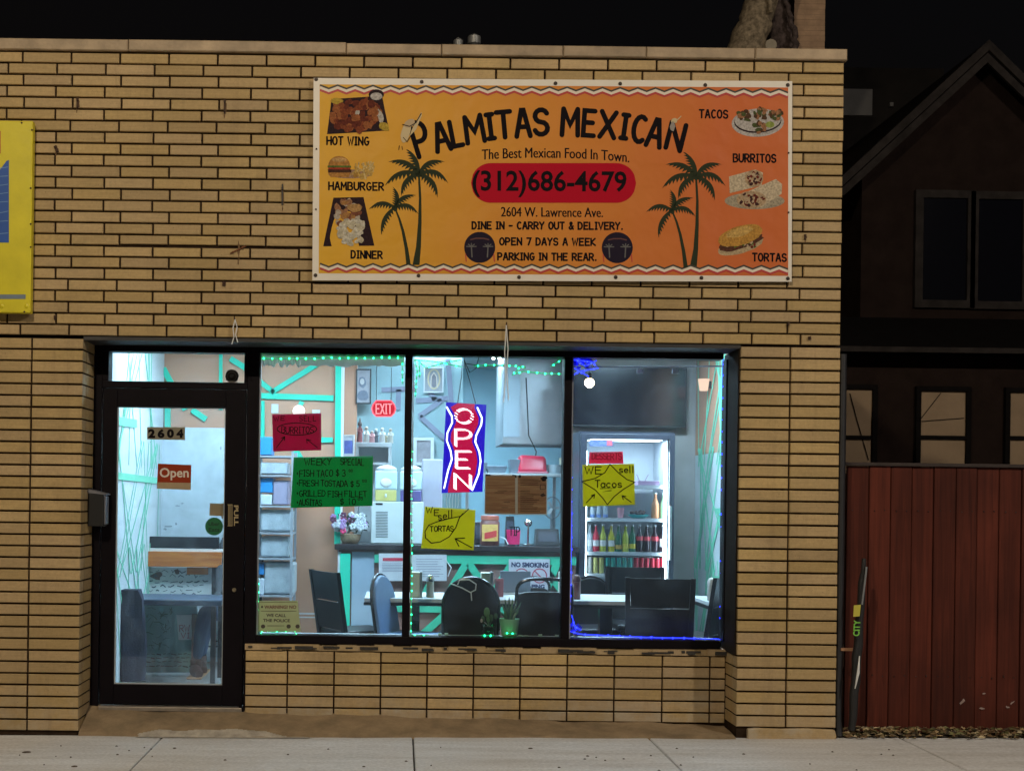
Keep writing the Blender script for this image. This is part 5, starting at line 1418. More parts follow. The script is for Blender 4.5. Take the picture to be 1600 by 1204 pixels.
pack(427, 750, 450, 789, PLP, 'mauve bag beside the blue pack in the rack', puff=.012)
pack(407, 772, 425, 789, PLW, 'white pack under the blue pack in the rack', puff=.008)
pack(407, 796, 456, 831, PL, 'large grey wrapped bundle at mid height of the rack')
pack(407, 838, 452, 871, PL, 'grey wrapped bundle above the lowest pair in the rack')
pack(413, 878, 460, 929, PL, 'tall grey wrapped bundle on the lowest visible shelf')
pack(401, 880, 412.5, 898, PLB, 'small blue pack beside the tall bundle', puff=.006)
pack(401, 903, 412.5, 929, PLW, 'small white pack under the small blue pack', puff=.006)
# round wall light, rolled shade
p = P3(467, 642, PWY-.05); t = thing('globe_light', 'white globe wall light above the red burritos poster', 'wall light', p)
mb = MB(emat('globe_glow', (.9, .97, 1), 2.2)); mb.ball(p, .052, 16); mb.build('globe', t, smooth=True)
mb = MB(M_WHITE); mb.cyl(p+Vector((0, .03, 0)), p+Vector((0, .048, 0)), .035, n=14); mb.build('base', t)
mb = MB(paper('shade_cloth', (.8, .74, .7), .5)); Ys = .40; pts = []
def ragged(a, b, y0, lo, hi):
    xs = [a+(b-a)*i/24 for i in range(25)]
    top = [(x, y0) for x in xs]; bot = [(x, R.uniform(lo, hi)) for x in xs]
    for i in range(24):
        q = [P3(*top[i], Ys), P3(*bot[i], Ys+.02), P3(*bot[i+1], Ys+.02), P3(*top[i+1], Ys)]; mb.add(q, [(0, 1, 2, 3)])
        q2 = [v+Vector((0, .004, 0)) for v in q]; mb.add(q2, [(3, 2, 1, 0)])
ragged(404, 470, 555, 566, 576); ragged(470, 632, 555, 570, 574)
tag(mb.build('rolled_shade', origin=P3(520, 556, Ys)), 'ragged edge of a pale roller shade at the top of the left window bay', 'shade')

# ---- beyond the counter
def frame(px0, py0, px1, py1, Y, fc, pc, label, bw, extra=None):
    t = thing('picture_frame', label, 'picture', P3((px0+px1)/2, (py0+py1)/2, Y)); mb = MB(fc)
    mb.pbox(px0, py0, px0+bw, py1, Y-.02, .02); mb.pbox(px1-bw, py0, px1, py1, Y-.02, .02); mb.pbox(px0+bw, py0, px1-bw, py0+bw, Y-.02, .02); mb.pbox(px0+bw, py1-bw, px1-bw, py1, Y-.02, .02); mb.build('frame', t)
    mb = MB(pc); mb.pbox(px0+bw, py0+bw, px1-bw, py1-bw, Y-.008, .007); mb.build('picture', t)
    if extra: extra(Sheet(Y-.009), t)
def portrait(S, t):
    mb = MB(mat('portrait_grey', (.12, .13, .17), .6, .2, 30)); S.blob(mb, 566, 597, 6, 9, .0004, 14, .1); S.blob(mb, 567, 618, 9, 8, .0006, 14, .1)
    mb.use(mat('portrait_pale', (.42, .38, .36), .6, 0)); S.blob(mb, 566, 596, 3.5, 5, .0008, 12); mb.build('portrait', t)
frame(556, 576, 580, 631, KY-.13, M_BLACK, mat('picture_mauve', (.25, .23, .25), .5, .3, 10), 'tall dark framed portrait on the wall behind the counter', 2.2, portrait)
def icon(S, t):
    mb = MB(mat('icon_gold', (.55, .42, .25), .5, .1)); S.stroke(mb, [(678+9*math.cos(a*.31), 592+15*math.sin(a*.31)) for a in range(21)], 2.4, .0008)
    mb.use(mat('icon_dark', (.18, .16, .18), .6, .2)); S.blob(mb, 678, 594, 5, 11, .0006, 14); mb.use(mat('icon_pale', (.62, .5, .42), .6, 0)); S.stroke(mb, [(673, 605), (674, 588), (678, 582), (682, 588), (683, 605)], 1.6, .0012); mb.build('icon_figure', t)
frame(662, 573, 693, 613, KY-.04, mat('silver_frame', (.5, .5, .52), .3, 0, metal=.5), mat('icon_ground', (.28, .28, .3), .6, .2, 9), 'silver framed religious icon above the open sign', 1.8, icon)
frame(646, 683, 678, 727, KY-.04, M_LAM, mat('picture_mauve', (.25, .23, .25)), 'white framed picture left of the open sign', 5)
def bluepic(S, t):
    mb = MB(mat('blue_print', (.12, .16, .5), .5, .3, 30)); S.area(mb, [(538, 688), (551, 688), (551, 708), (538, 708)], .0008); mb.build('print', t)
frame(534, 679, 554, 713, CY+.4, M_WHITE, mat('pale_print', (.6, .65, .72), .5, .1), 'small white framed blue print beside the figurine cabinet', 2, bluepic)
# cabinet and figurines
FYY = 3.5
t = thing('display_cabinet', 'small white cabinet carrying a group of nativity figurines', 'cabinet', P3(585, 740, FYY))
mb = MB(M_COOLW); zt = at(585, 691, FYY)[1]; x0, x1 = at(555, 700, FYY)[0], at(612, 700, FYY)[0]
mb.box(x0, x1, FYY, FYY+.3, zt-.04, zt); mb.box(x0, x0+.03, FYY, FYY+.3, FZ, zt-.041); mb.box(x1-.03, x1, FYY, FYY+.3, FZ, zt-.041); mb.box(x0+.031, x1-.031, FYY+.27, FYY+.3, FZ, zt-.041); mb.build('body', t, bevel=.003)
mb = MB(M_COOLW); z2 = at(585, 722, FYY)[1]; mb.box(x0+.031, x1-.031, FYY+.005, FYY+.268, z2-.02, z2); mb.build('shelf', t)
FIG = [(561, 34, (.25, .06, .06), (.12, .08, .07), 'dark red robed figurine with a tall headdress at the left of the cabinet'), (571, 27, (.66, .62, .55), (.5, .38, .3), 'cream kneeling figurine, second on the cabinet'), (580, 20, (.55, .25, .25), (.5, .38, .3), 'pink robed figurine under the exit sign'), (586, 24, (.08, .09, .10), (.6, .6, .58), 'black and white figurine in the middle of the cabinet'), (596, 25, (.55, .52, .5), (.6, .55, .5), 'pale grey figurine right of the middle on the cabinet'), (600, 18, (.36, .28, .18), (.5, .4, .3), 'small tan animal figurine at the front of the cabinet'), (609, 24, (.6, .56, .48), (.5, .4, .32), 'cream figurine at the right end of the cabinet')]
kf = (FYY+.1+D0)/F
for i, (px, h, c1, c2, lab) in enumerate(FIG):
    x = (px-PX)*kf; y = FYY+.1+(.06 if i % 2 else 0); H_ = h*kf; t = thing('figurine', lab, 'figurine', (x, y, zt), 'nativity figurines')
    mb = MB(mat('robe_%d' % i, c1, .5, .15, 20)); mb.lathe((x, y, zt), [(.026, 0), (.024, H_*.3), (.019, H_*.6), (.012, H_*.76)], 12)
    mb.tube([(x-.018, y-.006, zt+H_*.66), (x-.02, y-.03, zt+H_*.5), (x+.004, y-.034, zt+H_*.5)], .006, 6); mb.tube([(x+.018, y-.006, zt+H_*.66), (x+.024, y-.03, zt+H_*.48), (x+.008, y-.034, zt+H_*.5)], .006, 6); mb.build('robe', t, smooth=True)
    mb = MB(mat('fig_head_%d' % i, c2, .5, .1)); mb.ball((x, y, zt+H_*.86), H_*.115, 10); 
    if i == 0: mb.cyl((x, y, zt+H_*.93), (x, y, zt+H_*1.15), .012, .004, 8)
    mb.build('head', t, smooth=True)
# exit sign
p = P3(599, 638, 2.95); t = thing('exit_sign', 'glowing red octagonal EXIT sign above the figurines', 'exit sign', p); Se = Sheet(2.93)
oc = [(588, 626), (611, 626), (616, 632), (618, 638), (616, 645), (611, 650), (588, 650), (583, 645), (581, 638), (583, 632)]
mb = MB(emat('exit_red', (1, .008, .03), .85)); mb.prism([at(a, b, 2.935) for a, b in reversed(oc)], 2.935, 2.96); mb.build('panel', t)
mb = MB(emat('exit_rim', (1, .10, .14), 1.8)); Se.stroke(mb, oc+[oc[0]], 2.0, .002); mb.build('neon_rim', t)
mb = MB(emat('exit_letters', (1, .30, .33), 1.6)); Se.hand(mb, 'EXIT', 587.5, 631, 612, 646, 1.9, 0, .35, lift=.003); mb.build('lettering', t)
mb = MB(M_TUBE)
for px in (588, 611): mb.tube([P3(px, 627, 2.95), (P3(px, 627, 2.95).x, 2.95, CEIL)], .003, 5)
mb.build('hanging_wire', t)

# on the counter
def ctr(px, Y): return ((px-PX)*(Y+D0)/F, Y)
# flower basket
x, y = ctr(548, 2.85); t = thing('flower_basket', 'wicker basket of pink and white artificial flowers at the counter end', 'flowers', (x, y, ctz))
mb = MB(mat('wicker', (.30, .2, .11), .8, .35, 60, .4)); mb.lathe((x, y, ctz), [(.06, 0), (.085, .03), (.09, .075), (.082, .075)], 18); mb.build('basket', t, smooth=True)
mb = MB(mat('flower_leaf', (.04, .08, .06), .6, .3))
for i in range(150):
    a = R.uniform(0, 6.28); q = R.random()**.5*.15; c = Vector((x+q*math.cos(a), y+q*.7*math.sin(a), ctz+.09+R.random()*.15)); d = Vector((R.uniform(-1, 1), R.uniform(-1, 1), R.uniform(-1, 1)))*.025; e = d.cross(Vector((R.random(), R.random(), R.random()))).normalized()*.010
    mb.add([c-d, c+e, c+d, c-e], [(0, 1, 2, 3)])
mb.build('leaves', t)
for nm, cl, n_ in (('white', (.62, .66, .7), 26), ('pink', (.62, .05, .16), 5), ('lilac', (.42, .25, .5), 7), ('dark', (.12, .03, .07), 5)):
    mb = MB(mat('petal_'+nm, cl, .6, .1))
    for i in range(n_):
        a = R.uniform(0, 6.28); q = R.random()**.5*.15; c = Vector((x+q*math.cos(a)+(-.05 if nm == 'pink' else 0), y-.06-R.random()*.04, ctz+.10+R.random()*.14))
        for k in range(5): b = a+k*1.256; mb.ball(c+Vector((.016*math.cos(b), 0, .016*math.sin(b))), .013, 6, (1, .5, 1))
    mb.build('blossoms', t, smooth=True)
# white appliance with grille
Ya = 2.84; t = thing('counter_appliance', 'white metal appliance with a louvred grille on the counter', 'appliance', (*ctr(620, Ya), ctz))
x0, z1 = at(580, 783, Ya); x1 = at(662, 783, Ya)[0]
mb = MB(mat('appliance_white', (.58, .62, .62), .4, .04)); mb.box(x0, x1, Ya, Ya+.4, ctz+.003, z1); mb.build('body', t, bevel=.006)
mb = MB(mat('grille_dark', (.09, .10, .11), .6, 0))
for i in range(17): py = 799+i*2.45; mb.pbox(587, py, 606, py+1.0, Ya-.002, .0015)
mb.build('grille', t)
mb = MB(M_BLACK); mb.pbox(587, 785.5, 598, 788.5, Ya-.003, .002); mb.build('badge', t)
for i in range(2):
    mb = MB(mat('grille_dark', (.09, .10, .11))); mb.box(x0+.03+i*.3, x0+.07+i*.3, Ya+.04, Ya+.08, ctz+.0005, ctz+.0028); mb.build('foot', t)
# drink dispensers on top of the appliance
def dispenser(px, liquid, label, fill, w=.095):
    z0 = z1+.001; y = Ya+.2; x = (px-PX)*(y+D0)/F; t = thing('drink_dispenser', label, 'dispenser', (x, y, z0), 'drink dispensers')
    mb = MB(mat('liq_%g' % liquid[0], liquid, .3, .05)); mb.box(x-w+.004, x+w-.004, y-w+.004, y+w-.004, z0+.001, z0+fill); mb.build('drink', t, bevel=.01)
    mb = MB(mat('frosted_tank', (.55, .68, .76), .3, .08, spec=.5)); mb.box(x-w, x+w, y-w, y+w, z0+fill+.002, z0+.26); mb.build('tank', t, bevel=.012)
    mb = MB(M_LAM); mb.lathe((x, y, z0+.262), [(w*.95, 0), (w*.95, .02), (w*.6, .04), (.02, .05)], 18); mb.build('lid', t)
    mb = MB(M_WHITE); mb.ball((x, y-w-.002, z0+.16), .05, 14, (1, .25, .8)); mb.tube([(x, y-w-.01, z0+.06), (x, y-w-.04, z0+.04)], .009, 8); mb.build('tap', t, smooth=True)
dispenser(603, (.52, .45, .16), 'clear drink dispenser with yellow drink beside the first mullion', .10)
dispenser(642, (.10, .08, .22), 'clear drink dispenser with purple drink behind the first mullion', .10)
x, y = ctr(675, 3.2); mb = MB(mat('lavender_box', (.5, .48, .58), .5, .06)); mb.box(x-.09, x+.09, y, y+.2, ctz+.002, at(675, 717, 3.2)[1])
tag(mb.build('carton', bevel=.012, origin=(x, y, ctz)), 'pale lavender carton standing left of the glowing open sign', 'carton')
# jar, tip jar, card terminal, small items
x, y = ctr(766, 2.85); t = thing('snack_jar', 'clear plastic jar with orange label on the counter under the menu', 'jar', (x, y, ctz))
mb = MB(mat('jar_content', (.20, .07, .06), .4, .3, 25)); mb.lathe((x, y, ctz), [(.075, 0), (.082, .01), (.082, .19), (.07, .21)], 20); mb.build('jar', t, smooth=True)
mb = MB(mat('jar_lid', (.42, .12, .08), .4, .1)); mb.lathe((x, y, ctz+.211), [(.078, 0), (.078, .035), (.05, .04)], 20); mb.build('lid', t, smooth=True)
mb = MB(mat('jar_label', (.66, .40, .12), .5, .2, 25)); mb.prism([at(a, b, y-.089) for a, b in ((753, 845), (778, 845), (778, 819), (753, 819))], y-.089, y-.084)
mb.use(mat('label_red', (.55, .05, .05), .5, 0)); Sj = Sheet(y-.0895); Sj.area(mb, [(757, 832), (776, 828), (776, 838), (757, 842)], .001); mb.build('label', t)
x, y = ctr(803, 2.8); t = thing('tip_jar', 'bright pink paper tip jar on the counter', 'tip jar', (x, y, ctz))
mb = MB(paper('hot_pink', (.85, .06, .22), .3)); mb.lathe((x, y, ctz+.012), [(.052, 0), (.058, .12)], 18); mb.build('paper_wrap', t)
mb = MB(M_CLEAR); mb.lathe((x, y, ctz+.001), [(.05, 0), (.05, .010)], 18); mb.build('base', t)
mb = MB(M_INK); St = Sheet(y-.066); St.hand(mb, 'TIP', 796, 823, 812, 836, 1.7, 0, .3); mb.build('lettering', t)
def dark_box(px0, py0, px1, py1, Y, label, name, m=M_DARK, d=.12, cat='terminal'):
    mb = MB(m); x0, z1 = at(px0, py0, Y); x1 = at(px1, py0, Y)[0]; z0 = ctz+.002; t = thing(name, label, cat, ((x0+x1)/2, Y, z0))
    mb.add([(x0, Y, z0), (x1, Y, z0), (x1, Y+d, z0), (x0, Y+d, z0), (x0+.01, Y+.05, z1), (x1-.01, Y+.05, z1), (x1-.01, Y+d, z1), (x0+.01, Y+d, z1)], [(0,3,2,1),(4,5,6,7),(0,1,5,4),(1,2,6,5),(2,3,7,6),(3,0,4,7)]); mb.build('body', t, bevel=.006)
    mb = MB(mat('screen_grey', (.05, .055, .07), .2, .2, 30)); sl_ = .05/(z1-z0)
    def q(u, v): zz = z0+(z1-z0)*v; return (x0+(x1-x0)*u, Y+(zz-z0)*sl_-.003, zz)
    mb.add([q(.15, .25), q(.85, .25), q(.85, .82), q(.15, .82)], [(0, 1, 2, 3)]); mb.build('screen', t)
dark_box(836, 826, 876, 851, 2.78, 'dark till screen at the right end of the counter', 'till_screen')
dark_box(741, 815, 757, 850, 3.0, 'dark card terminal behind the yellow tortas poster', 'card_terminal')
dark_box(790, 806, 806, 850, 3.05, 'tall dark dispenser behind the tip jar', 'napkin_tower', cat='dispenser')
x, y = ctr(826, 2.9); t = thing('chrome_stand', 'small chrome stand between tip jar and till screen', 'stand', (x, y, ctz))
mb = MB(M_CHROME); mb.lathe((x, y, ctz), [(.045, 0), (.045, .008), (.008, .02), (.008, .16)], 14); mb.build('post', t, smooth=True); mb = MB(M_CHROME); mb.ball((x, y, ctz+.19), .035, 12); mb.build('knob', t, smooth=True)
mb = MB(mat('white_cord', (.65, .66, .68))); mb.tube([P3(781, 838, 2.75), P3(790, 842, 2.74), P3(794, 850, 2.73)], .005, 6); mb.tube([P3(696, 874, CY-.04), P3(705, 886, CY-.05), P3(700, 900, CY-.05)], .004, 6)
tag(mb.build('white_cable', smooth=True, origin=(x, 2.75, ctz)), 'thin white cable trailing over the counter edge', 'cable')
# kitchen: hood, shelf, drum, trays, fan
HYY = 4.3
t = thing('extractor_hood', 'stainless steel extractor hood hanging in the kitchen', 'hood', P3(840, 690, HYY))
x0, zb = at(786, 692, HYY); x1 = at(955, 692, HYY)[0]
mb = MB(M_STAINLESS); mb.add([(x0, HYY, zb), (x1, HYY, zb), (x1, HYY+1.0, zb), (x0, HYY+1.0, zb), (x0, HYY, CEIL-.01), (x1, HYY, CEIL-.01), (x1, HYY+1.0, CEIL-.01), (x0, HYY+1.0, CEIL-.01)], [(4,5,6,7),(0,1,5,4),(1,2,6,5),(2,3,7,6),(3,0,4,7)]); mb.build('canopy', t)
mb = MB(M_STAINLESS); mb.box(x0-.006, x1, HYY-.014, HYY-.002, zb-.004, zb+.05); mb.build('lip', t)
mb = MB(mat('filter_grey', (.2, .2, .22), .4, .2, 30, metal=.6)); mb.box(x0+.05, x1-.05, HYY+.05, HYY+.95, zb+.1, zb+.12); mb.build('filter', t)
mb = MB(mat('hood_side', (.42, .5, .56), .5, .05, 4, metal=.3)); xs0 = at(785, 692, HYY)[0]; xs1 = at(812, 650, HYY)[0]; mb.box(x0+.0, xs1, HYY-.012, HYY-.003, zb+.06, CEIL-.012); mb.build('end_panel', t)
KSY = 4.0
x0, zs = at(722, 738, KSY); x1 = at(885, 738, KSY)[0]
t = thing('kitchen_shelf', 'long pale metal shelf in the kitchen above the menu', 'shelf', ((x0+x1)/2, KSY+.15, zs))
mb = MB(M_LAM); mb.box(x0, x1, KSY, KSY+.35, zs-.025, zs); mb.build('board', t, bevel=.003)
for xx in (x0+.05, x1-.09):
    mb = MB(M_STAINLESS); mb.box(xx, xx+.03, KSY+.3, KSY+.33, FZ, zs-.026); mb.build('upright', t)
x = (830-PX)*(KSY+.15+D0)/F
t = thing('red_tub', 'shiny red plastic tub lying on the kitchen shelf', 'tub', (x, KSY+.15, zs))
mb = MB(mat('red_plastic', (.62, .012, .05), .3, .06, 5)); mb.add(*(lambda w, w2, h, d: ([(x-w, KSY+.02, zs+.002), (x+w, KSY+.02, zs+.002), (x+w, KSY+.02+d, zs+.002), (x-w, KSY+.02+d, zs+.002), (x-w2, KSY+.05, zs+h), (x+w2, KSY+.05, zs+h-.01), (x+w2, KSY+d-.03, zs+h-.01), (x-w2, KSY+d-.03, zs+h)], [(0,3,2,1),(4,5,6,7),(0,1,5,4),(1,2,6,5),(2,3,7,6),(3,0,4,7)]))(.138, .125, .175, .28)); mb.build('body', t, bevel=.035, seg=4, smooth=True, angle=80)
mb = MB(mat('pink_rim', (.7, .2, .25), .35, 0)); mb.box(x-.145, x+.145, KSY+.004, KSY+.016, zs+.002, zs+.02); mb.build('rim', t, bevel=.005)
for px, w, h, lab in ((748, .075, .10, 'grey metal tray stacked upright at the left of the kitchen shelf'), (775, .10, .07, 'grey food pan on the kitchen shelf beside the open sign'), (803, .05, .13, 'dark pan standing left of the red tub')):
    xx = (px-PX)*(KSY+.1+D0)/F; mb = MB(mat('pan_grey', (.25, .3, .36), .4, .15, metal=.4)); mb.add([(xx-w*.8, KSY+.06, zs+.002), (xx+w*.8, KSY+.06, zs+.002), (xx+w*.8, KSY+.22, zs+.002), (xx-w*.8, KSY+.22, zs+.002), (xx-w, KSY+.04, zs+h), (xx+w, KSY+.04, zs+h), (xx+w, KSY+.24, zs+h), (xx-w, KSY+.24, zs+h)], [(0,3,2,1),(4,5,6,7),(0,1,5,4),(1,2,6,5),(2,3,7,6),(3,0,4,7)])
    tag(mb.build('food_pan', bevel=.004, origin=(xx, KSY+.1, zs)), lab, 'pan')
for px, w, h, cl, lab in ((866, .07, .085, (.5, .6, .66), 'pale plastic tub on the kitchen shelf right of the red tub'), (879, .035, .15, (.45, .4, .3), 'beige bottle at the right end of the kitchen shelf'), (735, .03, .12, (.3, .36, .42), 'grey canister on the kitchen shelf behind the open sign')):
    xx = (px-PX)*(KSY+.12+D0)/F; mb = MB(mat('tub_%g' % cl[0], cl, .4, .1)); mb.lathe((xx, KSY+.12, zs+.001), [(w*.85, 0), (w, h*.7), (w, h*.85), (w*1.05, h*.86), (w*1.05, h), (w*.2, h*1.03)], 16); tag(mb.build('canister', smooth=True, origin=(xx, KSY+.12, zs)), lab, 'container')
for px0, py0, px1, py1, lab in ((424, 631, 435, 645, 'small white paper tag on the tan wall left of the globe light'), (488, 640, 500, 646, 'small white paper tag on the tan wall right of the globe light')):
    mb = MB(mat('tag_paper', (.6, .6, .6), .7, .1)); mb.pbox(px0, py0, px1, py1, PWY-.006, .003); tag(mb.build('paper_tag', origin=P3(px0, py0, PWY)), lab, 'note')
mb = MB(M_BLACK); mb.tube([P3(822, 590, 4.2), P3(826, 680, 4.2), P3(838, 705, 4.1), P3(833, 736, 4.05)], .006, 6); tag(mb.build('dangling_cable', smooth=True, origin=P3(826, 680, 4.2)), 'dark cable dangling beside the extractor hood', 'cable')
Yfan = 4.2; c = P3(863, 793, Yfan); r = 13*(Yfan+D0)/F
t = thing('desk_fan', 'round wire fan behind the right edge of the menu', 'fan', c)
mb = MB(mat('fan_grey', (.3, .33, .36), .4, 0)); mb.tube([c+Vector((r*math.cos(a*.2618), 0, r*1.3*math.sin(a*.2618))) for a in range(24)], .007, 6, closed=True); mb.build('guard', t, smooth=True)
mb = MB(mat('fan_blade', (.5, .55, .58), .4, 0))
for a in range(3):
    q = a*2.09; mb.xbox(Matrix.Translation(c+Vector((r*.45*math.cos(q), .01, r*.45*math.sin(q)))) @ Matrix.Rotation(-q, 4, 'Y') @ Matrix.Rotation(.5, 4, 'X'), r*.8, .004, r*.4)
mb.build('blade', t)
mb = MB(mat('fan_grey', (.3, .33, .36))); mb.tube([c+Vector((0, .03, 0)), c+Vector((0, .04, -r*1.5)), Vector((c.x, Yfan+.04, FZ))], .014, 8); mb.build('stand', t)

# ---- television and its rail
Yt = TVY-.12
t = thing('television', 'large dark wall television above the drinks fridge', 'television', P3(985, 620, Yt))
mb = MB(M_BLACK); mb.pbox(890, 573, 1073, 667, Yt, .06); mb.build('cabinet', t, bevel=.004)
mb = MB(mat('tv_glass', (.008, .008, .012), .16, .6, 3, spec=.5)); mb.pbox(892, 575, 1071, 664, Yt-.003, .0025); mb.build('screen', t)
mb = MB(M_TUBE); mb.pbox(950, 600, 1010, 640, Yt+.062, .055); mb.build('wall_mount', t)
mb = MB(mat('rail_white', (.55, .5, .62), .4, 0)); a, b = P3(894, 573, .9), P3(1130, 572, .9); mb.tube([a, b], .006, 8)
for px in (1000, 1055): q = P3(px, 575, .9); mb.box(q.x-.02, q.x+.02, .89, .91, q.z-.035, q.z-.008)
tag(mb.build('curtain_rail', origin=a), 'thin pale curtain rail across the top of the right bay', 'rail')
p = P3(921, 598, 1.5); t = thing('pendant_bulb', 'bare warm bulb hanging near the top of the right bay', 'bulb', p)
mb = MB(emat('warm_bulb', (1, .62, .36), 26)); mb.ball(p, .036, 14); mb.build('bulb', t, smooth=True)
mb = MB(M_BLACK); mb.cyl(p+Vector((0, 0, .03)), p+Vector((0, 0, .075)), .02, n=12); mb.tube([p+Vector((0, 0, .07)), Vector((p.x, p.y, CEIL))], .004, 6); mb.build('cord', t)
p = P3(1093, 601, 3.0); p.x = XRW-.06; t = thing('wall_sconce', 'warm wall sconce behind the mint tape on the right wall', 'wall light', p)
mb = MB(emat('sconce_glow', (1, .66, .48), 1.3)); mb.lathe((p.x, p.y, p.z-.05), [(.035, 0), (.05, .1)], 14); mb.build('shade', t)
mb = MB(M_BLACK); mb.box(p.x+.04, XRW-.001, p.y-.03, p.y+.03, p.z-.03, p.z+.03); mb.build('bracket', t)

# ---- drinks fridge
Yr = 2.7
fx0, fzt = at(907, 673, Yr); fx1 = at(1056, 673, Yr)[0]
t = thing('drinks_fridge', 'tall dark glass fronted drinks fridge lit white inside', 'fridge', ((fx0+fx1)/2, Yr+.35, FZ))
ix0, izt = at(917, 685, Yr); ix1 = at(1047, 685, Yr)[0]; iz0 = at(980, 946, Yr)[1]
fb = mat('fridge_body', (.028, .033, .05), .4, .08, 5)
mb = MB(fb); mb.box(fx0, ix0, Yr+.05, Yr+.7, FZ, fzt); mb.box(ix1, fx1, Yr+.05, Yr+.7, FZ, fzt); mb.box(ix0, ix1, Yr+.05, Yr+.7, izt, fzt); mb.box(ix0, ix1, Yr+.05, Yr+.7, FZ, iz0); mb.build('body', t)
FR = MB(mat('fridge_liner', (.66, .74, .82), .5, .03)); FR.box(ix0+.001, ix1-.001, Yr+.66, Yr+.69, iz0+.001, izt-.001); FR.box(ix0+.001, ix0+.008, Yr+.055, Yr+.655, iz0+.001, izt-.001); FR.box(ix1-.008, ix1-.001, Yr+.055, Yr+.655, iz0+.001, izt-.001); FR.build('liner', t)
mb = MB(fb)
mb.box(fx0+.004, ix0, Yr, Yr+.045, iz0-.06, fzt-.02); mb.box(ix1, fx1-.004, Yr, Yr+.045, iz0-.06, fzt-.02); mb.box(ix0, ix1, Yr, Yr+.045, izt, fzt-.02); mb.box(ix0, ix1, Yr, Yr+.045, iz0-.06, iz0)
D_ = mb.build('fridge_door', t, bevel=.003)
mb = MB(glassmat('fridge_glass', (.96, .98, 1), .02, 1.4, .8)); mb.box(ix0+.001, ix1-.001, Yr+.02, Yr+.026, iz0+.001, izt-.001); mb.build('pane', D_)
mb = MB(M_CHROME); mb.box(fx1-.05, fx1-.03, Yr-.035, Yr-.005, 1.0, 1.45); mb.build('handle', D_, bevel=.004)
mb = MB(mat('brand_strip', (.12, .16, .32), .5, .3, 30)); mb.pbox(921, 687, 958, 697, Yr+.012, .003); mb.use(mat('brand_red', (.5, .1, .14), .5, 0)).pbox(948, 688, 957, 696, Yr+.010, .0015); mb.build('header_label', t)
mb = MB(emat('fridge_led', (.75, .92, 1), 24)); mb.box(ix1-.032, ix1-.010, Yr+.056, Yr+.068, iz0+.02, izt-.1); mb.build('light_tube', t)
mb = MB(emat('fridge_led_dim', (.75, .92, 1), 18)); mb.box(ix0+.009, ix0+.014, Yr+.056, Yr+.068, iz0+.02, izt-.1); mb.box(ix0+.05, ix1-.05, Yr+.08, Yr+.30, izt-.006, izt-.002); mb.build('light_tube', t)
shz = {}
for nm, py in (('a', 757), ('b', 809), ('c', 862), ('d', 896)):
    z = at(980, py, Yr+.08)[1]; shz[nm] = z; mb = MB(mat('shelf_white', (.72, .76, .8), .4, 0)); mb.box(ix0+.004, ix1-.035, Yr+.08, Yr+.6, z-.03, z-.001); mb.build('shelf', t)
kb = (Yr+.14+D0)/F
def bottle(px, h, r, liq, lab, cap, label, name='soda_bottle', z='c', cat='bottle', y=Yr+.14, band=None, grp='glass bottles in the drinks fridge'):
    x = (px-PX)*kb; z0 = shz[z]+.0005; t = thing(name, label, cat, (x, y, z0), grp)
    mb = MB(liq); mb.lathe((x, y, z0), [(r*.9, 0), (r, .006), (r, h*.5), (r*.85, h*.6), (r*.4, h*.78), (r*.34, h*.95)], 14); mb.build('body', t, smooth=True)
    mb = MB(cap); mb.lathe((x, y, z0+h*.951), [(r*.42, 0), (r*.42, h*.045), (r*.3, h*.05)], 10); mb.build('cap', t, smooth=True)
    if lab:
        a, b = band or (.2, .42); mb = MB(lab); mb.lathe((x, y, z0+h*a), [(r*1.03, 0), (r*1.03, h*(b-a))], 14); mb.build('label', t, smooth=True)
LQ = {'red': mat('soda_red', (.5, .02, .05), .15, .05), 'yellow': mat('soda_yellow', (.55, .5, .05), .15, .05), 'lime': mat('soda_lime', (.42, .46, .06), .15, .05), 'green': mat('soda_green', (.03, .16, .10), .12, .05), 'cola': mat('soda_cola', (.03, .018, .025), .1, .05), 'clear': mat('soda_clear', (.42, .5, .56), .15, .05)}
LB = {'white': mat('lab_white', (.7, .72, .74), .5, .05), 'yellow': mat('lab_yellow', (.62, .5, .05), .5, .05), 'red': mat('lab_red', (.6, .05, .07), .5, .05), 'amber': mat('lab_amber', (.55, .33, .06), .5, .05)}
CAPS = mat('crown_cap', (.5, .56, .62), .3, .05, metal=.4)
HB = 42*kb
for px, lq, lb, band, lab in ((922, 'clear', 'white', None, 'clear bottle with a white label at the far left of the bottle shelf'), (932, 'red', 'white', None, 'red soda bottle with white label, leftmost coloured bottle'), (943, 'lime', 'white', None, 'lime coloured soda bottle between the red and yellow ones'), (956, 'yellow', 'white', None, 'yellow soda bottle with a white label'), (967, 'green', 'amber', (.1, .25), 'green glass bottle with an amber label beside the yellow soda'), (978, 'lime', 'yellow', (.12, .3), 'lime bottle with a yellow label between two green bottles'), (989, 'green', 'yellow', (.12, .3), 'green bottle with a yellow label left of the colas'), (1000, 'cola', 'red', (.42, .58), 'cola bottle with a red band, leftmost cola'), (1011, 'cola', 'red', (.42, .58), 'cola bottle with a red band, second cola'), (1024, 'cola', 'red', (.42, .58), 'cola bottle with red and white bands, third cola'), (1036, 'cola', 'white', (.2, .5), 'cola bottle with a white label at the right end')):
    bottle(px, HB, 5.4*kb, LQ[lq], LB[lb], CAPS, lab, band=band)
CAN = {'yellow': mat('can_yellow', (.62, .6, .22), .3, .15, 20, metal=.2), 'teal': mat('can_teal', (.02, .36, .32), .3, .15, 20, metal=.2), 'red': mat('can_red', (.55, .03, .06), .3, .2, 20, metal=.2), 'white': mat('can_white', (.6, .6, .58), .3, .1, metal=.2)}
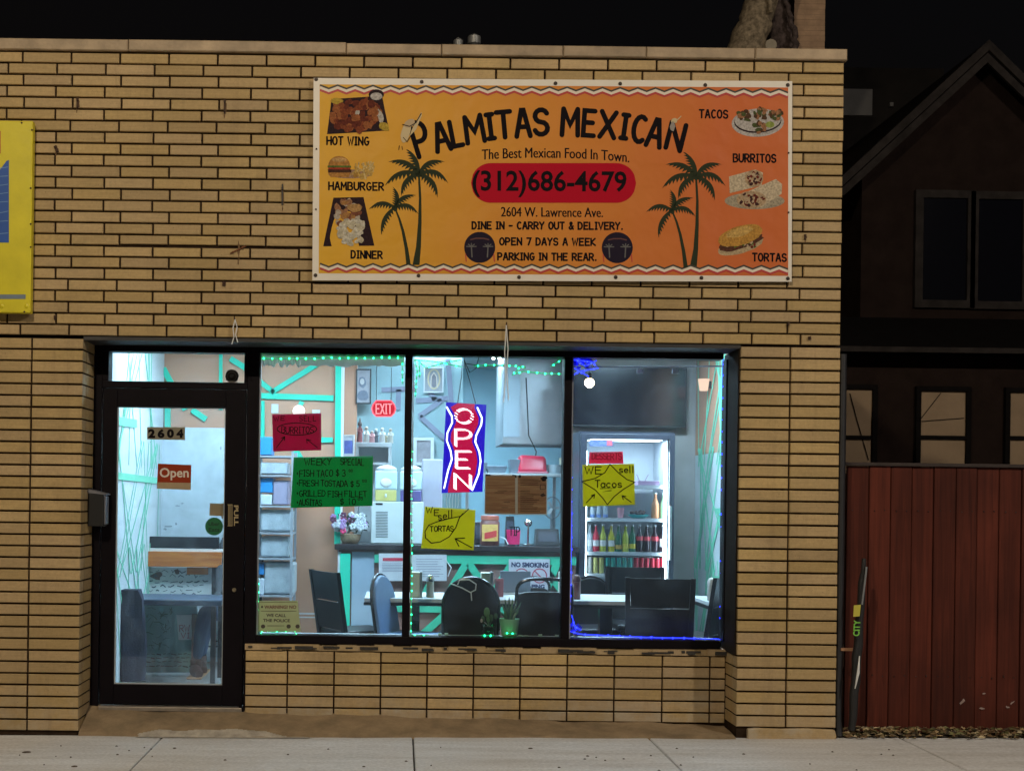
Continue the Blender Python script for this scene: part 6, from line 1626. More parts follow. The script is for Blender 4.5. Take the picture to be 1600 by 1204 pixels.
names = [(923, 'white', 'pale can at the left end of the can shelf'), (932, 'yellow', 'yellow can, first yellow from the left'), (941, 'yellow', 'yellow can, second yellow beside the teal cans')] + [(951+i*8.6, 'teal', 'teal drink can, %s in the teal row' % w) for i, w in enumerate(('first', 'second', 'third', 'fourth', 'fifth'))] + [(995+i*8.4, 'red', 'red drink can, %s in the red row' % w) for i, w in enumerate(('first', 'second', 'third', 'fourth', 'fifth', 'sixth'))]
for px, c, lab in names:
    x = (px-PX)*kb; y = Yr+.14; z0 = shz['d']+.0005; h = 25*kb; r = 4.0*kb
    t = thing('drink_can', lab, 'can', (x, y, z0), 'cans in the drinks fridge')
    mb = MB(CAN[c]); mb.lathe((x, y, z0), [(r*.8, 0), (r, .008), (r, h*.93), (r*.84, h*.985)], 14); mb.build('body', t, smooth=True)
    mb = MB(M_CHROME); mb.lathe((x, y, z0+h*.986), [(r*.84, 0), (r*.84, h*.014), (r*.7, h*.012)], 12); mb.build('lid', t)
WB = mat('water_blue', (.12, .22, .5), .3, .1)
for px, lab in ((926, 'small bottle with a blue base left on the upper shelf'), (936, 'small blue and white bottle, middle of three'), (946, 'small bottle of pale drink beside the taco poster edge')):
    bottle(px, 26*kb, 4*kb, LQ['clear'], WB, M_WHITE, lab, 'water_bottle', 'b', band=(.02, .2), grp='water bottles in the drinks fridge')
x = (970-PX)*kb; mb = MB(mat('pink_cup', (.6, .3, .36), .4, .2, 14)); mb.lathe((x, Yr+.14, shz['b']), [(.024, 0), (.032, .085), (.03, .085)], 14); tag(mb.build('dessert_cup', smooth=True, origin=(x, Yr+.14, shz['b'])), 'pink dessert cup on the fridge shelf under the taco poster', 'cup')
x = (998-PX)*kb; t = thing('snack_dish', 'teal dish of desserts on the upper fridge shelf', 'dish', (x, Yr+.14, shz['b']))
mb = MB(mat('teal_dish', (.02, .4, .42), .35, .05)); mb.lathe((x, Yr+.15, shz['b']), [(.05, 0), (.085, .022), (.09, .03), (.08, .03)], 20); mb.build('dish', t, smooth=True)
mb = MB(mat('dark_dessert', (.12, .06, .06), .5, .3, 30)); 
for i in range(9): mb.ball((x+jit(.06), Yr+.15+jit(.03), shz['b']+.04+R.random()*.015), .016, 8)
mb.build('dessert', t, smooth=True)
for px, c, lab in ((1024, (.58, .25, .12), 'orange sauce squeeze bottle with white nozzle in the fridge'), (1037, (.25, .42, .25), 'green sauce squeeze bottle at the right of the fridge')):
    bottle(px, 40*kb, 6.2*kb, mat('squeeze_%g' % c[0], c, .4, .05), None, M_WHITE, lab, 'squeeze_bottle', 'b', grp='squeeze bottles in the drinks fridge')
x = (1012-PX)*kb; mb = MB(mat('mauve_tray', (.4, .28, .42), .4, .1)); mb.box(x-.09, x+.09, Yr+.1, Yr+.3, shz['a'], shz['a']+.035); mb.tube([(x-.1, Yr+.12, shz['a']+.09), (x-.07, Yr+.12, shz['a']+.03)], .004, 5); mb.tube([(x+.0, Yr+.12, shz['a']+.09), (x-.03, Yr+.12, shz['a']+.03)], .004, 5)
tag(mb.build('dessert_tray', bevel=.004, origin=(x, Yr+.2, shz['a'])), 'mauve tray with tongs on the top fridge shelf', 'tray')
x, y = on_table(978, 1.95); t = thing('storage_tub', 'clear tub with pale lid standing on a stool under the fridge table', 'tub', (x, y, .45))
mb = MB(mat('tub_plastic', (.5, .42, .48), .3, .2, 10)); mb.pbox(948, 946, 1005, 968, y, .2); mb.build('body', t, bevel=.01)
mb = MB(mat('tub_lid', (.4, .6, .66), .4, .05)); mb.pbox(947, 968.3, 1006, 975, y-.01, .22); mb.build('base_tray', t, bevel=.004)
z0 = at(976, 975.5, y)[1]; mb = MB(M_TUBE)
for sx in (-.1, .1):
    for sy in (.02, .18): mb.box(x+sx-.012, x+sx+.012, y+sy-.012, y+sy+.012, FZ, z0-.021)
mb.box(x-.13, x+.13, y-.005, y+.21, z0-.02, z0-.001); tag(mb.build('low_stool', origin=(x, y, FZ)), 'low black stool under the clear tub', 'stool')
# boxes left of fridge
Yx = 3.2; x0 = at(893, 700, Yx)[0]
t = thing('corner_shelf', 'narrow white shelf unit squeezed left of the fridge', 'shelf', (x0, Yx, FZ))
mb = MB(M_COOLW); xq = at(906, 700, Yx)[0]; mb.box(x0-.02, x0, Yx, Yx+.25, FZ, 1.9); mb.build('side', t)
for py in (822, 853, 880):
    z = at(900, py, Yx)[1]; mb = MB(M_COOLW); mb.box(x0+.001, xq, Yx, Yx+.25, z-.015, z); mb.build('shelf', t)
for py0, py1, c, lab in ((800, 821, (.55, .58, .6), 'white carton on the top of the corner shelf'), (824, 852, (.55, .45, .15), 'yellow carton in the middle of the corner shelf'), (861, 879, (.06, .3, .2), 'green carton low on the corner shelf')):
    mb = MB(mat('carton_%g' % c[1], c, .6, .15, 12)); xx0, zz1 = at(894, py0, Yx+.01); xx1, zz0 = at(905, py1, Yx+.01); mb.box(xx0+.004, xx1, Yx+.01, Yx+.2, zz0+.002, zz1); tag(mb.build('carton', bevel=.004, origin=((xx0+xx1)/2, Yx+.1, zz0)), lab, 'carton')
# ---- seen through the door
Yd2 = PWY-.04
t = thing('interior_door', 'scuffed white interior door seen through the entrance glass', 'door', P3(300, 900, Yd2))
x0, z1 = at(242, 667, Yd2); x1 = at(372, 667, Yd2)[0]
mb = MB(mat('scuffed_white', (.60, .66, .70), .5, .14, 5)); mb.box(x0, x1, Yd2, Yd2+.035, FZ+.01, z1); mb.build('door_leaf', t, bevel=.003)
mb = MB(M_CHROME); q = P3(352, 912, Yd2); mb.tube([q, q+Vector((0, -.05, 0)), q+Vector((-.09, -.05, 0))], .009, 8); mb.build('handle', t, smooth=True)
mb = MB(mat('scuff_dark', (.3, .33, .36), .7, .3, 30)); Sd = Sheet(Yd2-.001)
for px, py, rx, ry in ((278, 790, 5, 2), (285, 786, 3, 1.5), (264, 822, 9, 2.2), (258, 826, 3, 3), (275, 818, 2.5, 4), (300, 735, 1.5, 1), (345, 700, 1.5, 4)): Sd.blob(mb, px, py, rx*.7, ry*.6, .0005, 10, .4)
mb.build('scuff', t)
Yp = 2.3
t = thing('display_stand', 'wooden display stand with a drawn poster behind the door glass', 'stand', P3(275, 1000, Yp))
mb = MB(M_DARK); mb.pbox(204, 838, 342, 856, Yp, .04); mb.build('black_board', t, bevel=.004)
mb = MB(M_WHITE); mb.pbox(202, 857, 348, 861, Yp-.012, .06); mb.build('white_ledge', t)
def wood(name, a, b, scale=(1, 6, 14)):
    m = bpy.data.materials.new(name); m.use_nodes = True; n, l = m.node_tree.nodes, m.node_tree.links; bs = n['Principled BSDF']; bs.inputs['Roughness'].default_value = .45
    tc = n.new('ShaderNodeTexCoord'); mp = n.new('ShaderNodeMapping'); mp.inputs['Scale'].default_value = scale; no = n.new('ShaderNodeTexNoise'); no.inputs['Scale'].default_value = 3; no.inputs['Detail'].default_value = 7; no.inputs['Distortion'].default_value = .6
    rp = n.new('ShaderNodeValToRGB'); rp.color_ramp.elements[0].position = .35; rp.color_ramp.elements[0].color = (*a, 1); rp.color_ramp.elements[1].position = .7; rp.color_ramp.elements[1].color = (*b, 1)
    l.new(tc.outputs['Object'], mp.inputs['Vector']); l.new(mp.outputs['Vector'], no.inputs['Vector']); l.new(no.outputs['Fac'], rp.inputs['Fac']); l.new(rp.outputs['Color'], bs.inputs['Base Color']); return m
W_OR = wood('orange_wood', (.42, .10, .012), (.62, .20, .03)); W_MENU = wood('menu_wood', (.36, .16, .085), (.58, .34, .18), (1.5, 10, 22))
mb = MB(W_OR); mb.pbox(206, 861.5, 346, 885, Yp-.05, .05); mb.build('wooden_panel', t)
mb = MB(M_WHITE); mb.pbox(208, 886, 330, 934, Yp+.005, .02); mb.build('poster', t)
Sp = Sheet(Yp+.004); mb = MB(mat('doodle_ink', (.05, .07, .10), .6, 0))
Rd = random.Random(5)
for row, y in enumerate((892, 899, 908, 915, 922, 929)):
    x = 216+Rd.uniform(0, 8)
    while x < 320:
        w = Rd.uniform(3, 11); Sp.stroke(mb, [(x, y+Rd.uniform(-2, 2)), (x+w*.4, y+Rd.uniform(-3, 3)), (x+w, y+Rd.uniform(-2, 2))], Rd.uniform(.7, 1.8), .0008); x += w+Rd.uniform(2, 8)
mb.use(mat('doodle_brown', (.12, .06, .05), .6, 0)); Sp.blob(mb, 244, 899, 9, 6, .001, 12, .3); Sp.blob(mb, 276, 893, 4, 4, .001, 10, .3)
mb.use(mat('doodle_pink', (.5, .08, .25), .6, 0)); Sp.blob(mb, 212, 898, 4, 5, .001, 10, .3); mb.build('drawing', t)
mb = MB(W_OR); mb.pbox(292, 886, 325, 897, Yp-.01, .012); mb.build('wooden_bracket', t)
mb = MB(M_TUBE); xx0, _ = at(212, 900, Yp); xx1, _ = at(330, 900, Yp); mb.box(xx0, xx0+.03, Yp+.042, Yp+.07, FZ, 1.1); mb.box(xx1, xx1+.03, Yp+.042, Yp+.07, FZ, 1.1); mb.build('support', t)
Yq = 1.5; x0 = at(150, 930, Yq)[0]
x0, x1 = at(166, 930, Yq)[0], at(347, 930, Yq)[0]; zq = at(256, 936, Yq)[1]
t = thing('side_table', 'slate blue topped side table just inside the entrance', 'table', ((x0+x1)/2, Yq+.3, FZ))
mb = MB(mat('slate_top', (.06, .085, .13), .4, .12, 6)); mb.box(x0, x1, Yq, Yq+.55, zq-.045, zq); mb.build('tabletop', t, bevel=.008)
for sx in (x0+.05, x1-.09):
    for sy in (Yq+.06, Yq+.45):
        mb = MB(M_TUBE); mb.box(sx, sx+.035, sy, sy+.035, FZ, zq-.046); mb.build('leg', t)
# lower sign board leaning under the table
Yl = 2.05
def board(S, t):
    mb = MB(mat('board_green', (.03, .12, .09), .6, 0)); Rb = random.Random(9)
    for i in range(34): x, y = Rb.uniform(228, 272), Rb.uniform(950, 1012); a = Rb.uniform(0, 3.1); l_ = Rb.uniform(3, 9); S.stroke(mb, [(x-l_*math.cos(a), y-l_*.6*math.sin(a)), (x, y+Rb.uniform(-2, 2)), (x+l_*math.cos(a), y+l_*.6*math.sin(a))], Rb.uniform(.7, 1.6), .0008)
    mb.use(M_INK)
    for y in (1021, 1027, 1033, 1040):
        x = 228
        while x < 306: w = Rb.uniform(3, 8); S.stroke(mb, [(x, y), (x+w, y+Rb.uniform(-1.5, 1.5))], Rb.uniform(.9, 2), .0008); x += w+Rb.uniform(1.5, 4)
    mb.build('drawing', t)
    mb = MB(M_WHITE); S.area(mb, [(276, 960), (300, 960), (301, 999), (279, 999)], .003); mb.use(mat('script_red', (.4, .06, .1), .6, 0)); S.hand(mb, 'RW', 281, 976, 296, 986, 1.2, lift=.004); S.hand(mb, 'VI', 283, 988, 296, 996, 1.1, lift=.004); mb.build('white_card', t)
notice(222, 942, 308, 1050, Yl, 'pale teal drawn board leaning under the side table', 'board', (.25, .42, .42), 'sign_board', board, .02)
mb = MB(mat('brown_post', (.16, .09, .08), .6, .15)); xx, _ = at(306, 990, Yl-.03); mb.box(xx-.03, xx+.03, Yl-.06, Yl-.02, FZ, at(306, 958, Yl)[1]); tag(mb.build('brown_post', bevel=.004, origin=(xx, Yl, FZ)), 'short brown post beside the teal board under the table', 'post')
# dark upholstered chair and hanging navy coat at the left behind the door glass
xx = (200-PX)*(9.45)/F
mb = MB(mat('navy_cloth', (.012, .018, .042), .85, .3, 12, .3)); N = 18; vs = []; fs = []
for j in range(11):
    for i in range(N):
        a = 2*math.pi*i/N; rx = .115+.02*math.sin(3*a+j*.5)+.012*j/10; ry = .07+.015*math.cos(4*a+j*.3); vs.append((xx+rx*math.cos(a)*(0.75 if j == 10 else 1), 1.32+ry*math.sin(a), .14+j*.066))
for j in range(10):
    for i in range(N): fs.append((j*N+i, j*N+(i+1)%N, (j+1)*N+(i+1)%N, (j+1)*N+i))
fs.append(tuple(range(10*N, 11*N))); mb.add(vs, fs); tag(mb.build('navy_coat', smooth=True, origin=(xx, 1.32, .8)), 'dark navy coat hanging from the left end of the side table', 'coat')

# ---- the seated person (mostly hidden behind the door stile)
def person():
    t = thing('person', 'person in dark jeans and brown shoes seated behind the entrance door stile', 'person', (-1.34, 2.45, FZ))
    J = {'pelvis': ((-1.36, 2.5, .58), .13), 'spine': ((-1.35, 2.53, .80), .125), 'chest': ((-1.34, 2.53, 1.0), .14), 'neck': ((-1.345, 2.51, 1.16), .055), 'head0': ((-1.35, 2.49, 1.24), .075), 'head1': ((-1.355, 2.48, 1.36), .085)}
    bones = [('pelvis', 'spine'), ('spine', 'chest'), ('chest', 'neck'), ('neck', 'head0'), ('head0', 'head1')]
    for s, dy in (('l', -.10), ('r', .10)):
        J['hip'+s] = ((-1.38, 2.46+dy, .56), .095); J['knee'+s] = ((-1.50+.02*(s == 'r'), 2.12+dy*1.2, .585), .065)
        J['calf'+s] = ((-1.535, 2.13+dy*1.2, .42), .058); J['ankle'+s] = ((-1.57, 2.14+dy*1.2, .20), .042)
        bones += [('pelvis', 'hip'+s), ('hip'+s, 'knee'+s), ('knee'+s, 'calf'+s), ('calf'+s, 'ankle'+s)]
        sx = -.0 if s == 'l' else .0
        J['sho'+s] = ((-1.34+(-.06 if s == 'l' else .07), 2.50+dy*.6, 1.10), .062); J['elb'+s] = ((-1.36+(-.06 if s == 'l' else .07), 2.33+dy*.7, .88), .046); J['wri'+s] = ((-1.40, 2.15+dy*.8, .72), .032); J['palm'+s] = ((-1.415, 2.09+dy*.8, .70), .036)
        bones += [('chest', 'sho'+s), ('sho'+s, 'elb'+s), ('elb'+s, 'wri'+s), ('wri'+s, 'palm'+s)]
        for k in range(4):
            b = Vector(J['palm'+s][0]); o = Vector(((k-1.5)*.017, -.03, -.004)); J['f%d%s' % (k, s)] = (tuple(b+o), .009); J['g%d%s' % (k, s)] = (tuple(b+o+Vector((0, -.022-.004*(k in (1, 2)), -.022))), .008); bones += [('palm'+s, 'f%d%s' % (k, s)), ('f%d%s' % (k, s), 'g%d%s' % (k, s))]
        b = Vector(J['wri'+s][0]); J['th'+s] = (tuple(b+Vector((.04 if s == 'l' else -.04, -.03, -.012))), .010); J['tt'+s] = (tuple(b+Vector((.045 if s == 'l' else -.045, -.055, -.03))), .008); bones += [('wri'+s, 'th'+s), ('th'+s, 'tt'+s)]
    keys = list(J); off = Vector(t.location)
    me = bpy.data.meshes.new('body'); me.from_pydata([tuple(Vector(J[k][0])-off) for k in keys], [(keys.index(a), keys.index(b)) for a, b in bones], [])
    o = bpy.data.objects.new('body', me); COL.objects.link(o); o.parent = t
    sk = o.modifiers.new('skin', 'SKIN'); me.skin_vertices.new() if not me.skin_vertices else None
    for i, k in enumerate(keys): me.skin_vertices[0].data[i].radius = (J[k][1], J[k][1])
    me.skin_vertices[0].data[0].use_root = True
    sb = o.modifiers.new('sub', 'SUBSURF'); sb.levels = 2; sb.render_levels = 2
    skin_m = mat('skin', (.42, .25, .17), .5, .06); jeans = mat('dark_jeans', (.035, .05, .085), .85, .3, 30, .2)
    m = bpy.data.materials.new('clothed_body'); m.use_nodes = True; n, l = m.node_tree.nodes, m.node_tree.links; b = n['Principled BSDF']; b.inputs['Roughness'].default_value = .8
    tc = n.new('ShaderNodeTexCoord'); sp = n.new('ShaderNodeSeparateXYZ'); l.new(tc.outputs['Object'], sp.inputs[0])
    r1 = n.new('ShaderNodeValToRGB'); r1.color_ramp.interpolation = 'CONSTANT'; e = r1.color_ramp.elements; e[0].position = 0; e[0].color = (.045, .07, .13, 1); e[1].position = .60/1.4; e[1].color = (.03, .03, .035, 1); k = e.new(1.10/1.4); k.color = (.42, .25, .17, 1)
    dv = n.new('ShaderNodeMath'); dv.operation = 'DIVIDE'; dv.inputs[1].default_value = 1.4; l.new(sp.outputs['Z'], dv.inputs[0]); l.new(dv.outputs[0], r1.inputs['Fac']); l.new(r1.outputs['Color'], b.inputs['Base Color']); me.materials.append(m)
    for s, dy in (('l', -.10), ('r', .10)):
        a = J['ankle'+s][0]; mb = MB(mat('brown_shoe', (.07, .028, .022), .5, .15)); zz = FZ+.002
        pts = [((a[0]-.01, a[1]+.03, zz+.055), .045), ((a[0]+.0, a[1]-.05, zz+.05), .046), ((a[0]+.03, a[1]-.13, zz+.04), .044), ((a[0]+.05, a[1]-.18, zz+.034), .03)]
        mb.tube([p for p, r in pts], [r for p, r in pts], 12); mb.cyl((a[0], a[1], zz+.06), (a[0], a[1], .21), .046, .046, 12); sh = mb.build('shoe', t, smooth=True, angle=70)
        mb = MB(mat('shoe_sole', (.45, .25, .12), .6, 0)); mb.box(a[0]-.045, a[0]+.07, a[1]-.20, a[1]+.07, zz-.001, zz+.014); mb.build('sole', sh, bevel=.006)
    h = Vector(J['head1'][0])+Vector((0, 0, -.02)); mb = MB(mat('dark_hair', (.012, .010, .010), .6, .2)); mb.ball(h+Vector((0, .018, .035)), .105, 16, (1, 1.02, .8)); mb.build('hair', t, smooth=True)
    mb = MB(skin_m); f = h+Vector((0, -.088, -.02)); mb.ball(f+Vector((0, -.008, 0)), .016, 8, (.8, 1.1, 1.3)); mb.ball(h+Vector((-.088, 0, -.02)), .022, 8, (.4, .8, 1.2)); mb.ball(h+Vector((.088, 0, -.02)), .022, 8, (.4, .8, 1.2)); mb.build('face_features', t, smooth=True)
    mb = MB(M_INK); mb.ball(f+Vector((-.032, .004, .028)), .009, 8); mb.ball(f+Vector((.032, .004, .028)), .009, 8); mb.box(f.x-.022, f.x+.022, f.y-.002, f.y+.01, f.z-.045, f.z-.039); mb.build('eyes_and_mouth', t)
person()
c = copy_thing(cs, (-1.36, 2.48, FZ), 0, 'black slatted chair the seated person sits on')

# ==================================================================== ON THE GLASS
IN = Yg+.016     # inside face
def poster(c, col, label, fn, cat='poster', name='hand_lettered_poster', Y=IN, tr=.42):
    xs = [p[0] for p in c]; ys = [p[1] for p in c]; o = P3(sum(xs)/4, sum(ys)/4, Y); ox, oz = o.x, o.z; ph = R.random()*6
    S = Sheet(Y, lambda x, z: .0012*math.sin(9*(x-ox)+ph)+.0010*math.cos(8*(z-oz)+ph)); t = thing(name, label, cat, o)
    mb = MB(paper('paper_%.2f_%.2f_%.2f' % col, col, tr)); gridsheet(mb, S, c, 8, 8, 0); gridsheet(mb, S, c, 8, 8, -.0012); mb.build('sheet', t, smooth=True)
    fn(S, t); return t
def burr(S, t):
    mb = MB(M_INK); S.hand(mb, 'WE', 428, 650, 445, 657, 1.1, 0, .4, .6); S.hand(mb, 'SELL', 468, 650, 494, 658, 1.1, 0, .5, .6)
    S.hand(mb, 'BURRITOS', 440, 666, 490, 676, 1.3, 1, .3, .8); S.stroke(mb, [(464+31*math.cos(a*.2618), 670+9.5*math.sin(a*.2618)) for a in range(25)], 1.4, .0018)
    for q in (((432, 699), (445, 682)), ((445, 682), (440, 684)), ((445, 682), (444.5, 688)), ((496, 699), (479, 686)), ((479, 686), (480, 692)), ((479, 686), (486, 688))): S.stroke(mb, q, 1.3, .002)
    mb.build('lettering', t)
poster([(425, 647), (502, 645), (502, 703), (427, 705)], (.62, .02, .13), 'red poster hand lettered WE SELL BURRITOS in an oval', burr)
def weekly(S, t):
    mb = MB(M_INK)
    S.hand(mb, 'WEEKY', 476, 716, 518, 726, 1.3, 0, .25, .8); S.hand(mb, 'SPECIAL', 532, 716, 569, 726, 1.3, 1, .25, .8)
    S.hand(mb, '*FISH TACO $ 3', 463, 734, 540, 744, 1.3, 0, .22, .8); S.hand(mb, '00', 545, 733, 551, 737, .9)
    S.hand(mb, '*FRESH TOSTADA $ 5', 463, 750, 562, 759, 1.3, 1, .22, .8); S.hand(mb, '00', 566, 749, 573, 753, .9)
    S.hand(mb, '*GRILLED FISH FILLET', 463, 766, 573, 775, 1.3, 1, .22, .8)
    S.hand(mb, '*AUSITAS', 463, 780, 503, 789, 1.3, 0, .22, .8); S.hand(mb, '$ 10', 531, 779, 556, 788, 1.3, 0, .3, .6); S.hand(mb, '00', 559, 777, 567, 781, .9)
    mb.build('lettering', t)
poster([(459, 714), (583, 712), (582, 790), (454, 793)], (.005, .40, .12), 'large green poster hand lettered with the weekly specials and prices', weekly)
def tortas(S, t):
    mb = MB(M_INK); S.hand(mb, 'WE', 666, 792, 686, 801, 1.6, 4, .35); S.hand(mb, 'sell', 684, 800, 708, 812, 1.6, -4, .2)
    S.hand(mb, 'TORTAS', 672, 822, 709, 830, 1.6, -1, .25, .6)
    S.stroke(mb, [(732, 795), (720, 806), (700, 810), (682, 815), (670, 820), (664, 830), (665, 840), (674, 848), (688, 846), (702, 838), (712, 824), (718, 808), (723, 802)], 1.6, .0018)
    for q in (((737, 855), (711, 841)), ((711, 841), (726, 840)), ((711, 841), (717, 853))): S.stroke(mb, q, 1.7, .002)
    mb.build('lettering', t)
poster([(664, 791), (743, 796), (740, 859), (658, 856)], (.86, .78, .05), 'yellow poster hand lettered WE SELL TORTAS with an arrow', tortas)
def tacos_p(S, t):
    mb = MB(M_INK); S.hand(mb, 'WE', 914, 729, 940, 740, 1.7, 0, .3); S.hand(mb, 'sell', 967, 728, 991, 738, 1.7, 0, .2)
    S.hand(mb, 'Tacos', 930, 750, 972, 761, 1.8, 0, .2); S.stroke(mb, [(938, 763), (962, 762), (942, 768), (955, 766)], 1.4, .0018)
    for q in ([(953, 725), (945, 738), (930, 747), (909, 752)], [(909, 752), (930, 765), (942, 778), (949, 788)], [(953, 725), (966, 738), (980, 749), (992, 753)], [(992, 753), (974, 764), (960, 775), (949, 788)],
              [(916, 785), (929, 772)], [(929, 772), (924, 774)], [(929, 772), (928, 778)], [(986, 784), (972, 774)], [(972, 774), (978, 775)], [(972, 774), (974, 780)]): S.stroke(mb, q, 1.6, .002)
    mb.build('lettering', t)
poster([(910, 726), (991, 724), (992, 788), (911, 791)], (.84, .76, .05), 'yellow poster hand lettered WE SELL TACOS inside a star outline', tacos_p)
def dess(S, t):
    mb = MB(mat('pink_ink', (.45, .0, .04), .6, 0)); S.hand(mb, 'DESSERTS', 925, 707, 971, 717, 1.4, 1, .2, .5); mb.build('lettering', t)
poster([(921, 706), (973, 705), (974, 724), (920, 724)], (1, .10, .24), 'pink DESSERTS card tucked above the yellow tacos poster', dess, 'card', 'hand_lettered_card', Y=IN+.006)
def menu(S, t):
    mb = MB(mat('menu_border', (.62, .55, .48), .6, 0)); S.area(mb, [(805.5, 742), (808.5, 742), (808.5, 804), (805.5, 804)], .0012); mb.build('page_gutter', t)
    mb = MB(M_INK)
    for cx, cy, r in ((763, 744, 4), (803, 744, 3.5), (812, 744, 2.5), (850, 747, 5), (765, 777, 3)): S.blob(mb, cx, cy, r, r*.8, .0014, 12, .3)
    mb.use(mat('menu_type', (.07, .03, .02), .6, 0))
    for col in (0, 1):
        for i in range(18):
            if R.random() < .85: x = 767+col*46; S.stroke(mb, [(x, 749+i*2.9), (x+R.uniform(14, 32), 749+i*2.9)], .8, .0014, caps=False)
    S.stroke(mb, [(844, 757), (852, 757), (852, 764), (844, 764), (844, 757)], 1.0, .0016); S.blob(mb, 848, 773, 4, 3, .0016, 10, .3); mb.build('menu_type', t)
t = poster([(758, 741), (855, 742), (855, 804), (757, 803)], (.6, .52, .45), 'brown wood patterned two page menu taped inside the glass', menu, 'menu', 'taped_menu')
Sm = Sheet(IN-.0016); mb = MB(W_MENU); gridsheet(mb, Sm, [(759, 743), (805, 743), (805, 802), (758, 801)], 4, 4, .0006); gridsheet(mb, Sm, [(809, 743), (853.5, 743), (853.5, 802), (809, 802)], 4, 4, .0006); mb.build('menu_page', t)
def warn(S, t):
    mb = MB(mat('warn_brown', (.16, .06, .05), .6, 0)); S.type(mb, 'WARNING! NO', 413, 945, 463, 950.5, .03, 0); mb.use(mat('warn_ink', (.06, .05, .04), .6, 0))
    S.type(mb, 'WE CALL', 416, 958, 447, 963, .03, .5); S.type(mb, 'THE POLICE', 411, 966, 453, 971, .03, .5); S.stroke(mb, [(408, 954), (463, 954)], .7, .0014); S.stroke(mb, [(418, 977), (444, 977)], .8, .0014); S.stroke(mb, [(405, 940), (464, 940)], .6, .0014)
    for cx in (411, 451, 465): S.blob(mb, cx, 978, 3.4, 3.2, .0014, 14)
    S.blob(mb, 409.5, 947.5, 1.5, 2, .0014, 8); mb.build('lettering', t)
poster([(404, 938), (465, 938), (470, 986), (403, 986)], (.55, .60, .36), 'pale green warning sticker low in the left bay reading WE CALL THE POLICE', warn, 'sticker', 'warning_sticker', Y=Yg-.002)
# door glass stickers
OUT = Yg-.003
def num(S, t):
    mb = MB(M_INK)
    for i, ch in enumerate('2604'): S.type(mb, ch, 231.5+i*14.7, 670, 242.5+i*14.7, 684, .06)
    mb.build('numerals', t)
poster([(230, 667), (289, 667), (289, 687), (230, 686)], (.36, .31, .22), 'tan street number decal 2604 on the door glass', num, 'number', 'number_decal', Y=OUT)
def opn(S, t):
    mb = MB(mat('cream_paint', (.62, .56, .48), .6, 0)); S.type(mb, 'Open', 249.5, 730.5, 295, 750, .02); mb.build('lettering', t)
    mb = MB(mat('tan_strip', (.33, .24, .14), .6, .1)); S.area(mb, [(246, 753), (298.5, 754), (298, 765), (245.5, 763)], .0008); mb.build('hours_strip', t)
poster([(247, 724), (299, 726), (298, 765), (245, 763)], (.30, .045, .02), 'small rust red Open sign hung on the entrance door glass', opn, 'sign', 'open_sign', Y=OUT, tr=.1)
poster([(328, 786), (349, 786), (349, 806), (327, 805)], (.40, .33, .22), 'blank tan note beside the round green sticker', lambda S, t: None, 'note', 'paper_note', Y=OUT)
c = P3(334.5, 822, OUT); t = thing('round_sticker', 'round green sticker with dark script on the door glass', 'sticker', c); So = Sheet(OUT-.001)
mb = MB(mat('sticker_green', (.008, .12, .045), .5, .1)); mb.cyl(c+Vector((0, .001, 0)), c-Vector((0, .001, 0)), 14*8.54/F, n=32); mb.build('disc', t)
mb = MB(mat('sticker_dark', (.004, .03, .015), .5, 0)); So.type(mb, 'Uber', 326, 815, 343, 821, .02); So.type(mb, 'Eats', 326, 824, 343, 830, .02); mb.build('lettering', t)
c = P3(362.5, 587.5, OUT); t = thing('round_sticker', 'grey round sticker in the corner of the transom glass', 'sticker', c)
mb = MB(mat('sticker_grey', (.10, .085, .075), .5, .3, 60)); mb.cyl(c+Vector((0, .001, 0)), c-Vector((0, .001, 0)), 10.5*8.54/F, n=28); mb.build('disc', t)
mb = MB(mat('sticker_pale', (.3, .28, .26), .5, 0)); So.stroke(mb, [(362.5+7*math.cos(a*.33), 587.5+7*math.sin(a*.33)) for a in range(20)], 1, .0015); So.blob(mb, 362, 587, 3, 2.5, .0015, 10, .3); mb.build('emblem', t)
t = thing('pull_decal', 'gold vertical PULL decal on the door stile', 'decal', P3(364, 804, Yd)); Spd = Sheet(Yd-.0005)
gm2 = mat('gold_decal', (.36, .28, .15), .5, .1); mb = MB(gm2); vs, fs = text2d('PULL', .03)
mb.add([Spd.p(365.5+7*v, 789+u*32, .001) for u, v in vs], fs)
mb.build('lettering', t)
mb = MB(gm2)
for k in range(4): Spd.stroke(mb, [(357+k*1.9, 788), (357+k*1.9, 821)], .8, .001)
Spd.stroke(mb, [(356, 788), (363, 788)], .9, .0012); Spd.stroke(mb, [(356, 821), (363, 821)], .9, .0012); mb.build('handle_emblem', t)

# ---- LED open sign
YO = .42
t = thing('led_open_sign', 'glowing red and blue vertical LED sign spelling OPEN', 'open sign', P3(725, 700, YO)); SO = Sheet(YO-.001)
c4 = [(697, 628), (760, 632), (754, 768), (690, 770)]
mb = MB(M_BLACK); mb.prism([at(a, b, YO+.004) for a, b in reversed(c4)], YO+.004, YO+.022); mb.build('housing', t)
WL = [(698, 636), (706, 650), (706.5, 660), (699, 676), (698, 688), (704, 704), (706, 717), (700, 735), (694, 762)]
WR_ = [(746, 637), (753, 653), (752, 663), (744, 680), (742.5, 690), (749, 706), (751, 720), (748, 740), (738, 765)]
mb = MB(emat('led_blue', (.03, .008, 1), .62)); SO.area(mb, c4, .0005); mb.build('blue_field', t)
mb = MB(emat('led_red', (.95, .006, .10), .62))
LL = [(715, 629.5)]+[(a+6, b) for a, b in WL]+[(700, 769.5)]; RR = [(742, 631)]+[(a-5, b) for a, b in WR_]+[(735, 768.5)]
for i in range(len(LL)-1): SO.area(mb, [LL[i], LL[i+1], RR[min(i+1, len(RR)-1)], RR[i]], .0012)
mb.build('red_field', t)
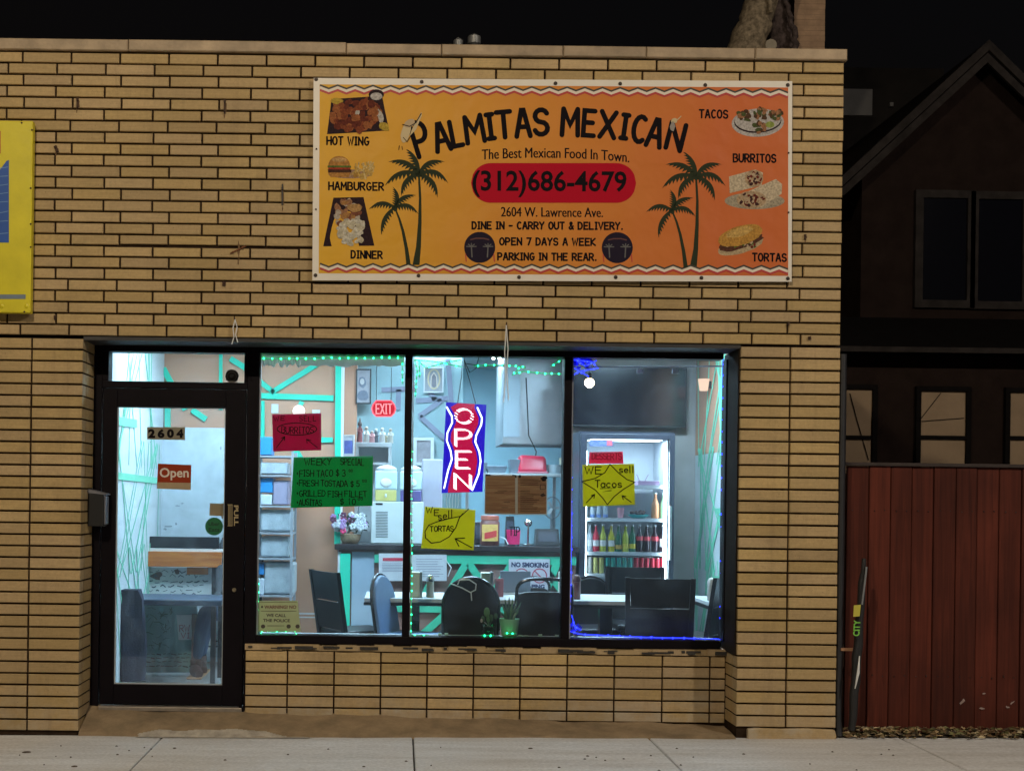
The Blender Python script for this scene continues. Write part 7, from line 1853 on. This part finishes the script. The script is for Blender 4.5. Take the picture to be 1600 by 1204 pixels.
mb = MB(emat('led_white', (.78, .82, 1), 3.2)); SO.stroke(mb, WL, 2.5, .003); SO.stroke(mb, WR_, 2.5, .003); mb.build('wave_tube', t)
def dots(mb, pts, sp, r):
    for (a, b), (c_, d_) in zip(pts, pts[1:]):
        L = math.hypot(c_-a, d_-b); n_ = max(1, int(L/sp))
        for i in range(n_): s = i/n_; SO.blob(mb, a+(c_-a)*s, b+(d_-b)*s, r, r, .004, 8)
LT = emat('led_pink_white', (1, .74, .80), 4.2)
for ch_, bx in (('O', (712, 639, 738, 661)), ('P', (712, 671, 737, 696)), ('E', (712, 705, 736, 731)), ('N', (711, 740, 735, 763))):
    mb = MB(LT)
    for st in GLY[ch_]:
        pts = [(bx[0]+a*(bx[2]-bx[0]), bx[3]-b*(bx[3]-bx[1])) for a, b in st]
        for o in (-1.7, 0, 1.7):
            dots(mb, [(a+o, b+o*.6) for a, b in pts], 2.3, .85)
    mb.build('letter', t)
mb = MB(M_BLACK); mb.tube([P3(715, 630, YO+.01), P3(721, 588, YO+.03), P3(723, 555, YO+.05)], .003, 6); mb.tube([P3(743, 630, YO+.01), P3(734, 595, YO+.03), P3(728, 575, YO+.04), P3(724, 556, YO+.05)], .003, 6); mb.tube([P3(725, 562, YO), P3(734, 582, YO), P3(744, 575, YO), P3(748, 558, YO)], .0035, 6); mb.tube([P3(728, 568, YO), P3(760, 572, YO), P3(790, 572, YO)], .003, 6); mb.build('hanging_wire', t)
mb = MB(mat('white_cord', (.65, .66, .68)))
for k in range(5): mb.tube([P3(700+k*4, 771, YO+.01), P3(697+k*5, 782, YO+.02), P3(699+k*4, 793, YO+.02)], .0022, 5)
mb.build('power_cable', t)

# ---- strings of coloured lights round the bays
GRN, BLU = emat('green_led', (.015, 1, .28), 13), emat('blue_led', (.012, .02, 1), 12)
WIRE_G, WIRE_B = emat('green_wire_glow', (.01, .8, .25), .6), emat('blue_wire_glow', (.02, .035, 1), 3.2)  # wires made to glow, imitating the bulbs' light spread along the edges
def string(name, label, paths, em, wire, r=.0056, sp=12.5, light=None):
    t = thing(name, label, 'string lights', P3(*paths[0][0], .40)); proto = None; n = 0
    mb = MB(wire)
    for pth in paths:
        mb.tube([P3(a, b, .40+jit(.006)) for a, b in pth], .0034, 6)
    mb.build('wire', t)
    for pth in paths:
        for (a, b), (c_, d_) in zip(pth, pth[1:]):
            L = math.hypot(c_-a, d_-b); m_ = max(1, round(L/sp))
            for i in range(m_):
                s = (i+.5)/m_; p = P3(a+(c_-a)*s+jit(.8), b+(d_-b)*s+jit(.8), .392)
                if n >= 98: continue
                n += 1
                if proto is None:
                    mb = MB(em); mb.ball(p, r, 8); proto = mb.build('bulb', t, smooth=True); p0 = p
                else:
                    c2 = proto.copy(); COL.objects.link(c2); c2.parent = t; c2.location = p-p0
string('green_string_lights', 'green LED string framing the left window bay', [[(406, 560), (629, 559)], [(405, 562), (403, 700), (402, 850)], [(402, 850), (401, 990), (440, 991), (470, 990)], [(628, 562), (629, 600)], [(404, 905), (404, 985)], [(406, 987), (412, 984), (425, 987), (468, 985)]], GRN, WIRE_G, sp=13)  # last two runs are extra bulbs, added to strengthen the corner's green glow
string('green_string_lights', 'green LED string hung in loops across the middle window bay', [[(646, 562), (660, 563), (690, 566), (705, 570), (722, 573)], [(648, 562), (652, 580), (650, 600), (649, 620)], [(652, 562), (665, 575), (690, 568), (720, 562)], [(655, 563), (656, 590)], [(805, 584), (818, 580), (846, 583), (878, 584)], [(815, 572), (800, 586)], [(822, 574), (790, 570), (740, 571)], [(860, 572), (877, 562)], [(644, 700), (643, 870)], [(643, 880), (642, 991), (670, 992)], [(752, 992), (772, 992)], [(788, 989), (806, 989)]], GRN, WIRE_G, sp=12)
string('blue_string_lights', 'blue LED string framing the right window bay', [[(895, 560), (1130, 558)], [(1130, 560), (1128.5, 700), (1127, 850), (1125.5, 992)], [(894, 570), (893, 680), (893, 830), (891, 940)], [(891, 945), (889, 985), (905, 990), (960, 993), (1010, 995), (1060, 996), (1126, 998)], [(896, 562), (925, 565), (935, 575), (905, 580), (897, 585)], [(900, 562), (915, 572), (932, 563)], [(897, 575), (920, 588)], [(893, 960), (900, 984)], [(895, 975), (908, 984)]], BLU, WIRE_B, r=.0056, sp=18)
p = P3(775, 559, .42); t = thing('twin_spot', 'pair of small white spot bulbs at the top of the middle bay', 'spot light', p)
for px in (771, 780.5): mb = MB(emat('spot_white', (.95, 1, 1), 14)); mb.ball(P3(px, 559.5, .41), .011, 10); mb.build('bulb', t, smooth=True)
mb = MB(M_BLACK); mb.box(p.x-.04, p.x+.04, .42, .44, p.z-.005, p.z+.012); mb.build('bracket', t)
# blue ribbon knot at the corners of the right bay
for px, py, w, h, lab in ((910, 568, 30, 16, 'crumpled blue film at the top corner of the right bay'), (898, 983, 16, 14, 'crumpled blue film at the lower corner of the right bay')):
    mb = MB(mat('blue_film', (.02, .03, .75), .3, .2, 20)); 
    for i in range(16): a = P3(px+jit(w/2), py+jit(h/2), .405+jit(.008)); d = Vector((jit(.03), jit(.01), jit(.02))); e = Vector((jit(.02), jit(.01), jit(.03))); mb.add([a-d, a+e, a+d, a-e], [(0, 1, 2, 3)])
    tag(mb.build('blue_film', origin=P3(px, py, .405)), lab, 'film')
